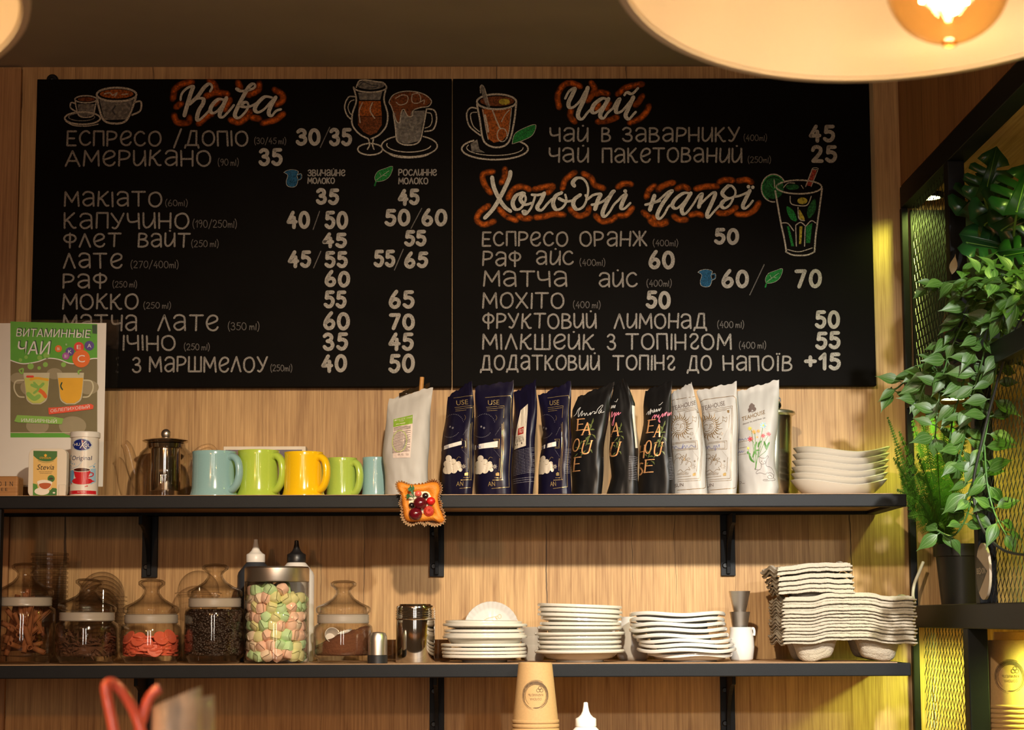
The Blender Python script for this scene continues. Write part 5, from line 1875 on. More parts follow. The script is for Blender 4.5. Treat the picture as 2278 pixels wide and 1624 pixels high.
for st, k in (('1180 1240 1190 1100 1160 900 1115 850', 2), ('1180 1240 1190 1080 1180 900 1165 750', 2), ('1185 1230 1215 1060 1230 900 1270 690', 2), ('1185 1200 1240 960 1270 830', 2), ('1210 1100 1290 900 1340 800', 2), ('1170 1150 1110 1060 1090 960', 2), ('1170 1150 1130 750 1110 700', 2), ('1220 1080 1330 980 1290 870', 2)):
    b.rib(catmull(pairs(st), 6), 5, A, 2)
for st in ('1170 1150 1130 1110 1105 1040', '1200 1050 1175 960 1195 880', '1230 990 1180 1000 1150 1080', '1325 985 1310 930 1290 880', '1330 985 1340 930 1360 890', '1215 950 1225 900 1250 870', '1120 1040 1090 1020 1085 1005'):
    p = catmull(pairs(st), 4)
    n = len(p)
    b.rib(p, [4+22*math.sin(math.pi*(i+.3)/(n+.6)) for i in range(n)], A, 2)
for (x, y, r_, k) in ((1112, 838, 30, 'fl_red'), (1345, 778, 26, 'fl_red'), (1272, 800, 24, 'fl_red'), (1160, 742, 26, 'fl_orange'), (1215, 735, 20, 'fl_orange'), (1195, 815, 14, 'fl_orange'), (1278, 660, 36, 'fl_blue'), (1110, 695, 22, 'fl_yel'), (1090, 958, 16, 'fl_yel')):
    for q in range(7):
        a = R(q*51)
        b.rib([(x, y), (x+r_*math.cos(a), y+r_*math.sin(a))], [r_*.2, r_*.45], A, CK.index(k))
    if k == 'fl_blue':
        b.ell(x, y, 12, 12, B_, 4)
for st in ('1230 1075 1235 1140 1270 1180 1310 1160 1330 1110 1350 1080 1335 1065 1310 1095 1260 1095 1232 1070', '1255 1180 1250 1230 1195 1270 1190 1300 1240 1290 1300 1310 1330 1280', '1318 1150 1320 1200 1380 1220 1420 1290 1410 1360 1430 1370 1420 1390 1340 1395 1280 1395 1275 1380 1330 1380', '1180 1225 1172 1240 1190 1248 1240 1250', '1330 1300 1370 1290 1410 1320 1400 1360 1350 1370 1330 1340 1360 1320 1385 1340'):
    b.rib(catmull(pairs(st), 5), 3.4, A, 0)
b.ell(1260, 1138, 6, 5, A, 0)
b.ell(1303, 1138, 6, 5, A, 0)
b.rib(pairs('1272 1160 1280 1166 1290 1160'), 3, A, 0)
for y, st in ((858, '975 850 985 820 1000 845 1010 825 1030 845 1050 820 1060 840 1090 810'), (940, ''), (1030, '980 1010 990 985 1000 1010 1015 985 1020 1010 1040 990')):
    b.rib(pairs('972 %d 1070 %d' % (y+8, y)), 3, A, 1)
    if st:
        b.rib(catmull(pairs(st), 4), 4, B_, 6)
b.ell(995, 1405, 14, 14, A, 0, wd=3)
b.rib(pairs('1018 1418 1045 1420'), 3, A, 0)
b.build('flower_and_cat_print', [M[k] for k in CK], t, world=True, smooth=0)

FINE[0] = False
# green gleaming steel canister behind the cat bag
Yc = -.105
p = at(1718, 1000, Yc)
k = mpp(1718, 1000, Yc)
t = thing('canister', 'tall polished steel canister with ring knob lid behind the cat bag', 'canister', (p.x, Yc, ZU+.0013))
zc = lambda y: at(1718, y, Yc).z-ZU-.0013
b = MB()
b.lathe([(0, 0), (40*k, 0), (42*k, .004), (43*k, zc(1000)), (45*k, zc(930)), (45*k, zc(922)), (0, zc(922))], n=48)
b.build('canister_body', mat('gleaming_steel', (.62, .60, .48), .2, metal=1, var=.05), t)
b = MB()
b.lathe([(46*k, zc(926)), (53*k, zc(922)), (52*k, zc(917)), (44*k, zc(914)), (20*k, zc(911)), (0, zc(911))], n=48)
l_ = b.build('lid', M['brushed'], t)
b = MB()
b.ball((12*k, 0, zc(902)), 10*k)
b.tube([(12*k+8*k*math.cos(R(a)), 0, zc(890)+8*k*math.sin(R(a))) for a in range(0, 360, 20)], 1.4*k, 6, closed=True)
b.build('knob', M['steel_dark'], l_)

# stack of six wavy white bowls
Yw = -.165
kk = mpp(1865, 1040, Yw)
def wave_bowl():
    b = MB()
    A_, B2, H = 108*kk, .068, 37*kk
    def rim(x):
        u = x/A_
        return H*(.83+.20*math.cos((u+1)*2.55)+.30*max(0, u-.2)**1.6) if True else H
    def shell(off, n=56, m=9):
        vs = []
        for j in range(m+1):
            s_ = j/m
            for q in range(n):
                a = 2*math.pi*q/n
                g = .52+.48*s_**.75
                x, y = (A_-off)*g*math.cos(a)*1.0, (B2-off)*g*math.sin(a)
                top_ = rim(A_*math.cos(a)*.98)
                z = off*1.0+(top_-off*.6)*s_**1.35 if s_ > 0 else off
                vs.append((x+(.003*s_), y, z))
        return vs
    n, m = 56, 9
    o, i = shell(0), shell(.0032)
    b.add(o+i, [])
    N = len(o)
    fs = [tuple(reversed(range(n)))]
    for j in range(m):
        for q in range(n):
            l = (q+1) % n
            fs.append((j*n+q, j*n+l, j*n+n+l, j*n+n+q))
            fs.append((N+j*n+q, N+j*n+n+q, N+j*n+n+l, N+j*n+l))
    for q in range(n):
        l = (q+1) % n
        fs.append((m*n+q, m*n+l, N+m*n+l, N+m*n+q))
    fs.append(tuple(N+q for q in range(n)))
    b.f += fs
    b.m += [0]*len(fs)
    return b
pb_ = at(1863, 1060, Yw)
place = ['bottom wavy white bowl standing on the upper shelf', 'second wavy white bowl from the bottom of the stack', 'third wavy white bowl from the bottom of the stack',
         'third wavy white bowl from the top of the stack', 'second wavy white bowl from the top of the stack', 'topmost wavy white bowl beside the fern']
src = None
for i in range(6):
    loc = (pb_.x+(i-2.5)*1.6*kk+.003, Yw, ZU+.0013+i*14.4*kk)
    if src is None:
        src = wave_bowl().build('wavy_bowl', mat('cream_glazed_china', (.55, .50, .42), .2, var=.03, coat=.3), None, loc=loc, smooth=60)
        tag(src, place[0], 'bowl', 'stack of wavy bowls')
    else:
        dup(src, loc, place[i])

# felt fruit tart hanging on the shelf edge
Yt_ = -.3065
tc_ = at(937, 1121, Yt_)
kt = mpp(937, 1121, Yt_)
tt = thing('tart_ornament', 'square berry tart ornament in pleated paper hanging on the upper shelf edge', 'ornament', (tc_.x, Yt_, tc_.z))
Q = lambda x, y, d=0: Vector(((860+x/12.49-937)*kt, -d, -(1060+y/12.49-1121)*kt))
out = pairs('285 185 420 150 560 200 700 250 900 225 1080 200 1200 130 1330 100 1450 160 1530 260 1545 400 1500 500 1480 640 1550 760 1540 900 1610 1010 1640 1200 1590 1320 1430 1390 1280 1390 1150 1330 1080 1400 1000 1330 860 1330 700 1390 560 1340 460 1230 410 1080 430 900 370 800 380 700 420 600 340 430 280 300')
p = catmull(out, 8, True)
zig = []
for i, q in enumerate(p):
    a = p[(i+1) % len(p)]
    dx, dy = a[0]-q[0], a[1]-q[1]
    l = math.hypot(dx, dy) or 1
    s_ = 20*(1 if i % 4 < 2 else -1)
    zig.append((q[0]+dy/l*s_, q[1]-dx/l*s_))
b = MB()
n = len(zig)
vs = [Q(x, y, .022+.0015*(i % 4 < 2)) for i, (x, y) in enumerate(zig)]+[Q(930+(x-930)*.80, 750+(y-750)*.80, .002) for x, y in zig]
b.add(vs, [(i, (i+1) % n, n+(i+1) % n, n+i) for i in range(n)]+[tuple(range(n, 2*n))])
b.build('paper_case', mat('pleated_brown_paper', (.42, .27, .14), .7, var=.15), tt, smooth=0, solid=.0006)
body = pairs('300 200 420 170 620 230 900 235 1150 195 1330 180 1440 230 1480 420 1430 620 1470 850 1560 1080 1610 1230 1500 1300 1300 1230 1000 1250 700 1260 560 1220 500 1080 460 850 440 650 400 480 310 340')
pb2 = catmull(body, 5, True)
inner = [(930+(x-930)*.55+10, 750+(y-750)*.55) for x, y in pb2]
b = MB()
n = len(pb2)
rings = []
for f_, d_ in ((1.0, .004), (1.02, .015), (.95, .0235), (.80, .027), (.66, .0255), (.58, .0215), (.50, .019)):
    rings.append([Q(930+(x-930)*f_, 750+(y-750)*f_, d_+.0014*noise.noise(Vector((x*.006, y*.006, f_*3)))) for x, y in pb2])
vs = [v for r_ in rings for v in r_]
fs = [(j*n+i, j*n+(i+1) % n, (j+1)*n+(i+1) % n, (j+1)*n+i) for j in range(len(rings)-1) for i in range(n)]
fs.append(tuple((len(rings)-1)*n+i for i in range(n)))
b.add(vs, fs)
b.build('pastry', mat('orange_baked_pastry', (.62, .20, .012), .6, var=.35, scale=55, bump=.5, bscale=500), tt, smooth=80)
b = MB()
b.ball(Q(930, 780, .019), .026, (1, .22, 1), 20, 12, amp=.15, freq=150)
b.build('cream_filling', mat('cream_filling', (.68, .58, .40), .5), tt)
for nm, x, y, r_, c in (('pink_berry', 897, 503, 96, (.62, .10, .07)), ('dark_berry', 1093, 558, 88, (.012, .006, .006)), ('red_berry', 1245, 708, 122, (.50, .006, .006)),
                        ('cherry', 948, 768, 190, (.085, .004, .008)), ('cherry', 822, 1062, 190, (.10, .003, .008)), ('dark_berry', 715, 822, 86, (.012, .006, .006))):
    b = MB()
    b.ball(Q(x, y, .024+r_*kt/12.49*.55), r_*kt/12.49, (1, .9, .92), 24, 16)
    o = b.build(nm, mat('glossy_'+nm, c, .16 if nm != 'red_berry' else .4, var=.2, coat=.5 if nm != 'red_berry' else 0), tt, smooth=60)
b = MB()
rc = Q(1185, 985, .026)
rr = 140*kt/12.49
for j in range(4):
    for q in range(18-j*3):
        a = 2*math.pi*(q+.5*(j % 2))/(18-j*3)
        fr = 1-.22*j
        b.ball(rc+Vector((rr*.82*fr*math.cos(a), -rr*(.15+.2*j)*(1 if j < 3 else .6), rr*.82*fr*math.sin(a)*1.05)), rr*.22, nu=8, nv=6)
b.ball(rc, rr*.75, (1, .5, 1), 14, 8)
b.build('raspberry', mat('raspberry_red', (.45, .03, .015), .3, var=.3, scale=300), tt, smooth=60)
b = MB()
for st, wd_ in (('790 590 740 480 690 370 690 300', [20, 60, 150, 40]), ('720 480 760 380 750 290', [20, 60, 30]), ('790 600 690 590 610 560 550 570', [20, 40, 90, 20]), ('690 595 620 610 580 650', [16, 50, 16]), ('680 590 650 560 640 530', [16, 40, 14])):
    p = catmull(pairs(st), 5)
    ww = [wd_[min(len(wd_)-1, int(i/len(p)*len(wd_)))] for i in range(len(p))]
    b.rib(p, ww, lambda x, y: Q(x, y, .036+.002*math.sin(x*.02)))
b.build('green_sprig', mat('felt_green', (.02, .10, .03), .6), tt, smooth=0, solid=.0012)
# ================================================================= lower shelf
ZS = ZL+.0013
YJ = -.235

def zat(px, y, Y):
    return at(px, y, Y).z-ZS

M['cinnamon'] = mat('cinnamon_bark', (.23, .075, .022), .75, var=.3, scale=150, stretch=(1, 1, 1))
M['coffee'] = mat('roasted_beans', (.022, .010, .006), .45, var=.4, scale=120)
M['cocoa'] = mat('cocoa_powder', (.13, .045, .018), .95, var=.25, scale=250, bump=.8, bscale=300)
M['petal'] = mat('dried_petals', (.085, .032, .014), .85, var=.5, scale=90)
M['disc'] = mat('coral_candy_disc', (.72, .135, .075), .5, var=.1, scale=200)

def jar(cx, half, knob, flange, base, label, tilt=0):
    k = mpp(cx, 1400, YJ)
    p = at(cx, 1400, YJ)
    t = thing('glass_jar', label, 'jar', (p.x, YJ, ZS))
    r = half*k
    zf = zat(cx, flange, YJ)
    zs = zat(cx, flange+13, YJ)
    ze = zat(cx, flange+34, YJ)
    b = MB()
    b.lathe([(0, .0015), (r*.80, 0), (r*.86, .003), (r*.86, .007), (r*.97, .012), (r, .022), (r, ze-.012), (r*.975, ze-.004), (r*.86, ze), (r*.85, zs), (r*.82, zs), (r*.83, ze-.001),
             (r*.945, ze-.006), (r*.965, ze-.014), (r*.965, .023), (r*.93, .015), (0, .012)], n=56)
    b.build('jar_body', M['glass'], t, smooth=60)
    b = MB()
    b.lathe([(r*.855, ze+.001), (r*.875, ze+.003), (r*.865, ze+.006), (r*.875, ze+.009), (r*.865, ze+.012), (r*.875, zs-.001), (r*.845, zs)], n=56)
    b.build('seal_ring', M['seal'], t, smooth=40)
    zk = zat(cx, knob, YJ)
    h = zk-zf
    b = MB()
    b.lathe([(0, -.011), (r*.80, -.011), (r*.86, -.009), (r*.92, -.006), (r*.925, .001), (r*.86, .0045), (r*.62, h*.20), (r*.38, h*.36), (r*.26, h*.52), (r*.24, h*.62), (r*.32, h*.72), (r*.43, h*.80), (r*.44, h*.90),
             (r*.34, h*.97), (r*.15, h*1.0), (0, h*1.0)], n=56)
    b.lathe([(r*.80, -.008), (r*.78, .002), (r*.58, h*.17), (r*.34, h*.33), (r*.22, h*.50), (r*.20, h*.62), (r*.28, h*.74), (r*.37, h*.82), (r*.36, h*.88), (r*.26, h*.94), (0, h*.955)], n=40)
    b.build('jar_lid', M['glass'], t, loc=(0, 0, zf), rot=(0, tilt, 0), smooth=60)
    return t, p.x, r, k

def inside(x, r, z):
    return (x, YJ, ZS+z)

# 1 cinnamon
t, X, r, k = jar(53, 69, 1252, 1316, 1474, 'leftmost tall glass jar filled with cinnamon sticks')
def stick_mesh(L_, rad):
    b = MB()
    vs, fs = [], []
    sec = []
    for i in range(15):
        a = i/14*2.1*math.pi+.2
        rr = rad*(1-.35*(i/14))
        sec.append((rr*math.cos(a), rr*math.sin(a)))
    n = len(sec)
    for j in range(7):
        z = L_*(j/6-.5)
        bend = .0025*math.sin(j/6*math.pi)
        for (x, y) in sec:
            vs.append((x+bend+.0004*noise.noise(Vector((x*400, y*400, j))), y, z))
    for j in range(6):
        for i in range(n-1):
            fs.append((j*n+i, j*n+i+1, j*n+n+i+1, j*n+n+i))
    b.add(vs, fs)
    return b
protos = []
rj = random.Random(5)
for i in range(32):
    L_ = .082
    R_ = r*.80
    a = rj.uniform(0, 2*math.pi)
    th = rj.uniform(.25, 1.45) if i > 5 else rj.uniform(.12, .4)
    hz = L_/2*math.cos(th)
    hx = L_/2*math.sin(th)
    rad = max(0, R_-hx)*rj.uniform(.5, 1)
    b_ = rj.uniform(0, 2*math.pi)
    if i % 2:
        b_ = rj.uniform(-2.4, -.7)
    z = .019+hz+rj.uniform(0, .032)*(1 if i > 4 else 1.2)
    loc = (X+rad*math.cos(b_), YJ+rad*math.sin(b_), ZS+z)
    rot = (0, th, a)
    if len(protos) < 3:
        o = stick_mesh(L_*(.9+.1*len(protos)), .0046+.0006*len(protos)).build('cinnamon_stick', M['cinnamon'], None, loc=loc, rot=rot, smooth=60, solid=.0008)
        tag(o, 'rolled brown cinnamon stick inside the leftmost glass jar', 'cinnamon stick', 'cinnamon sticks in the leftmost jar')
        protos.append(o)
    else:
        dup(protos[i % 3], loc, rot=rot)

# 2 dried flowers
t, X, r, k = jar(193, 70, 1287, 1349, 1475, 'short glass jar of dark dried flowers with its lid tilted', .075)
b = MB()
for i in range(260):
    a, q = rj.uniform(0, 2*math.pi), math.sqrt(rj.random())*r*.85
    if i % 3:
        q = r*.85
    z = .016+rj.random()*.042*(1-.35*(q/r)**2 if i % 3 == 0 else 1)*(.8+.3*math.sin(a*3))
    c = Vector((X+q*math.cos(a), YJ+q*math.sin(a), ZS+z))
    d = Vector((rj.gauss(0, 1), rj.gauss(0, 1), rj.gauss(0, .7))).normalized()
    s_ = d.orthogonal().normalized()
    L_ = rj.uniform(.006, .014)
    n_ = d.cross(s_)*L_*.35
    w_ = rj.uniform(.0014, .0036)
    cl = lambda v: v if (Vector((v.x-X, v.y-YJ, 0)).length < r*.94) else Vector((X, YJ, v.z))+Vector((v.x-X, v.y-YJ, 0)).normalized()*r*.94
    vs = [cl(v) for v in (c-d*L_, c-s_*w_+n_, c+s_*w_+n_, c+d*L_*.4-s_*w_*.7+n_*.7, c+d*L_*.4+s_*w_*.7+n_*.7, c+d*L_)]
    b.add(vs, [(0, 1, 2), (1, 3, 4, 2), (3, 5, 4)])
b.lathe([(0, .0135), (r*.80, .014), (r*.84, .03), (r*.5, .036), (0, .032)], c=(X, YJ, ZS), n=24)
tag(b.build('dried_flowers', M['petal'], None, smooth=0, solid=.0006), 'dark brown dried flower petals filling half of the tilted lid jar', 'dried flowers', kind='stuff')

# 3 coral discs
t, X, r, k = jar(336, 68, 1288, 1354, 1473, 'short glass jar of coral pink candy discs')
b = MB()
b.lathe([(0, -.0016), (.0135, -.0016), (.0142, -.0008), (.0142, .0008), (.0135, .0016), (0, .0016)], n=28)
src = b.build('candy_disc', M['disc'], None, loc=inside(X, r, .016), smooth=40)
tag(src, 'flat round coral pink candy disc in the short glass jar', 'candy', 'coral candy discs in the jar')
src.location = (X, YJ, ZS+.017)
nd = 0
for lay in range(9):
    z = .0165+lay*.0036
    for (q, m_) in ((r*.93-.0155, 9), (r*.93-.034, 4)):
        for k_ in range(m_):
            a = 2*math.pi*(k_+.5*(lay % 2)+rj.uniform(-.2, .2))/m_
            dup(src, (X+q*math.cos(a), YJ+q*math.sin(a), ZS+z+rj.uniform(0, .002)), rot=(rj.uniform(-.22, .22), rj.uniform(-.22, .22), 0))
for a, z, t_ in ((-2.75, .032, .2), (-2.2, .027, -.1), (-1.62, .036, .1), (-1.25, .026, .25), (-.85, .031, -.2), (-.35, .034, .1), (-1.9, .044, .5), (-1.0, .046, .6), (-.55, .049, .5), (-2.45, .047, .6)):
    dup(src, (X+(r*.93-.006)*math.cos(a), YJ+(r*.93-.006)*math.sin(a), ZS+z), rot=(R(90)-t_, 0, a+math.pi/2))

# 4 coffee beans
t, X, r, k = jar(477, 67, 1254, 1318, 1472, 'tall glass jar full of dark roasted coffee beans')
b = MB()
zt_ = zat(477, 1355, YJ)
b.lathe([(0, .0135), (r*.83, .014), (r*.88, .024), (r*.88, zt_-.006), (r*.7, zt_-.002), (0, zt_)], c=(X, YJ, ZS), n=40)
for i in range(1080):
    if i < 940:
        a, z, q = rj.uniform(-math.pi, .2), .016+rj.random()*(zt_-.022), r*.90
    else:
        a, q, z = rj.uniform(0, 6.28), r*.85*math.sqrt(rj.random()), zt_-.003
    e = Matrix.Rotation(rj.uniform(0, 6.28), 3, 'X') @ Matrix.Rotation(rj.uniform(0, 6.28), 3, 'Z')
    b.ball((X+q*math.cos(a), YJ+q*math.sin(a), ZS+z), .0038, (1, .72, .55), 8, 5, rot=e)
tag(b.build('coffee_beans', M['coffee'], None, smooth=60), 'dark roasted coffee beans packed into the tall glass jar', 'coffee beans', kind='stuff')

# 5 cocoa with scoop
t, X, r, k = jar(763.5, 66, 1291, 1354, 1473, 'short glass jar of brown cocoa powder with a scoop inside')
def mound(p, a):
    f = math.hypot(p.x, p.y)/r
    if p.z > .02:
        p.z += min(1, (p.z-.02)/.03)*.020*f*math.cos(a)+.004*noise.noise(Vector((p.x*70, p.y*70, 0)))
    return p
b = MB()
prof = [(0, .013), (r*.86, .0135), (r*.93, .017), (r*.94, .026)]+[(r*.94, .028+.003*i) for i in range(7)]+[(r*.8, .05), (r*.6, .052), (r*.4, .05), (r*.2, .048), (0, .047)]
b.lathe(prof, c=(X, YJ, ZS), n=64, warp=mound)
tag(b.build('cocoa_powder', M['cocoa'], None, smooth=60), 'heap of brown cocoa powder inside the short glass jar', 'cocoa powder', kind='stuff')
sc = at(738, 1415, YJ-.03)
sp_ = thing('scoop', 'small pale measuring scoop lying in the cocoa powder', 'scoop', (sc.x, sc.y, sc.z))
b = MB()
b.lathe([(0, -.012), (.010, -.0118), (.0145, .006), (.0135, .006), (.0092, -.0106), (0, -.0108)], n=32)
b.build('bowl', mat('pale_scoop', (.62, .58, .53), .3), sp_, rot=(R(70), 0, R(20)), smooth=50)
b = MB()
b.tube([(.011, 0, .002), (.022, .01, .007), (.034, .02, .010)], .0035, 8, flat=.35)
b.build('handle', M['white_plastic'], sp_)

# marshmallow jar
cx = 615
k = mpp(cx, 1400, YJ)
X = at(cx, 1400, YJ).x
r = 72*k
h = zat(cx, 1292, YJ)
mj = thing('marshmallow_jar', 'tall straight glass jar with brushed steel lid full of pastel marshmallows', 'jar', (X, YJ, ZS))
b = MB()
b.lathe([(0, .001), (r*.95, 0), (r, .005), (r, h*.99), (r*.96, h), (r*.955, h*.99), (r*.96, .008), (0, .006)], n=56)
b.build('jar_body', M['glass'], mj, smooth=60)
b = MB()
zl = zat(cx, 1261, YJ)
b.lathe([(0, h-.002), (r*.99, h-.002), (r*1.0, h), (r*1.0, zl-.003), (r*.96, zl), (0, zl)], n=56)
b.build('steel_lid', M['brushed'], mj)
def mallow(seed):
    b = MB()
    n = 6
    vs, idx, fs = [], {}, []
    for i in range(n):
        for j in range(n):
            for l in range(n):
                if i in (0, n-1) or j in (0, n-1) or l in (0, n-1):
                    p = Vector((i, j, l))*(2/(n-1))-Vector((1, 1, 1))
                    q = p.normalized()*.84+p*.27
                    q *= .0094*(1+.11*noise.noise(p*.9+Vector((seed*7, 0, 0))))
                    idx[i, j, l] = len(vs)
                    vs.append(q)
    for a in range(3):
        for s_ in (0, n-1):
            for u in range(n-1):
                for v in range(n-1):
                    c = []
                    for du, dv in ((0, 0), (1, 0), (1, 1), (0, 1)):
                        e = [u+du, v+dv]
                        e.insert(a, s_)
                        c.append(idx[tuple(e)])
                    fs.append(tuple(c) if s_ else tuple(reversed(c)))
    b.add(vs, fs)
    return b
cols = [('pale pink', (.86, .58, .46)), ('pale yellow green', (.76, .76, .40)), ('mint green', (.55, .80, .46)), ('cream pink', (.88, .74, .58))]
pro = []
for i, (nm, c) in enumerate(cols):
    m_ = mat('marshmallow_'+nm.replace(' ', '_'), c, .8, var=.08, scale=120, sss=.15)
    o = mallow(i+1).build('marshmallow', m_, None, loc=(X, YJ, ZS+.018+.021*i), smooth=180, sub=1)
    tag(o, nm+' marshmallow in the steel lidded glass jar', 'marshmallow', nm+' marshmallows in the jar')
    pro.append(o)
cnt = 0
pts_ = []
for lay in range(8):
    z = .0155+lay*.0168
    for ring, (q, m_) in enumerate(((r*.955-.0115, 17), (r*.955-.031, 10), (r*.3, 4))):
        for s_ in range(m_):
            a = 2*math.pi*(s_+.5*(lay % 2)+rj.uniform(-.18, .18))/m_
            if ring and lay < 6 and math.sin(a) > -.2:
                continue
            if lay == 7 and rj.random() < .45:
                continue
            if ring == 0 and math.sin(a) > .35:
                continue
            pts_.append((X+q*math.cos(a), YJ+q*math.sin(a), ZS+z+rj.uniform(-.003, .003)))
for p in pts_:
    n_ = noise.noise(Vector((p[0]*45, p[2]*45, 2)))+rj.uniform(-.5, .5)
    c = 0 if n_ < -.18 else 3 if n_ < .02 else 1 if n_ < .26 else 2
    dup(pro[c], p, rot=(rj.uniform(0, 6.28), rj.uniform(0, 6.28), rj.uniform(0, 6.28)), scale=[rj.uniform(.92, 1.16) for _ in range(3)])

# squeeze bottles
def squeeze(cx, Y, tip, capb, half, x_half, label, body_m, cap_m, ztop=None, name='squeeze_bottle', zb=None):
    k = mpp(cx, 1300, Y)
    X_ = at(cx, 1300, Y).x
    zb = ZS if zb is None else zb
    t = thing(name, label, 'bottle', (X_, Y, zb))
    zz_ = lambda y: at(cx, y, Y).z-zb
    c, rb = half*k, x_half*k
    b = MB()
    b.lathe([(0, 0), (rb*.96, 0), (rb, .004), (rb, zz_(capb+32)), (rb*.94, zz_(capb+24)), (c*1.02, zz_(capb+4)), (c*.9, zz_(capb+2)), (0, zz_(capb+2))], n=44)
    b.build('bottle_body', body_m, t, smooth=50)
    b = MB()
    z0, z1, zt_ = zz_(capb+2), zz_(capb-15), zz_(tip)
    H = zt_-z1
    b.lathe([(0, z0), (c*.98, z0), (c, z0+.001), (c*.985, z1), (c*.93, z1+.001), (c*.72, z1+H*.10), (c*.48, z1+H*.25), (c*.33, z1+H*.45), (c*.24, z1+H*.75), (c*.21, zt_-.001), (c*.12, zt_), (0, zt_)], n=44,
            warp=lambda p, a: p if not (z0+.0005 < p.z < z1+.0005) else Vector((p.x*(1+.012*math.cos(a*22)), p.y*(1+.012*math.cos(a*22)), p.z)))
    b.build('nozzle_cap', cap_m, t, smooth=50)
    return t
M['dkbottle'] = mat('dark_blue_grey_plastic', (.035, .04, .05), .4, var=.1)
squeeze(568, -.10, 1199, 1249, 21, 40, 'dark squeeze bottle with white nozzle behind the marshmallow jar', M['dkbottle'], M['white_plastic'])
squeeze(659, -.10, 1202, 1249, 21, 40, 'white squeeze bottle with black nozzle behind the marshmallow jar', M['white_plastic'], M['black_plastic'])

# clear cups and dome lids at the back
def clear_cup(rt, rb, h):
    b = MB()
    b.lathe([(0, 0), (rb, 0), (rb*1.01, .003), (rt*.985, h-.006), (rt*1.06, h-.005), (rt*1.06, h-.001), (rt*.98, h), (rt*.97, h-.004)], n=44)
    return b
Yb = -.085
kb = mpp(108, 1350, Yb)
Xb = at(108, 1350, Yb).x
src = None
for i in range(13):
    z = ZS+i*.0088
    if not src:
        src = clear_cup(39*kb, 27*kb, .100).build('plastic_cup', M['plastic'], None, loc=(Xb, Yb, z), smooth=50)
        tag(src, 'clear plastic cup in the tall nested stack behind the cinnamon jar', 'cup', 'clear cups stacked behind the cinnamon jar')
    else:
        dup(src, (Xb, Yb, z))
def dome(rt, h, n=10):
    b = MB()
    b.lathe([(rt*1.12, .0), (rt*1.13, .002), (rt*1.02, .003), (rt, .006)]+[(rt*math.cos(math.pi/2*i/n), .006+(h-.006)*math.sin(math.pi/2*i/n)) for i in range(1, n+1)], n=48)
    b.f = [f for f in b.f if len(f) < 20]
    b.m = [0]*len(b.f)
    return b
Xd = at(225, 1380, Yb).x
kd = mpp(225, 1380, Yb)
src = None
z0 = zat(225, 1330, Yb)+ZS
for i in range(14):
    z = z0-i*.0076
    if z < ZS:
        break
    if not src:
        src = dome(50*kd, 58*kd).build('plastic_dome', M['plastic'], None, loc=(Xd, Yb, z), smooth=60)
        tag(src, 'clear dome lid in the nested pile behind the dried flower jar', 'dome cover', 'dome lids piled behind the jars')
    else:
        dup(src, (Xd, Yb, z))
Xq = at(440, 1400, Yb).x
t = thing('dome_cup', 'clear plastic cup with dome lid behind the coffee bean jar', 'cup', (Xq, Yb, ZS))
cz = zat(440, 1322, Yb)
clear_cup(45*kd, 31*kd, cz).build('cup', M['plastic'], t, smooth=50)
dome(46*kd, 52*kd).build('lid', M['plastic'], t, loc=(0, 0, cz+.0005), smooth=60)

# small steel capsule shaker and ribbed steel shaker
Ya = -.285
k = mpp(840, 1440, Ya)
t = thing('salt_shaker', 'small domed steel shaker with black base beside the cocoa jar', 'shaker', (at(840, 1440, Ya).x, Ya, ZS))
z_ = lambda y: zat(840, y, Ya)
b = MB()
b.lathe([(0, z_(1457)), (21.5*k, z_(1457)), (21.5*k, z_(1425)), (20.5*k, z_(1415)), (17*k, z_(1408)), (10*k, z_(1406)), (0, z_(1405.5))], n=44)
b.build('steel_dome', M['brushed'], t)
b = MB()
b.lathe([(0, 0), (22.5*k, 0), (22.5*k, z_(1458)), (21*k, z_(1457)), (0, z_(1457))], n=44)
b.build('black_base', M['black_plastic'], t)
Ya = -.235
k = mpp(923, 1440, Ya)
t = thing('steel_shaker', 'polished steel shaker canister with ribbed screw lid beside the plates', 'shaker', (at(924, 1440, Ya).x, Ya, ZS))
z_ = lambda y: zat(924, y, Ya)
b = MB()
b.lathe([(0, 0), (42.5*k, 0), (43.5*k, .002), (43.5*k, z_(1380)), (0, z_(1380))], n=52)
b.build('can', M['chrome'], t)
b = MB()
prof = [(42*k, z_(1380)), (44*k, z_(1378))]
for i in range(4):
    y = 1376-i*5
    prof += [(44.5*k, z_(y)), (44.5*k, z_(y-2.5)), (42.8*k, z_(y-3.5)), (42.8*k, z_(y-4.5))]
prof += [(43.5*k, z_(1352)), (42*k, z_(1348)), (37*k, z_(1346.5)), (36*k, z_(1344)), (0, z_(1344))]
b.lathe(prof, n=52)
b.build('ribbed_lid', M['chrome'], t)
for i, (cx, lb) in enumerate(((874, 'low smoked glass dish behind the small domed shaker'), (975, 'low smoked glass dish behind the left plate stack'))):
    Yd = -.10
    b = MB()
    k = mpp(cx, 1440, Yd)
    b.lathe([(0, 0), (25*k, 0), (30*k, .012), (27*k, .013), (31*k, .026), (28*k, .027), (32*k, .040), (30*k, .040), (26*k, .006), (0, .004)], n=36)
    tag(b.build('glass_dish', glass_mat('smoked_glass_%d' % i, (.55, .48, .42), edge=.7), None, loc=(at(cx, 1440, Yd).x, Yd, ZS), smooth=40), lb, 'dish')

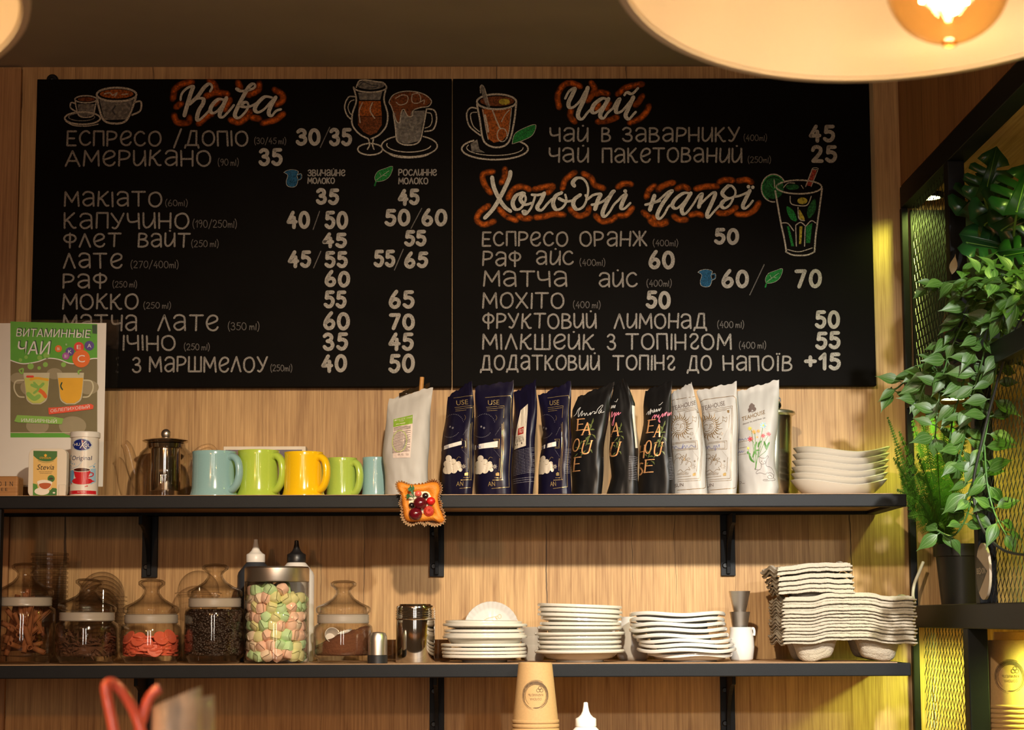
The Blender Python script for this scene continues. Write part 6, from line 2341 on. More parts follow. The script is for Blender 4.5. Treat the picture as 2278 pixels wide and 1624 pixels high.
# ---- china
CH = M['white_cer']
CH2 = mat('cream_china', (.58, .54, .46), .15, var=.03, coat=.4)
def plate_mb(r_, h_, foot=.55, thick=.0052, deep=.5, warp=None):
    b = MB()
    b.lathe([(0, .002), (r_*foot*.92, .002), (r_*foot*.95, 0), (r_*foot, 0), (r_*foot*1.02, .003), (r_*(foot+.2), h_*deep*.5+.002), (r_*.9, h_*.82), (r_*.985, h_-thick), (r_, h_-thick*.5), (r_*.985, h_),
             (r_*.9, h_*.9), (r_*(foot+.2), h_*deep*.5+.002+thick), (r_*foot, thick+.003), (0, thick+.002)], n=60, warp=warp)
    return b
def stackp(cx, Y, base, rows, name, cat, group, m_):
    """rows: (label, rim y, half width px, height px, foot, tilt, dx)"""
    k = mpp(cx, 1420, Y)
    for (lb, ry, hw, hp, foot, tilt, dx, nm) in rows:
        rim = at(cx, ry, Y).z
        h_ = hp*k
        t = plate_mb(hw*k, h_, foot).build(nm or name, m_, None, loc=(at(cx+dx, ry, Y).x, Y, max(rim-h_, ZS)), rot=(0, R(tilt), 0), smooth=50)
        tag(t, lb, cat if not nm else nm.split('_')[-1], group)
g = 'left stack of plates and bowls'
stackp(1078, -.215, 1473, [
 ('lowest white saucer of the left china stack', 1456, 95, 17, .52, 0, 0, None), ('second white saucer from the bottom of the left china stack', 1448, 95, 12, .5, 0, -1, None),
 ('third white saucer from the bottom of the left china stack', 1440, 95, 12, .5, 0, -2, None), ('fourth white saucer from the bottom, just under the deep bowl', 1431, 95, 12, .5, 0, -3, None),
 ('deep white bowl in the middle of the left china stack', 1413, 95, 26, .62, 0, 1, 'bowl'), ('white plate lying on the deep bowl of the left stack', 1408, 91, 9, .6, 0, 0, None),
 ('second white plate above the deep bowl of the left stack', 1400, 90, 9, .6, 0, -1, None), ('wide shallow white bowl near the top of the left stack', 1387, 95, 15, .68, .4, 1, 'bowl'), ('topmost white plate of the left stack before the scalloped plate', 1381, 86, 10, .66, .8, -2, None)],
 'saucer', 'saucer', g, CH2)
g = 'middle stack of bowls'
stackp(1290, -.215, 1473, [
 ('lowest wide white bowl of the middle china stack', 1447, 101, 27, .52, -.4, 0, None), ('second white bowl from the bottom of the middle stack', 1435, 94, 15, .75, 0, 0, None),
 ('third white bowl from the bottom of the middle stack', 1424.5, 94, 15, .75, 0, -1, None), ('fourth white bowl from the bottom, below the wide dish', 1414, 94, 15, .75, 0, -1, None),
 ('wide white dish across the centre of the middle stack', 1406, 101, 16, .72, -.4, 0, None), ('white bowl resting on the wide dish of the middle stack', 1393, 94, 14, .75, .4, 0, None),
 ('second white bowl above the wide dish of the middle stack', 1384, 91, 13, .76, .4, 1, None), ('lowest of three tilted white bowls crowning the middle stack', 1366, 95, 22, .72, 2.2, -1, None),
 ('second of three tilted white bowls crowning the middle stack', 1356, 95, 18, .74, 2.2, 0, None), ('topmost tilted white bowl of the middle china stack', 1345, 95, 18, .76, 2.2, -1, None)],
 'bowl', 'bowl', g, CH2)
# wavy edged plates
rows = [(1453, 1535, 94, 'lowest'), (1442, 1528, 110, 'second from the bottom'), (1431, 1528, 106, 'third from the bottom'), (1421, 1523, 106, 'fourth from the bottom'), (1410, 1514, 107, 'middle'),
        (1397, 1508, 109, 'fourth from the top'), (1385, 1507, 107, 'third from the top'), (1374, 1506, 108, 'second from the top'), (1362, 1506, 109, 'topmost')]
Yw_ = -.215
k = mpp(1515, 1420, Yw_)
for i, (ry, cx, hw, w_) in enumerate(rows):
    ph = i*.45+.9+(.8 if i % 3 == 1 else 0)
    wf = lambda p, a: Vector((p.x*(1+.015*math.sin(4*a+ph)), p.y, p.z+.0020*math.sin(4*a+ph)*min(1, (math.hypot(p.x, p.y)/(hw*k))**3)))
    h_ = (19 if i == 0 else 14)*k
    o = plate_mb(hw*k, h_, .62, .0062, .35, wf).build('plate', CH, None, loc=(at(cx, ry, Yw_).x, Yw_, max(ZS, at(cx, ry, Yw_).z-h_)), smooth=50)
    tag(o, '%s wavy edged white plate of the right hand plate stack' % w_, 'plate', 'wavy plates')

# scalloped plate leaning on the wall
Yz = -.05
cz = at(1093, 1401, Yz)
k = mpp(1093, 1400, Yz)
r = 61*k
t = thing('scalloped_plate', 'scalloped white plate with a small drawing leaning on the wall behind the left stack', 'plate', (cz.x, Yz, cz.z))
rotz = (R(78), 0, 0)
sc_ = lambda p, a: Vector((p.x*(1+.014*abs(math.sin(a*17))*(math.hypot(p.x, p.y) > r*.8)), p.y*(1+.014*abs(math.sin(a*17))*(math.hypot(p.x, p.y) > r*.8)), p.z+.0011*math.cos(a*34)*(math.hypot(p.x, p.y) > r*.82)))
b = MB()
b.lathe([(0, 0), (r*.7, 0), (r*.76, .002), (r*.97, .010), (r, .011), (r*.98, .0128), (r*.8, .006), (r*.74, .0035), (0, .0035)], n=136, warp=sc_)
b.build('plate_body', M['white_cer'], t, rot=rotz, smooth=50)
b = MB()
rm = Matrix.Rotation(R(78), 3, 'X')
b.rib(catmull([(-.018, .014), (-.008, .021), (.004, .024), (.012, .026)], 6), .0012, lambda x, y: rm @ Vector((x, y, .0040)))
b.ell(.016, .025, .0032, .004, lambda x, y: rm @ Vector((x, y, .0042)), wd=.0008)
b.rib([(.008, .0235), (.011, .020)], .002, lambda x, y: rm @ Vector((x, y, .0042)))
b.build('painted_motif', M['goldink'], t, smooth=0)
# the plate reaches down to the shelf behind the stack

# cups between the stacks and a white pot
for i in range(3):
    Y_ = -.085
    b = MB()
    k = mpp(1188, 1430, Y_)
    b.lathe([(0, 0), (20*k, 0), (21*k, .002), (30*k, .022), (31*k, .03), (29.5*k, .03), (28*k, .021), (19*k, .004), (0, .004)], n=40)
    o = b.build('white_cup', M['white_cer'], None, loc=(at(1188, 1430, Y_).x, Y_, ZS+i*.0165), smooth=50)
    tag(o, ['lowest white cup nested between the two china stacks', 'middle white cup nested between the two china stacks', 'topmost white cup nested between the two china stacks'][i], 'cup', 'nested white cups')
Y_ = -.085
k = mpp(1406, 1420, Y_)
zq = lambda y: at(1406, y, Y_).z-ZS
t = thing('white_pot', 'white pot with spout hidden between the middle and right plate stacks', 'pot', (at(1408, 1420, Y_).x, Y_, ZS))
b = MB()
b.lathe([(0, 0), (30*k, 0), (36*k, .008), (38*k, zq(1430)), (30*k, zq(1395)), (26*k, zq(1375)), (27*k, zq(1372)), (24*k, zq(1373)), (24*k, zq(1395)), (0, zq(1420))], n=44)
b.build('pot_body', M['white_cer'], t, smooth=60)
b = MB()
b.tube(catmull([(-26*k, -.003, zq(1385)), (-40*k, -.006, zq(1388)), (-44*k, -.008, zq(1410)), (-36*k, -.006, zq(1436))], 6), .004, 10)
b.build('handle', M['white_cer'], t, smooth=60)

# milk jug with two steel cups
Y_ = -.17
k = mpp(1647, 1430, Y_)
zq = lambda y: at(1647, y, Y_).z-ZS
Xm = at(1649, 1430, Y_).x
t = thing('milk_jug', 'small round white milk jug holding two steel cups', 'jug', (Xm, Y_, ZS))
b = MB()
b.lathe([(0, 0), (22*k, 0), (26*k, .004), (29*k, zq(1440)), (28*k, zq(1420)), (25*k, zq(1403)), (25.5*k, zq(1395)), (23.5*k, zq(1395)), (23.5*k, zq(1404)), (26*k, zq(1422)), (20*k, .006), (0, .006)], n=48)
b.build('jug_body', M['white_cer'], t, smooth=60)
b = MB()
b.tube(catmull([(22*k, -.002, zq(1400)), (27*k, -.004, zq(1398)), (29*k, -.004, zq(1406)), (28*k, -.004, zq(1414))], 5), .0025, 8)
b.build('lip', M['white_cer'], t, smooth=60)
for (y0, y1, r0, r1, lb) in ((1398, 1361, 16.5, 23, 'lower steel jigger cup standing in the milk jug'), (1366, 1315, 13, 24, 'upper steel jigger cup stacked on the other over the milk jug')):
    b = MB()
    h_ = zq(y1)-zq(y0)
    b.lathe([(0, 0), (r0*k, 0), (r1*k, h_), (r1*k*.95, h_), (r0*k*.9, .002), (0, .002)], n=44)
    tag(b.build('jigger', M['brushed'], None, loc=(Xm-.002, Y_, ZS+zq(y0)), smooth=40), lb, 'jigger')

# moulded pulp cup carriers
def tray(W, D, dep, nx, ny, seed):
    NX, NY = 84, 54
    b = MB()
    vs = []
    for j in range(NY+1):
        for i in range(NX+1):
            u, v = -1+2*i/NX, -1+2*j/NY
            n1 = noise.noise(Vector((u*4+seed, v*4, seed)))
            n2 = noise.noise(Vector((u*14+seed, v*14, seed*2)))
            edge = max(abs(u), abs(v))
            x, y = W/2*u, D/2*v
            x += .0012*n2*(abs(u) > .97)
            y += .0016*n2*(abs(v) > .97)+.0008*n1
            z = .0065*(1/(1+math.exp((abs(u)-.42)*22)))*(1 if nx > 1 else .4)+.0012*n1+.0005*n2
            z += .004*math.cos(v*math.pi*1.5)*(abs(u) > .9)
            best = 0
            for a in range(nx):
                for c in range(ny):
                    cx_ = (-1+(2*a+1)/nx)*.94
                    cy_ = (-1+(2*c+1)/ny)*.9
                    d = (abs((u-cx_)*nx)**3.2+abs((v-cy_)*ny)**3.2)**(1/3.2)
                    best = max(best, 1/(1+math.exp((d-.56)*21)))
            z -= dep*best
            if edge > .955:
                z -= .0054
            vs.append((x, y, z))
    n = NX+1
    b.add(vs, [(j*n+i, j*n+i+1, j*n+n+i+1, j*n+n+i) for j in range(NY) for i in range(NX)])
    return b
YT = -.205
k = mpp(1880, 1400, YT)
W = 302*k*.965
xc_ = at(1872, 1400, YT).x
zr0 = at(1872, 1424, -.30).z
dep = zr0-ZS-.0012
protos = []
NT = 14
words = ['lowest', 'second', 'third', 'fourth', 'fifth', 'sixth', 'seventh', 'eighth', 'ninth', 'tenth', 'eleventh', 'twelfth', 'thirteenth', 'fourteenth']
for i in range(NT):
    loc = (xc_+rj.uniform(-.0025, .0025), YT+rj.uniform(-.003, .003), zr0+i*7.15*k)
    rot = (0, rj.uniform(-.004, .004), rj.uniform(-.01, .01))
    lb = 'lowest large pulp cup carrier standing on its four feet' if i == 0 else 'topmost large pulp cup carrier below the half carriers' if i == NT-1 else '%s large pulp cup carrier counted from the bottom of the pile' % words[i]
    if len(protos) < 3:
        o = tray(W, .185, dep, 2, 2, 3+i*5).build('cup_carrier', M['pulp'], None, loc=loc, rot=rot, smooth=50, solid=.0026)
        tag(o, lb, 'cup carrier', 'pile of pulp cup carriers')
        protos.append(o)
    else:
        dup(protos[i % 3], loc, lb, rot=rot)
W2 = 172*k*.965
tops = [(1806, 1312, .012, 1, 176), (1803, 1303, .03, 1, 172), (1800, 1292, .045, 1, 170), (1798, 1280, .06, 1, 170), (1793, 1266, .075, 1, 172), (1791, 1257, .075, 1, 172)]
protos = []
wl = ['lowest half size pulp carrier on the big ones', 'second half size pulp carrier from below', 'third half size pulp carrier from below', 'third half size pulp carrier from the top', 'second half size pulp carrier from the top', 'topmost tilted half size pulp carrier']
for i, (cx, y, tl, _, wpx) in enumerate(tops):
    loc = (at(cx, y, YT-.0).x, YT, at(cx, y, YT-.09).z)
    if len(protos) < 2:
        o = tray(W2, .175, .02, 1, 2, 11+i*3).build('half_cup_carrier', M['pulp'], None, loc=loc, rot=(0, -tl*.8, .02*i-.05), smooth=50, solid=.0026)
        tag(o, wl[i], 'cup carrier', 'half size pulp carriers on top')
        protos.append(o)
    else:
        dup(protos[i % 2], loc, wl[i], rot=(0, -tl*.8, .02*i-.05))
# ================================================================= plants and things of the shelving unit
def leaf_mat(name, c1, c2, rough=.42):
    m, nt, P, N, L = nodes(name)
    tc = N('ShaderNodeTexCoord')
    nz = N('ShaderNodeTexNoise')
    nz.inputs['Scale'].default_value = 24
    nz.inputs['Detail'].default_value = 3
    L(tc.outputs['Object'], nz.inputs['Vector'])
    mx = N('ShaderNodeMix')
    mx.data_type = 'RGBA'
    mx.inputs['A'].default_value = tuple(c1)+(1,)
    mx.inputs['B'].default_value = tuple(c2)+(1,)
    L(nz.outputs['Fac'], mx.inputs['Factor'])
    L(mx.outputs['Result'], P.inputs['Base Color'])
    P.inputs['Roughness'].default_value = rough
    tr = N('ShaderNodeBsdfTranslucent')
    L(mx.outputs['Result'], tr.inputs['Color'])
    ms = N('ShaderNodeMixShader')
    ms.inputs['Fac'].default_value = .3
    L(P.outputs[0], ms.inputs[1])
    L(tr.outputs[0], ms.inputs[2])
    L(ms.outputs[0], nt.nodes['Material Output'].inputs['Surface'])
    return m
M['leaf'] = leaf_mat('trailing_leaf', (.022, .062, .010), (.075, .165, .028))
M['leafvein'] = leaf_mat('pale_leaf_vein', (.10, .17, .06), (.16, .25, .09))
M['stem'] = leaf_mat('green_stem', (.05, .13, .03), (.09, .2, .05))
M['mleaf'] = leaf_mat('split_leaf', (.008, .045, .012), (.022, .09, .022), .3)
M['mstem'] = leaf_mat('light_stem', (.14, .30, .05), (.2, .4, .08))
M['fern'] = leaf_mat('fern_green', (.028, .085, .012), (.065, .165, .025), .6)
M['soil'] = mat('dark_soil', (.02, .014, .01), .95, var=.4)

rp = random.Random(21)
def leaf(b, base, d, up, L_, W, curl=.25, veins=True):
    d = d.normalized()
    s_ = d.cross(up)
    if s_.length < 1e-4:
        s_ = d.orthogonal()
    s_.normalize()
    n_ = s_.cross(d).normalized()
    N = 7
    vs, fs = [], []
    prof = [.06, .62, .95, 1.0, .80, .45, .12, 0]
    for i in range(N+1):
        t = i/N
        c = base+d*(L_*t)-n_*(curl*L_*t*t)
        w_ = W*prof[i]
        for q in (-1, -.5, 0, .5, 1):
            vs.append(c+s_*(w_*q)+n_*(W*.30*abs(q)*prof[i]))
    for i in range(N):
        for k in range(4):
            a = i*5+k
            fs.append((a, a+1, a+6, a+5))
    b.add(vs, fs, 0)
    if veins:
        for q0 in (-.5, 0, .5):
            vv = []
            for i in range(N+1):
                t = i/N
                c = base+d*(L_*t)-n_*(curl*L_*t*t)
                w_ = W*prof[i]
                cc = c+s_*(w_*q0)+n_*(W*.30*abs(q0)*prof[i]+.0003)
                e = W*.035*(1.2-t)
                vv += [cc-s_*e, cc+s_*e]
            b.add(vv, [(2*i, 2*i+1, 2*i+3, 2*i+2) for i in range(N)], 1)

# trailing plant in its pot on the middle board
YV = -.66
tp_ = thing('trailing_plant', 'trailing plant with striped pointed leaves hanging over the steel beam', 'plant', (XF+.15, -.72, ZM+.001))
b = MB()
b.lathe([(0, 0), (.05, 0), (.066, .085), (.07, .085), (.07, .10), (.062, .10), (.06, .085), (0, .085)], n=36)
b.build('pot', M['black_plastic'], tp_, smooth=40)
fol, stm = MB(), MB()
vines = [([(2235, 590, -.74), (2190, 640, -.68), (2150, 705, -.64), (2115, 780, -.60), (2095, 850, -.58), (2085, 920, -.58), (2080, 975, -.58)], 1),
 ([(2250, 610, -.76), (2210, 690, -.72), (2188, 790, -.69), (2165, 880, -.67), (2148, 960, -.66), (2130, 1040, -.64)], 1),
 ([(2120, 825, -.60), (2070, 832, -.50), (2030, 836, -.42), (1998, 862, -.38), (1985, 868, -.36)], .9),
 ([(2262, 640, -.78), (2228, 740, -.74), (2212, 850, -.72), (2190, 980, -.70), (2168, 1060, -.70), (2140, 1130, -.68)], 1),
 ([(2190, 990, -.70), (2196, 1075, -.72), (2212, 1140, -.73), (2238, 1190, -.74)], 1),
 ([(2165, 1085, -.70), (2150, 1150, -.69), (2120, 1192, -.67), (2085, 1180, -.64)], 1),
 ([(2225, 610, -.74), (2150, 622, -.66), (2105, 628, -.60), (2070, 634, -.55)], .8),
 ([(2278, 600, -.82), (2225, 640, -.76), (2180, 650, -.70), (2140, 655, -.66)], 1),
 ([(2290, 640, -.84), (2250, 680, -.78), (2215, 720, -.74)], 1),
 ([(2170, 660, -.68), (2120, 740, -.60), (2085, 800, -.55), (2060, 850, -.5), (2045, 890, -.5)], 1),
 ([(2200, 720, -.72), (2160, 800, -.67), (2135, 880, -.64), (2120, 930, -.63), (2110, 1000, -.62)], .9)]
for pts, sz in vines:
    P3 = catmull([tuple(at(*q)) for q in pts], 7)
    P3 = [Vector(q) for q in P3]
    stm.tube([q-tp_.location for q in P3], .0016, 6)
    acc = 0
    for i in range(1, len(P3)):
        acc += (P3[i]-P3[i-1]).length
        if acc > .0165:
            acc = 0
            for sgn in (-1, 1):
                if rp.random() < .12:
                    continue
                d = Vector((sgn*rp.uniform(.25, 1.0), rp.uniform(-.5, .25), rp.uniform(-.9, .35)))
                up = Vector((rp.uniform(-.5, .3), -1, rp.uniform(.1, .9)))
                L_ = rp.uniform(.028, .050)*sz
                o = P3[i]-tp_.location
                st = o+d.normalized()*.007
                stm.tube([o, st], .0009, 5)
                leaf(fol, st, d, up, L_, L_*rp.uniform(.22, .30), rp.uniform(.05, .4))
    d = P3[-1]-P3[-3]
    leaf(fol, P3[-1]-tp_.location, d, Vector((-.2, -1, .4)), .034*sz, .010*sz)
for i in range(34):
    o = at(2200+rp.uniform(-60, 75), 615+rp.uniform(-15, 35), -.78+rp.uniform(-.06, .08))-tp_.location
    leaf(fol, o, Vector((rp.uniform(-1, 1), rp.uniform(-.8, .3), rp.uniform(-.3, .7))), Vector((0, -.6, 1)), rp.uniform(.028, .045), .011)
fol.build('foliage', [M['leaf'], M['leafvein']], tp_, smooth=60)
stm.build('vines', M['stem'], tp_, smooth=60)

# split leaf plant
mp_ = thing('split_leaf_plant', 'large split leaf plant on long stems inside the upper bay', 'plant', (XF+.16, -.52, ZM+.001))
b = MB()
b.lathe([(0, 0), (.045, 0), (.058, .07), (.062, .07), (.062, .082), (.054, .082), (.052, .07), (0, .07)], n=36)
b.build('pot', M['black_plastic'], mp_, smooth=40)
stm = MB()
def monstera(c, d, n_, L_, W):
    """heart outline with deep side cuts"""
    d = d.normalized()
    s_ = d.cross(n_).normalized()
    n2 = s_.cross(d)
    right = [(0, .03), (.10, .22), (.02, .42), (-.06, .30)]
    half = [(-.06, .0), (-.14, .20), (-.05, .40), (.08, .50), (.16, .46), (.17, .16), (.21, .16), (.25, .50), (.36, .52), (.40, .46), (.36, .13), (.41, .13), (.48, .46), (.58, .44), (.62, .36), (.55, .10), (.60, .10), (.70, .33), (.80, .26), (.92, .10), (1.0, 0)]
    out = half+[(a, -w_) for a, w_ in reversed(half[1:-1])]
    b = MB()
    tri = geometry.tessellate_polygon([[Vector((a, w_, 0)) for a, w_ in out]])
    def P(a, w_):
        return c+d*(L_*a)+s_*(W*w_)+n2*(.12*L_*abs(w_)-.14*L_*a*a)
    vs = [P(*q) for q in out]
    b.add(vs, tri)
    for sgn in (-1, 1):
        b.add([P(0, .012*sgn)+n2*.0006, P(0, 0)+n2*.0012, P(1, 0)+n2*.001], [(0, 1, 2) if sgn > 0 else (0, 2, 1)], 1)
    b.build('leaf', [M['mleaf'], M['mstem']], mp_, smooth=60, solid=.0006)
root = Vector((0, 0, .07))
for (px, py, Y, dv, nv, L_, W) in ((2150, 540, -.62, (1, -.25, -.12), (.0, -.8, .75), .10, .10), (2158, 478, -.50, (.55, .1, .8), (-.1, -1, .25), .105, .10), (2190, 500, -.60, (.8, -.3, .55), (-.2, -1, .2), .11, .10),
                                   (2228, 512, -.64, (.9, -.2, .6), (0, -1, .3), .095, .09), (2262, 470, -.70, (.3, .2, .9), (-.2, -1, .2), .10, .10), (2190, 440, -.55, (.2, -.3, .9), (-.1, -1, -.2), .09, .085), (2235, 570, -.70, (.8, -.3, .2), (0, -.7, .7), .08, .08)):
    c = at(px, py, Y)-mp_.location
    monstera(c, Vector(dv), Vector(nv), L_, W)
    mid = (root+c)*.5+Vector((-.035, -.01, .02))
    stm.tube(catmull([tuple(root+Vector((rp.uniform(-.01, .01), rp.uniform(-.01, .01), 0))), tuple(mid), tuple(c)], 8), .0022, 8)
stm.build('stems', M['mstem'], mp_, smooth=60)
# pale curled leaf
b = MB()
o = at(2124, 572, -.50)-mp_.location
leaf(b, at(2118, 610, -.5)-mp_.location, Vector((.25, 0, 1)), Vector((-.4, -1, 0)), .035, .007, -.3, False)
b.build('pale_leaf', mat('pale_cream_leaf', (.62, .56, .40), .5), mp_, smooth=60)

# fern in a black pot
pp_ = at(2106, 1340, -.078)
fp = thing('potted_fern', 'feathery green fern in a black plastic pot on the bottom board', 'plant', (max(pp_.x, XF+.085), -.078, ZB+.0015))
kf = mpp(2106, 1280, -.078)
hp_ = at(2106, 1211, -.078).z-ZB-.0015
b = MB()
b.lathe([(0, 0), (46*kf, 0), (55*kf, hp_*.79), (60*kf, hp_*.80), (61*kf, hp_), (57*kf, hp_), (55*kf, hp_*.86), (0, hp_*.86)], n=44)
b.build('pot', M['black_plastic'], fp, smooth=40)
b = MB()
b.lathe([(0, hp_*.9), (54*kf, hp_*.88), (54*kf, hp_*.86)], n=30)
b.build('soil', M['soil'], fp, smooth=60)
fol = MB()
def frond(P3, wmax, dens=1.0, ang=.6):
    P3 = [Vector(q) for q in P3]
    tot = sum((c-a).length for a, c in zip(P3[:-1], P3[1:]))
    fol.tube(P3, .0007, 5)
    s_, nxt = 0, .010
    for i in range(1, len(P3)):
        d = (P3[i]-P3[i-1])
        s_ += d.length
        while s_ >= nxt:
            f = nxt/tot
            w_ = wmax*min(1, .35+f*2.2)*(1-f)**.7+.0025
            nxt += .0072/dens*(1.15-.5*f)
            dn = d.normalized()
            side = dn.cross(Vector((.2, -1, .2))).normalized()
            q = P3[i]
            for sg in (-1, 1):
                v = (side*sg+dn*ang+Vector((rp.uniform(-.1, .1), rp.uniform(-.25, .05), rp.uniform(-.25, .0)))).normalized()
                u = (dn-v*dn.dot(v)).normalized()
                nn = max(3, int(w_/.0034))
                for m_ in range(nn):
                    g = (m_+.5)/nn
                    a0 = q+v*(w_*g)+Vector((0, 0, -.12*w_*g*g))
                    l2 = .0046*(1-.75*g)*min(1, w_/.016+.3)
                    for s2 in (-1, 1):
                        e = (u*s2+v*.55).normalized()
                        h2 = v*l2*.34
                        fol.add([a0-h2*.6, a0+e*l2*.55-h2, a0+e*l2*1.1, a0+e*l2*.6+h2, a0+h2], [(0, 1, 2, 3, 4)])
                e = u*.0007
                fol.add([q-e, q+e, q+v*w_+Vector((0, 0, -.12*w_))], [(0, 1, 2)])
base = (2100, 1215, -.078)
tips = [((2030, 1080, -.12), (1975, 930, -.15), .014, 1), ((2040, 1060, -.11), (2000, 960, -.15), .020, 1), ((2060, 1050, -.09), (2030, 935, -.13), .030, 1), ((2085, 1040, -.07), (2072, 915, -.10), .034, 1),
        ((2110, 1040, -.06), (2120, 930, -.09), .034, 1), ((2125, 1060, -.08), (2150, 965, -.12), .030, 1), ((2040, 1100, -.14), (1988, 1020, -.2), .026, 1), ((2050, 1120, -.15), (1995, 1090, -.2), .026, 1),
        ((2070, 1090, -.16), (2040, 1010, -.24), .030, 1), ((2090, 1090, -.16), (2085, 1000, -.25), .032, 1), ((2120, 1100, -.15), (2140, 1040, -.22), .030, 1), ((2060, 1150, -.17), (2020, 1150, -.24), .026, 1),
        ((2080, 1140, -.18), (2055, 1100, -.26), .030, 1), ((2110, 1140, -.17), (2120, 1090, -.25), .030, 1), ((2130, 1150, -.16), (2160, 1120, -.22), .026, 1), ((2030, 1130, -.10), (2005, 1060, -.12), .022, 1),
        ((2020, 1090, -.12), (1992, 1000, -.16), .016, 1), ((2100, 1170, -.18), (2090, 1170, -.26), .026, 1)]
tips += [((2075, 1060, -.10), (2050, 925, -.16), .040, 1), ((2100, 1050, -.08), (2100, 930, -.14), .042, 1), ((2090, 1120, -.13), (2030, 1040, -.20), .034, 1), ((2115, 1110, -.12), (2150, 1010, -.18), .036, 1)]
for mid, tip, w_, dn in tips:
    P3 = catmull([tuple(at(*base)), tuple(at(*mid)), tuple(at(*tip))], 26)
    frond([Vector(q)-fp.location for q in P3], w_, dn)
fol.build('fronds', M['fern'], fp, smooth=0)

# round wooden coffee sign against the mesh
cyr = -.645
cs = Vector((XF-.006, cyr, (at(2190, 1271, cyr).z)))
rr = at(2190, 1208, cyr).z-cs.z
sg = thing('round_sign', 'round pale wooden sign with a black panel reading coffee lettering beside the pot', 'sign', (XF-.006, cyr, cs.z))
b = MB()
b.lathe([(0, -.002), (rr, -.002), (rr, .002), (0, .002)], n=64)
b.build('disc', mat('pale_ply', (.55, .45, .34), .6, var=.06), sg, rot=(0, R(-90), 0), smooth=30)
def SF(off):
    return lambda u, v: Vector((-.0022-off, -u*rr, v*rr))
b = MB()
b.fill([(-.86, .62), (-.95, 0), (-.80, -.66), (-.2, -.1), (.62, .08), (-.2, .3)][:0] or [(-.82, .55), (-.97, .1), (-.90, -.42), (-.66, -.74), (.68, .0)], SF(.0003), 0)
b.f = [tuple(f) for f in b.f]
def stext(b, s, u0, u1, v0, v1, off, mi, F):
    vs, fs = font2d(s)
    b.add([F(off)(u0+(u1-u0)*x, v0+(v1-v0)*y) for x, y in vs], [tuple(reversed(f)) for f in fs], mi)
stext(b, 'BE', -.82, -.40, -.08, .12, .0007, 1, SF)
b.rib([(-.34, -.10), (-.34, .14), (-.10, .02), (-.34, -.10)], .05, SF(.0007), 1)
stext(b, 'OIN', -.06, .48, -.08, .12, .0007, 1, SF)
stext(b, 'COFFEE', -.60, .20, -.26, -.16, .0007, 2, SF)
b.build('black_panel', [M['blackfoil'], M['cream'], M['greydust']], sg, smooth=0)

# dark coffee pack behind the upper mesh
cp = thing('coffee_pack', 'dark coffee pack with red berries standing behind the upper mesh panel', 'coffee pack', (XF+.05, -.275, ZM+.0045))
b = MB()
vs, fs = [], []
NU, NV = 14, 14
HP = .165
for sd in (-1, 1):
    for j in range(NV+1):
        for i in range(NU+1):
            u, v = -1+2*i/NU, j/NV
            th_ = .017*(max(0, 1-abs(u)**3)**.6)*(1 if v < .6 else max(.04, 1-((v-.6)/.4)**1.5))
            vs.append((sd*max(th_, .0006), -u*.105, HP*v+.004*noise.noise(Vector((u*2, v*2, sd)))*v))
n1_ = (NU+1)*(NV+1)
for j in range(NV):
    for i in range(NU):
        a = j*(NU+1)+i
        fs.append((a, a+1, a+NU+2, a+NU+1))
        fs.append((n1_+a, n1_+a+NU+1, n1_+a+NU+2, n1_+a+1))
for i in range(NU):
    fs.append((i, n1_+i, n1_+i+1, i+1))
    a = NV*(NU+1)+i
    fs.append((a, a+1, n1_+a+1, n1_+a))
for j in range(NV):
    a = j*(NU+1)
    fs.append((a, a+NU+1, n1_+a+NU+1, n1_+a))
    a += NU
    fs.append((a, n1_+a, n1_+a+NU+1, a+NU+1))
b.add(vs, fs)
b.build('pouch', M['blackfoil'], cp, smooth=60)
PF = lambda off: (lambda u, v: Vector((-.0175*(max(0, 1-abs(u)**3)**.6)*(1 if v < .6 else max(.04, 1-((v-.6)/.4)**1.5))-off-.0006, -u*.105, HP*v)))
b = MB()
vs = [(u, v) for u, v in ((-.1, .5), (.5, .62), (.75, .92), (.3, .95), (.05, .8))]
b.fill(vs, PF(.0006), 0)
b.fill([(-.2, .1), (.3, .12), (.2, .45), (-.1, .4)], PF(.0006), 0)
for i in range(34):
    u, v = rp.uniform(-.75, .25), rp.uniform(.08, .75)
    b.ell(u, v, .05, .035, PF(.001), 1 if i % 2 else 2, n=10)
stext(b, 'BEDOIN', .25, .85, .83, .90, .0012, 3, PF)
stext(b, 'COFFEE', .35, .80, .76, .80, .0012, 3, PF)
stext(b, 'HONEY', -.55, .0, .03, .08, .0012, 3, PF)
b.build('pack_print', [mat('smoky_print', (.12, .10, .10), .5), M['redlabel'], M['blackfoil'], M['copper']], cp, smooth=0)

# cords
b = MB()
b.tube(catmull([tuple(at(*q)) for q in ((2330, 640, -.86), (2278, 700, -.80), (2238, 790, -.765), (2205, 900, -.735), (2180, 1000, -.72), (2166, 1075, -.71), (2172, 1140, -.71), (2195, 1190, -.73), (2235, 1225, -.765), (2290, 1236, -.84))], 8), .0024, 8)
tag(b.build('power_cord', M['cord'], None, smooth=60), 'black power cord looping down in front of the wide mesh panel', 'cord')
b = MB()
b.tube(catmull([tuple(at(*q)) for q in ((2054, 1250, -.055), (2044, 1275, -.06), (2034, 1300, -.065), (2031, 1325, -.07), (2035, 1343, -.07))], 8), .0032, 8)
tag(b.build('white_cable', mat('white_cable_pvc', (.62, .58, .50), .4), None, smooth=60), 'short white cable running down behind the black fern pot', 'cable')

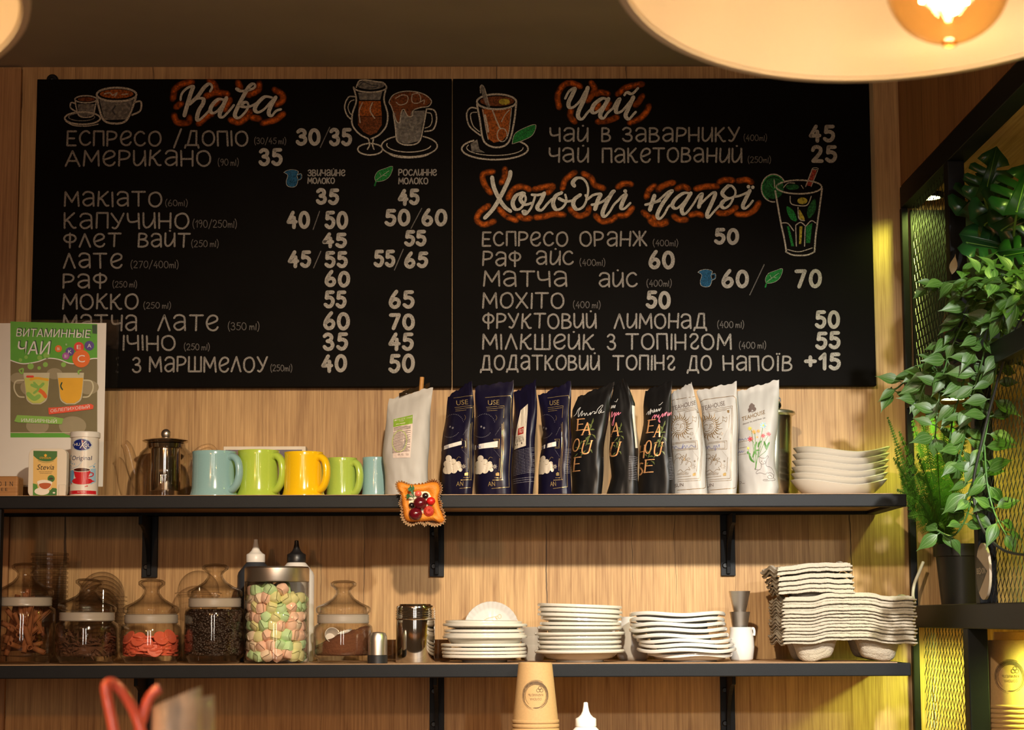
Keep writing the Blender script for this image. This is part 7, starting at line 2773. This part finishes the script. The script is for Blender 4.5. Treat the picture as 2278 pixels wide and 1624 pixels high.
# ================================================================= paper cups
M['stamp'] = mat('brown_stamp_ink', (.10, .055, .025), .8, var=.3, scale=300)
def kraft_cup(rt, rb, h):
    """inverted: closed end up, rolled rim down"""
    b = MB()
    b.lathe([(rt*.965, .003), (rt*1.0, .0035), (rt*1.03, .0022), (rt*1.035, .0), (rt*1.02, -.002), (rt*.98, -.002), (rt*.96, 0)], n=48)
    b.lathe([(rt*.985, .003), (rb, h-.001), (rb*.985, h), (rb*.94, h-.001), (rb*.93, h-.006), (0, h-.006)], n=48)
    return b

def stamp(t, rt, rb, h, ang, zc, size, tilt=0):
    """brush ring with upside down words on a cone wall; ang = compass angle on the cup"""
    def F(u, v):
        z = zc+v*size
        r_ = rt*.985+(rb-rt*.985)*(z/h)+.0004
        a = ang+u*size/r_
        return Vector((r_*math.cos(a), r_*math.sin(a), z))
    b = MB()
    for (r0, w_, a0, a1) in ((.95, .10, -70, 250), (.86, .09, -100, 200), (.78, .05, -60, 230), (1.03, .04, 60, 260), (.90, .05, 255, 290), (1.08, .03, 60, 110)):
        p = [(r0*math.cos(R(a0+(a1-a0)*k/40)), r0*math.sin(R(a0+(a1-a0)*k/40))) for k in range(41)]
        b.rib(p, [w_*(.35+.65*math.sin(math.pi*k/40))*(1 if k % 3 else .8) for k in range(41)], F)
    for s, y in (('СОЛОНА', -.34), ('КАРАМЕЛЬ', -.05)):
        vs, fs = font2d(s)
        w_ = .42 if s == 'СОЛОНА' else .54
        b.add([F(w_-2*w_*x, y+.17-.17*q) for x, q in vs], fs)
    for (x, y) in ((.18, .36), (.42, .36), (.30, .52)):
        b.ell(x, y, .12, .12, F, wd=.035)
    b.build('stamp', M['stamp'], t, smooth=0)

def cup_stack(x, y, ztop, rt, rb, h, zfloor, pitch, label, toplabel, ang, tilt, group, size=.024):
    top = thing('paper_cup', toplabel, 'cup', (x, y, ztop-h))
    kraft_cup(rt, rb, h).build('cup_body', M['kraft'], top, smooth=50)
    stamp(top, rt, rb, h, ang, h*.45, size)
    n = 1
    while ztop-h-n*pitch > zfloor+.003 and n < 24:
        dup(top, (x, y, ztop-h-n*pitch), label, group=group)
        n += 1
Yq = -.41
kq = mpp(1192, 1540, Yq)
cxw = at(1191, 1540, Yq)
cup_stack(cxw.x, Yq, at(1191, 1474, Yq).z, 51*kq, 37.5*kq, 129*kq, 1.235, 9.6*kq, 'kraft paper cup nested in the upside down stack below the lower shelf', 'topmost upside down kraft cup with round brown stamp under the lower shelf', R(-90), 0, 'nested kraft cups below the shelf')
Yq = -.36
kq = mpp(2195, 1500, Yq)
cxw = at(2186, 1500, -.43)
cup_stack(max(cxw.x, XF+.075), -.455, at(2178, 1424, -.455).z, .0455, .033, .112, 1.195, .0082, 'large kraft cup nested in the upside down stack behind the steel post', 'topmost large kraft cup with stamp inside the lit bottom bay', R(-98), 0, 'nested kraft cups in the bottom bay', .027)
c2 = at(2290, 1500, -.56)
cup_stack(XF+.115, -.62, at(2275, 1457, -.62).z, .0455, .033, .112, 1.195, .0082, 'large kraft cup nested in the stack cut by the right edge', 'topmost large kraft cup of the stack cut by the right edge', R(-150), 0, 'nested kraft cups at the right edge', .027)
cup_stack(XF+.115, -.335, at(2165, 1396, -.335).z-.008, .0455, .033, .112, 1.195, .0082, 'large kraft cup nested in the stack behind the lit mesh', 'topmost large kraft cup of the stack behind the others by the mesh', R(-60), 0, 'nested kraft cups behind the mesh', .027)

for (yy, xx) in ((-.70, XF+.10), (-.82, XF+.12), (-.95, XF+.10)):
    w_ = {-.70: 'near the round sign', -.82: 'second from the round sign', -.95: 'third from the round sign'}[yy]
    cup_stack(xx, yy, ZB+.31-.03*(yy < -.8), .0455, .033, .112, ZB+.004, .0082, 'kraft cup nested in the stack behind the wide mesh, '+w_, 'topmost kraft cup of the stack behind the wide mesh, '+w_, R(180), 0, 'kraft cups behind the wide mesh '+w_, .027)

squeeze(1301, -.43, 1562, 1614, 23, 44, 'white squeeze bottle whose nozzle rises beside the kraft cups', M['white_plastic'], M['white_plastic'], zb=1.2355)

# ================================================================= things close to the viewer
YN = -2.75
M['redstraw'] = mat('red_glossy_straw', (.95, .19, .12), .2, var=.05, coat=1.0)
M['film'] = None
m, nt, P, N, L = nodes('crinkled_clear_film')
P.inputs['Base Color'].default_value = (.92, .87, .80, 1)
P.inputs['Roughness'].default_value = .25
tc = N('ShaderNodeTexCoord')
nz = N('ShaderNodeTexNoise')
nz.inputs['Scale'].default_value = 45
L(tc.outputs['Object'], nz.inputs['Vector'])
mr = N('ShaderNodeMapRange')
mr.inputs['To Min'].default_value = .22
mr.inputs['To Max'].default_value = .85
L(nz.outputs['Fac'], mr.inputs['Value'])
tr = N('ShaderNodeBsdfTransparent')
ms = N('ShaderNodeMixShader')
L(mr.outputs['Result'], ms.inputs['Fac'])
L(tr.outputs[0], ms.inputs[1])
L(P.outputs[0], ms.inputs[2])
L(ms.outputs[0], nt.nodes['Material Output'].inputs['Surface'])
M['film'] = m
jx = at(290, 1640, YN)
zc_ = 1.1305
b = MB()
b.lathe([(0, 0), (.033, 0), (.036, .003), (.040, .19), (.0385, .19), (.034, .005), (0, .005)], n=40)
tag(b.build('straw_glass', M['glass'], None, loc=(jx.x, YN, zc_), smooth=50), 'clear glass on the bar counter holding the red straws', 'glass')
def straw(pts, lb):
    b = MB()
    q = [tuple(at(px, py, YN+dy)) for px, py, dy in pts]
    b.tube(catmull(q, 8), .0032, 12)
    tag(b.build('straw', M['redstraw'], None, smooth=60), lb, 'straw', 'red straws')
foot = lambda dx: (290+dx*.5, 1640+1050, 0)
straw([(282, 2690, 0), (272, 2100, 0), (262, 1700, 0), (252, 1620, 0), (240, 1560, 0), (236, 1526, 0), (252, 1520, .004), (278, 1548, .006), (305, 1600, .008), (318, 1660, .008), (310, 1760, .006)], 'red bent straw looping over at its top in the foreground')
straw([(300, 2690, .01), (303, 2000, .012), (308, 1660, .012), (316, 1600, .012), (330, 1558, .012), (345, 1538, .012), (356, 1531, .012)], 'red straw curving to the right in the foreground')
bg = thing('clear_bag', 'blurred clear plastic bag standing beside the red straws', 'bag', (at(405, 1640, YN).x, YN+.03, zc_))
b = MB()
for (x0, x1, yl, yr, dy) in ((338, 448, 1575, 1527, -.015), (400, 478, 1556, 1545, .03)):
    vs = []
    NU, NV = 12, 20
    zb_ = zc_
    for j in range(NV+1):
        for i in range(NU+1):
            u, v = i/NU, j/NV
            top = at(x0+(x1-x0)*u, yl+(yr-yl)*u, YN+.03+dy)
            X_ = top.x+(.012*(1-v))*(u-.3)
            vs.append(Vector((X_, YN+.03+dy+.010*noise.noise(Vector((u*3, v*6, dy*90)))-.02*math.sin(u*math.pi), zb_+(top.z-zb_)*v))-bg.location)
    b.add(vs, [(j*(NU+1)+i, j*(NU+1)+i+1, (j+1)*(NU+1)+i+1, (j+1)*(NU+1)+i) for j in range(NV) for i in range(NU)])
b.build('film', M['film'], bg, smooth=60, solid=.0004)
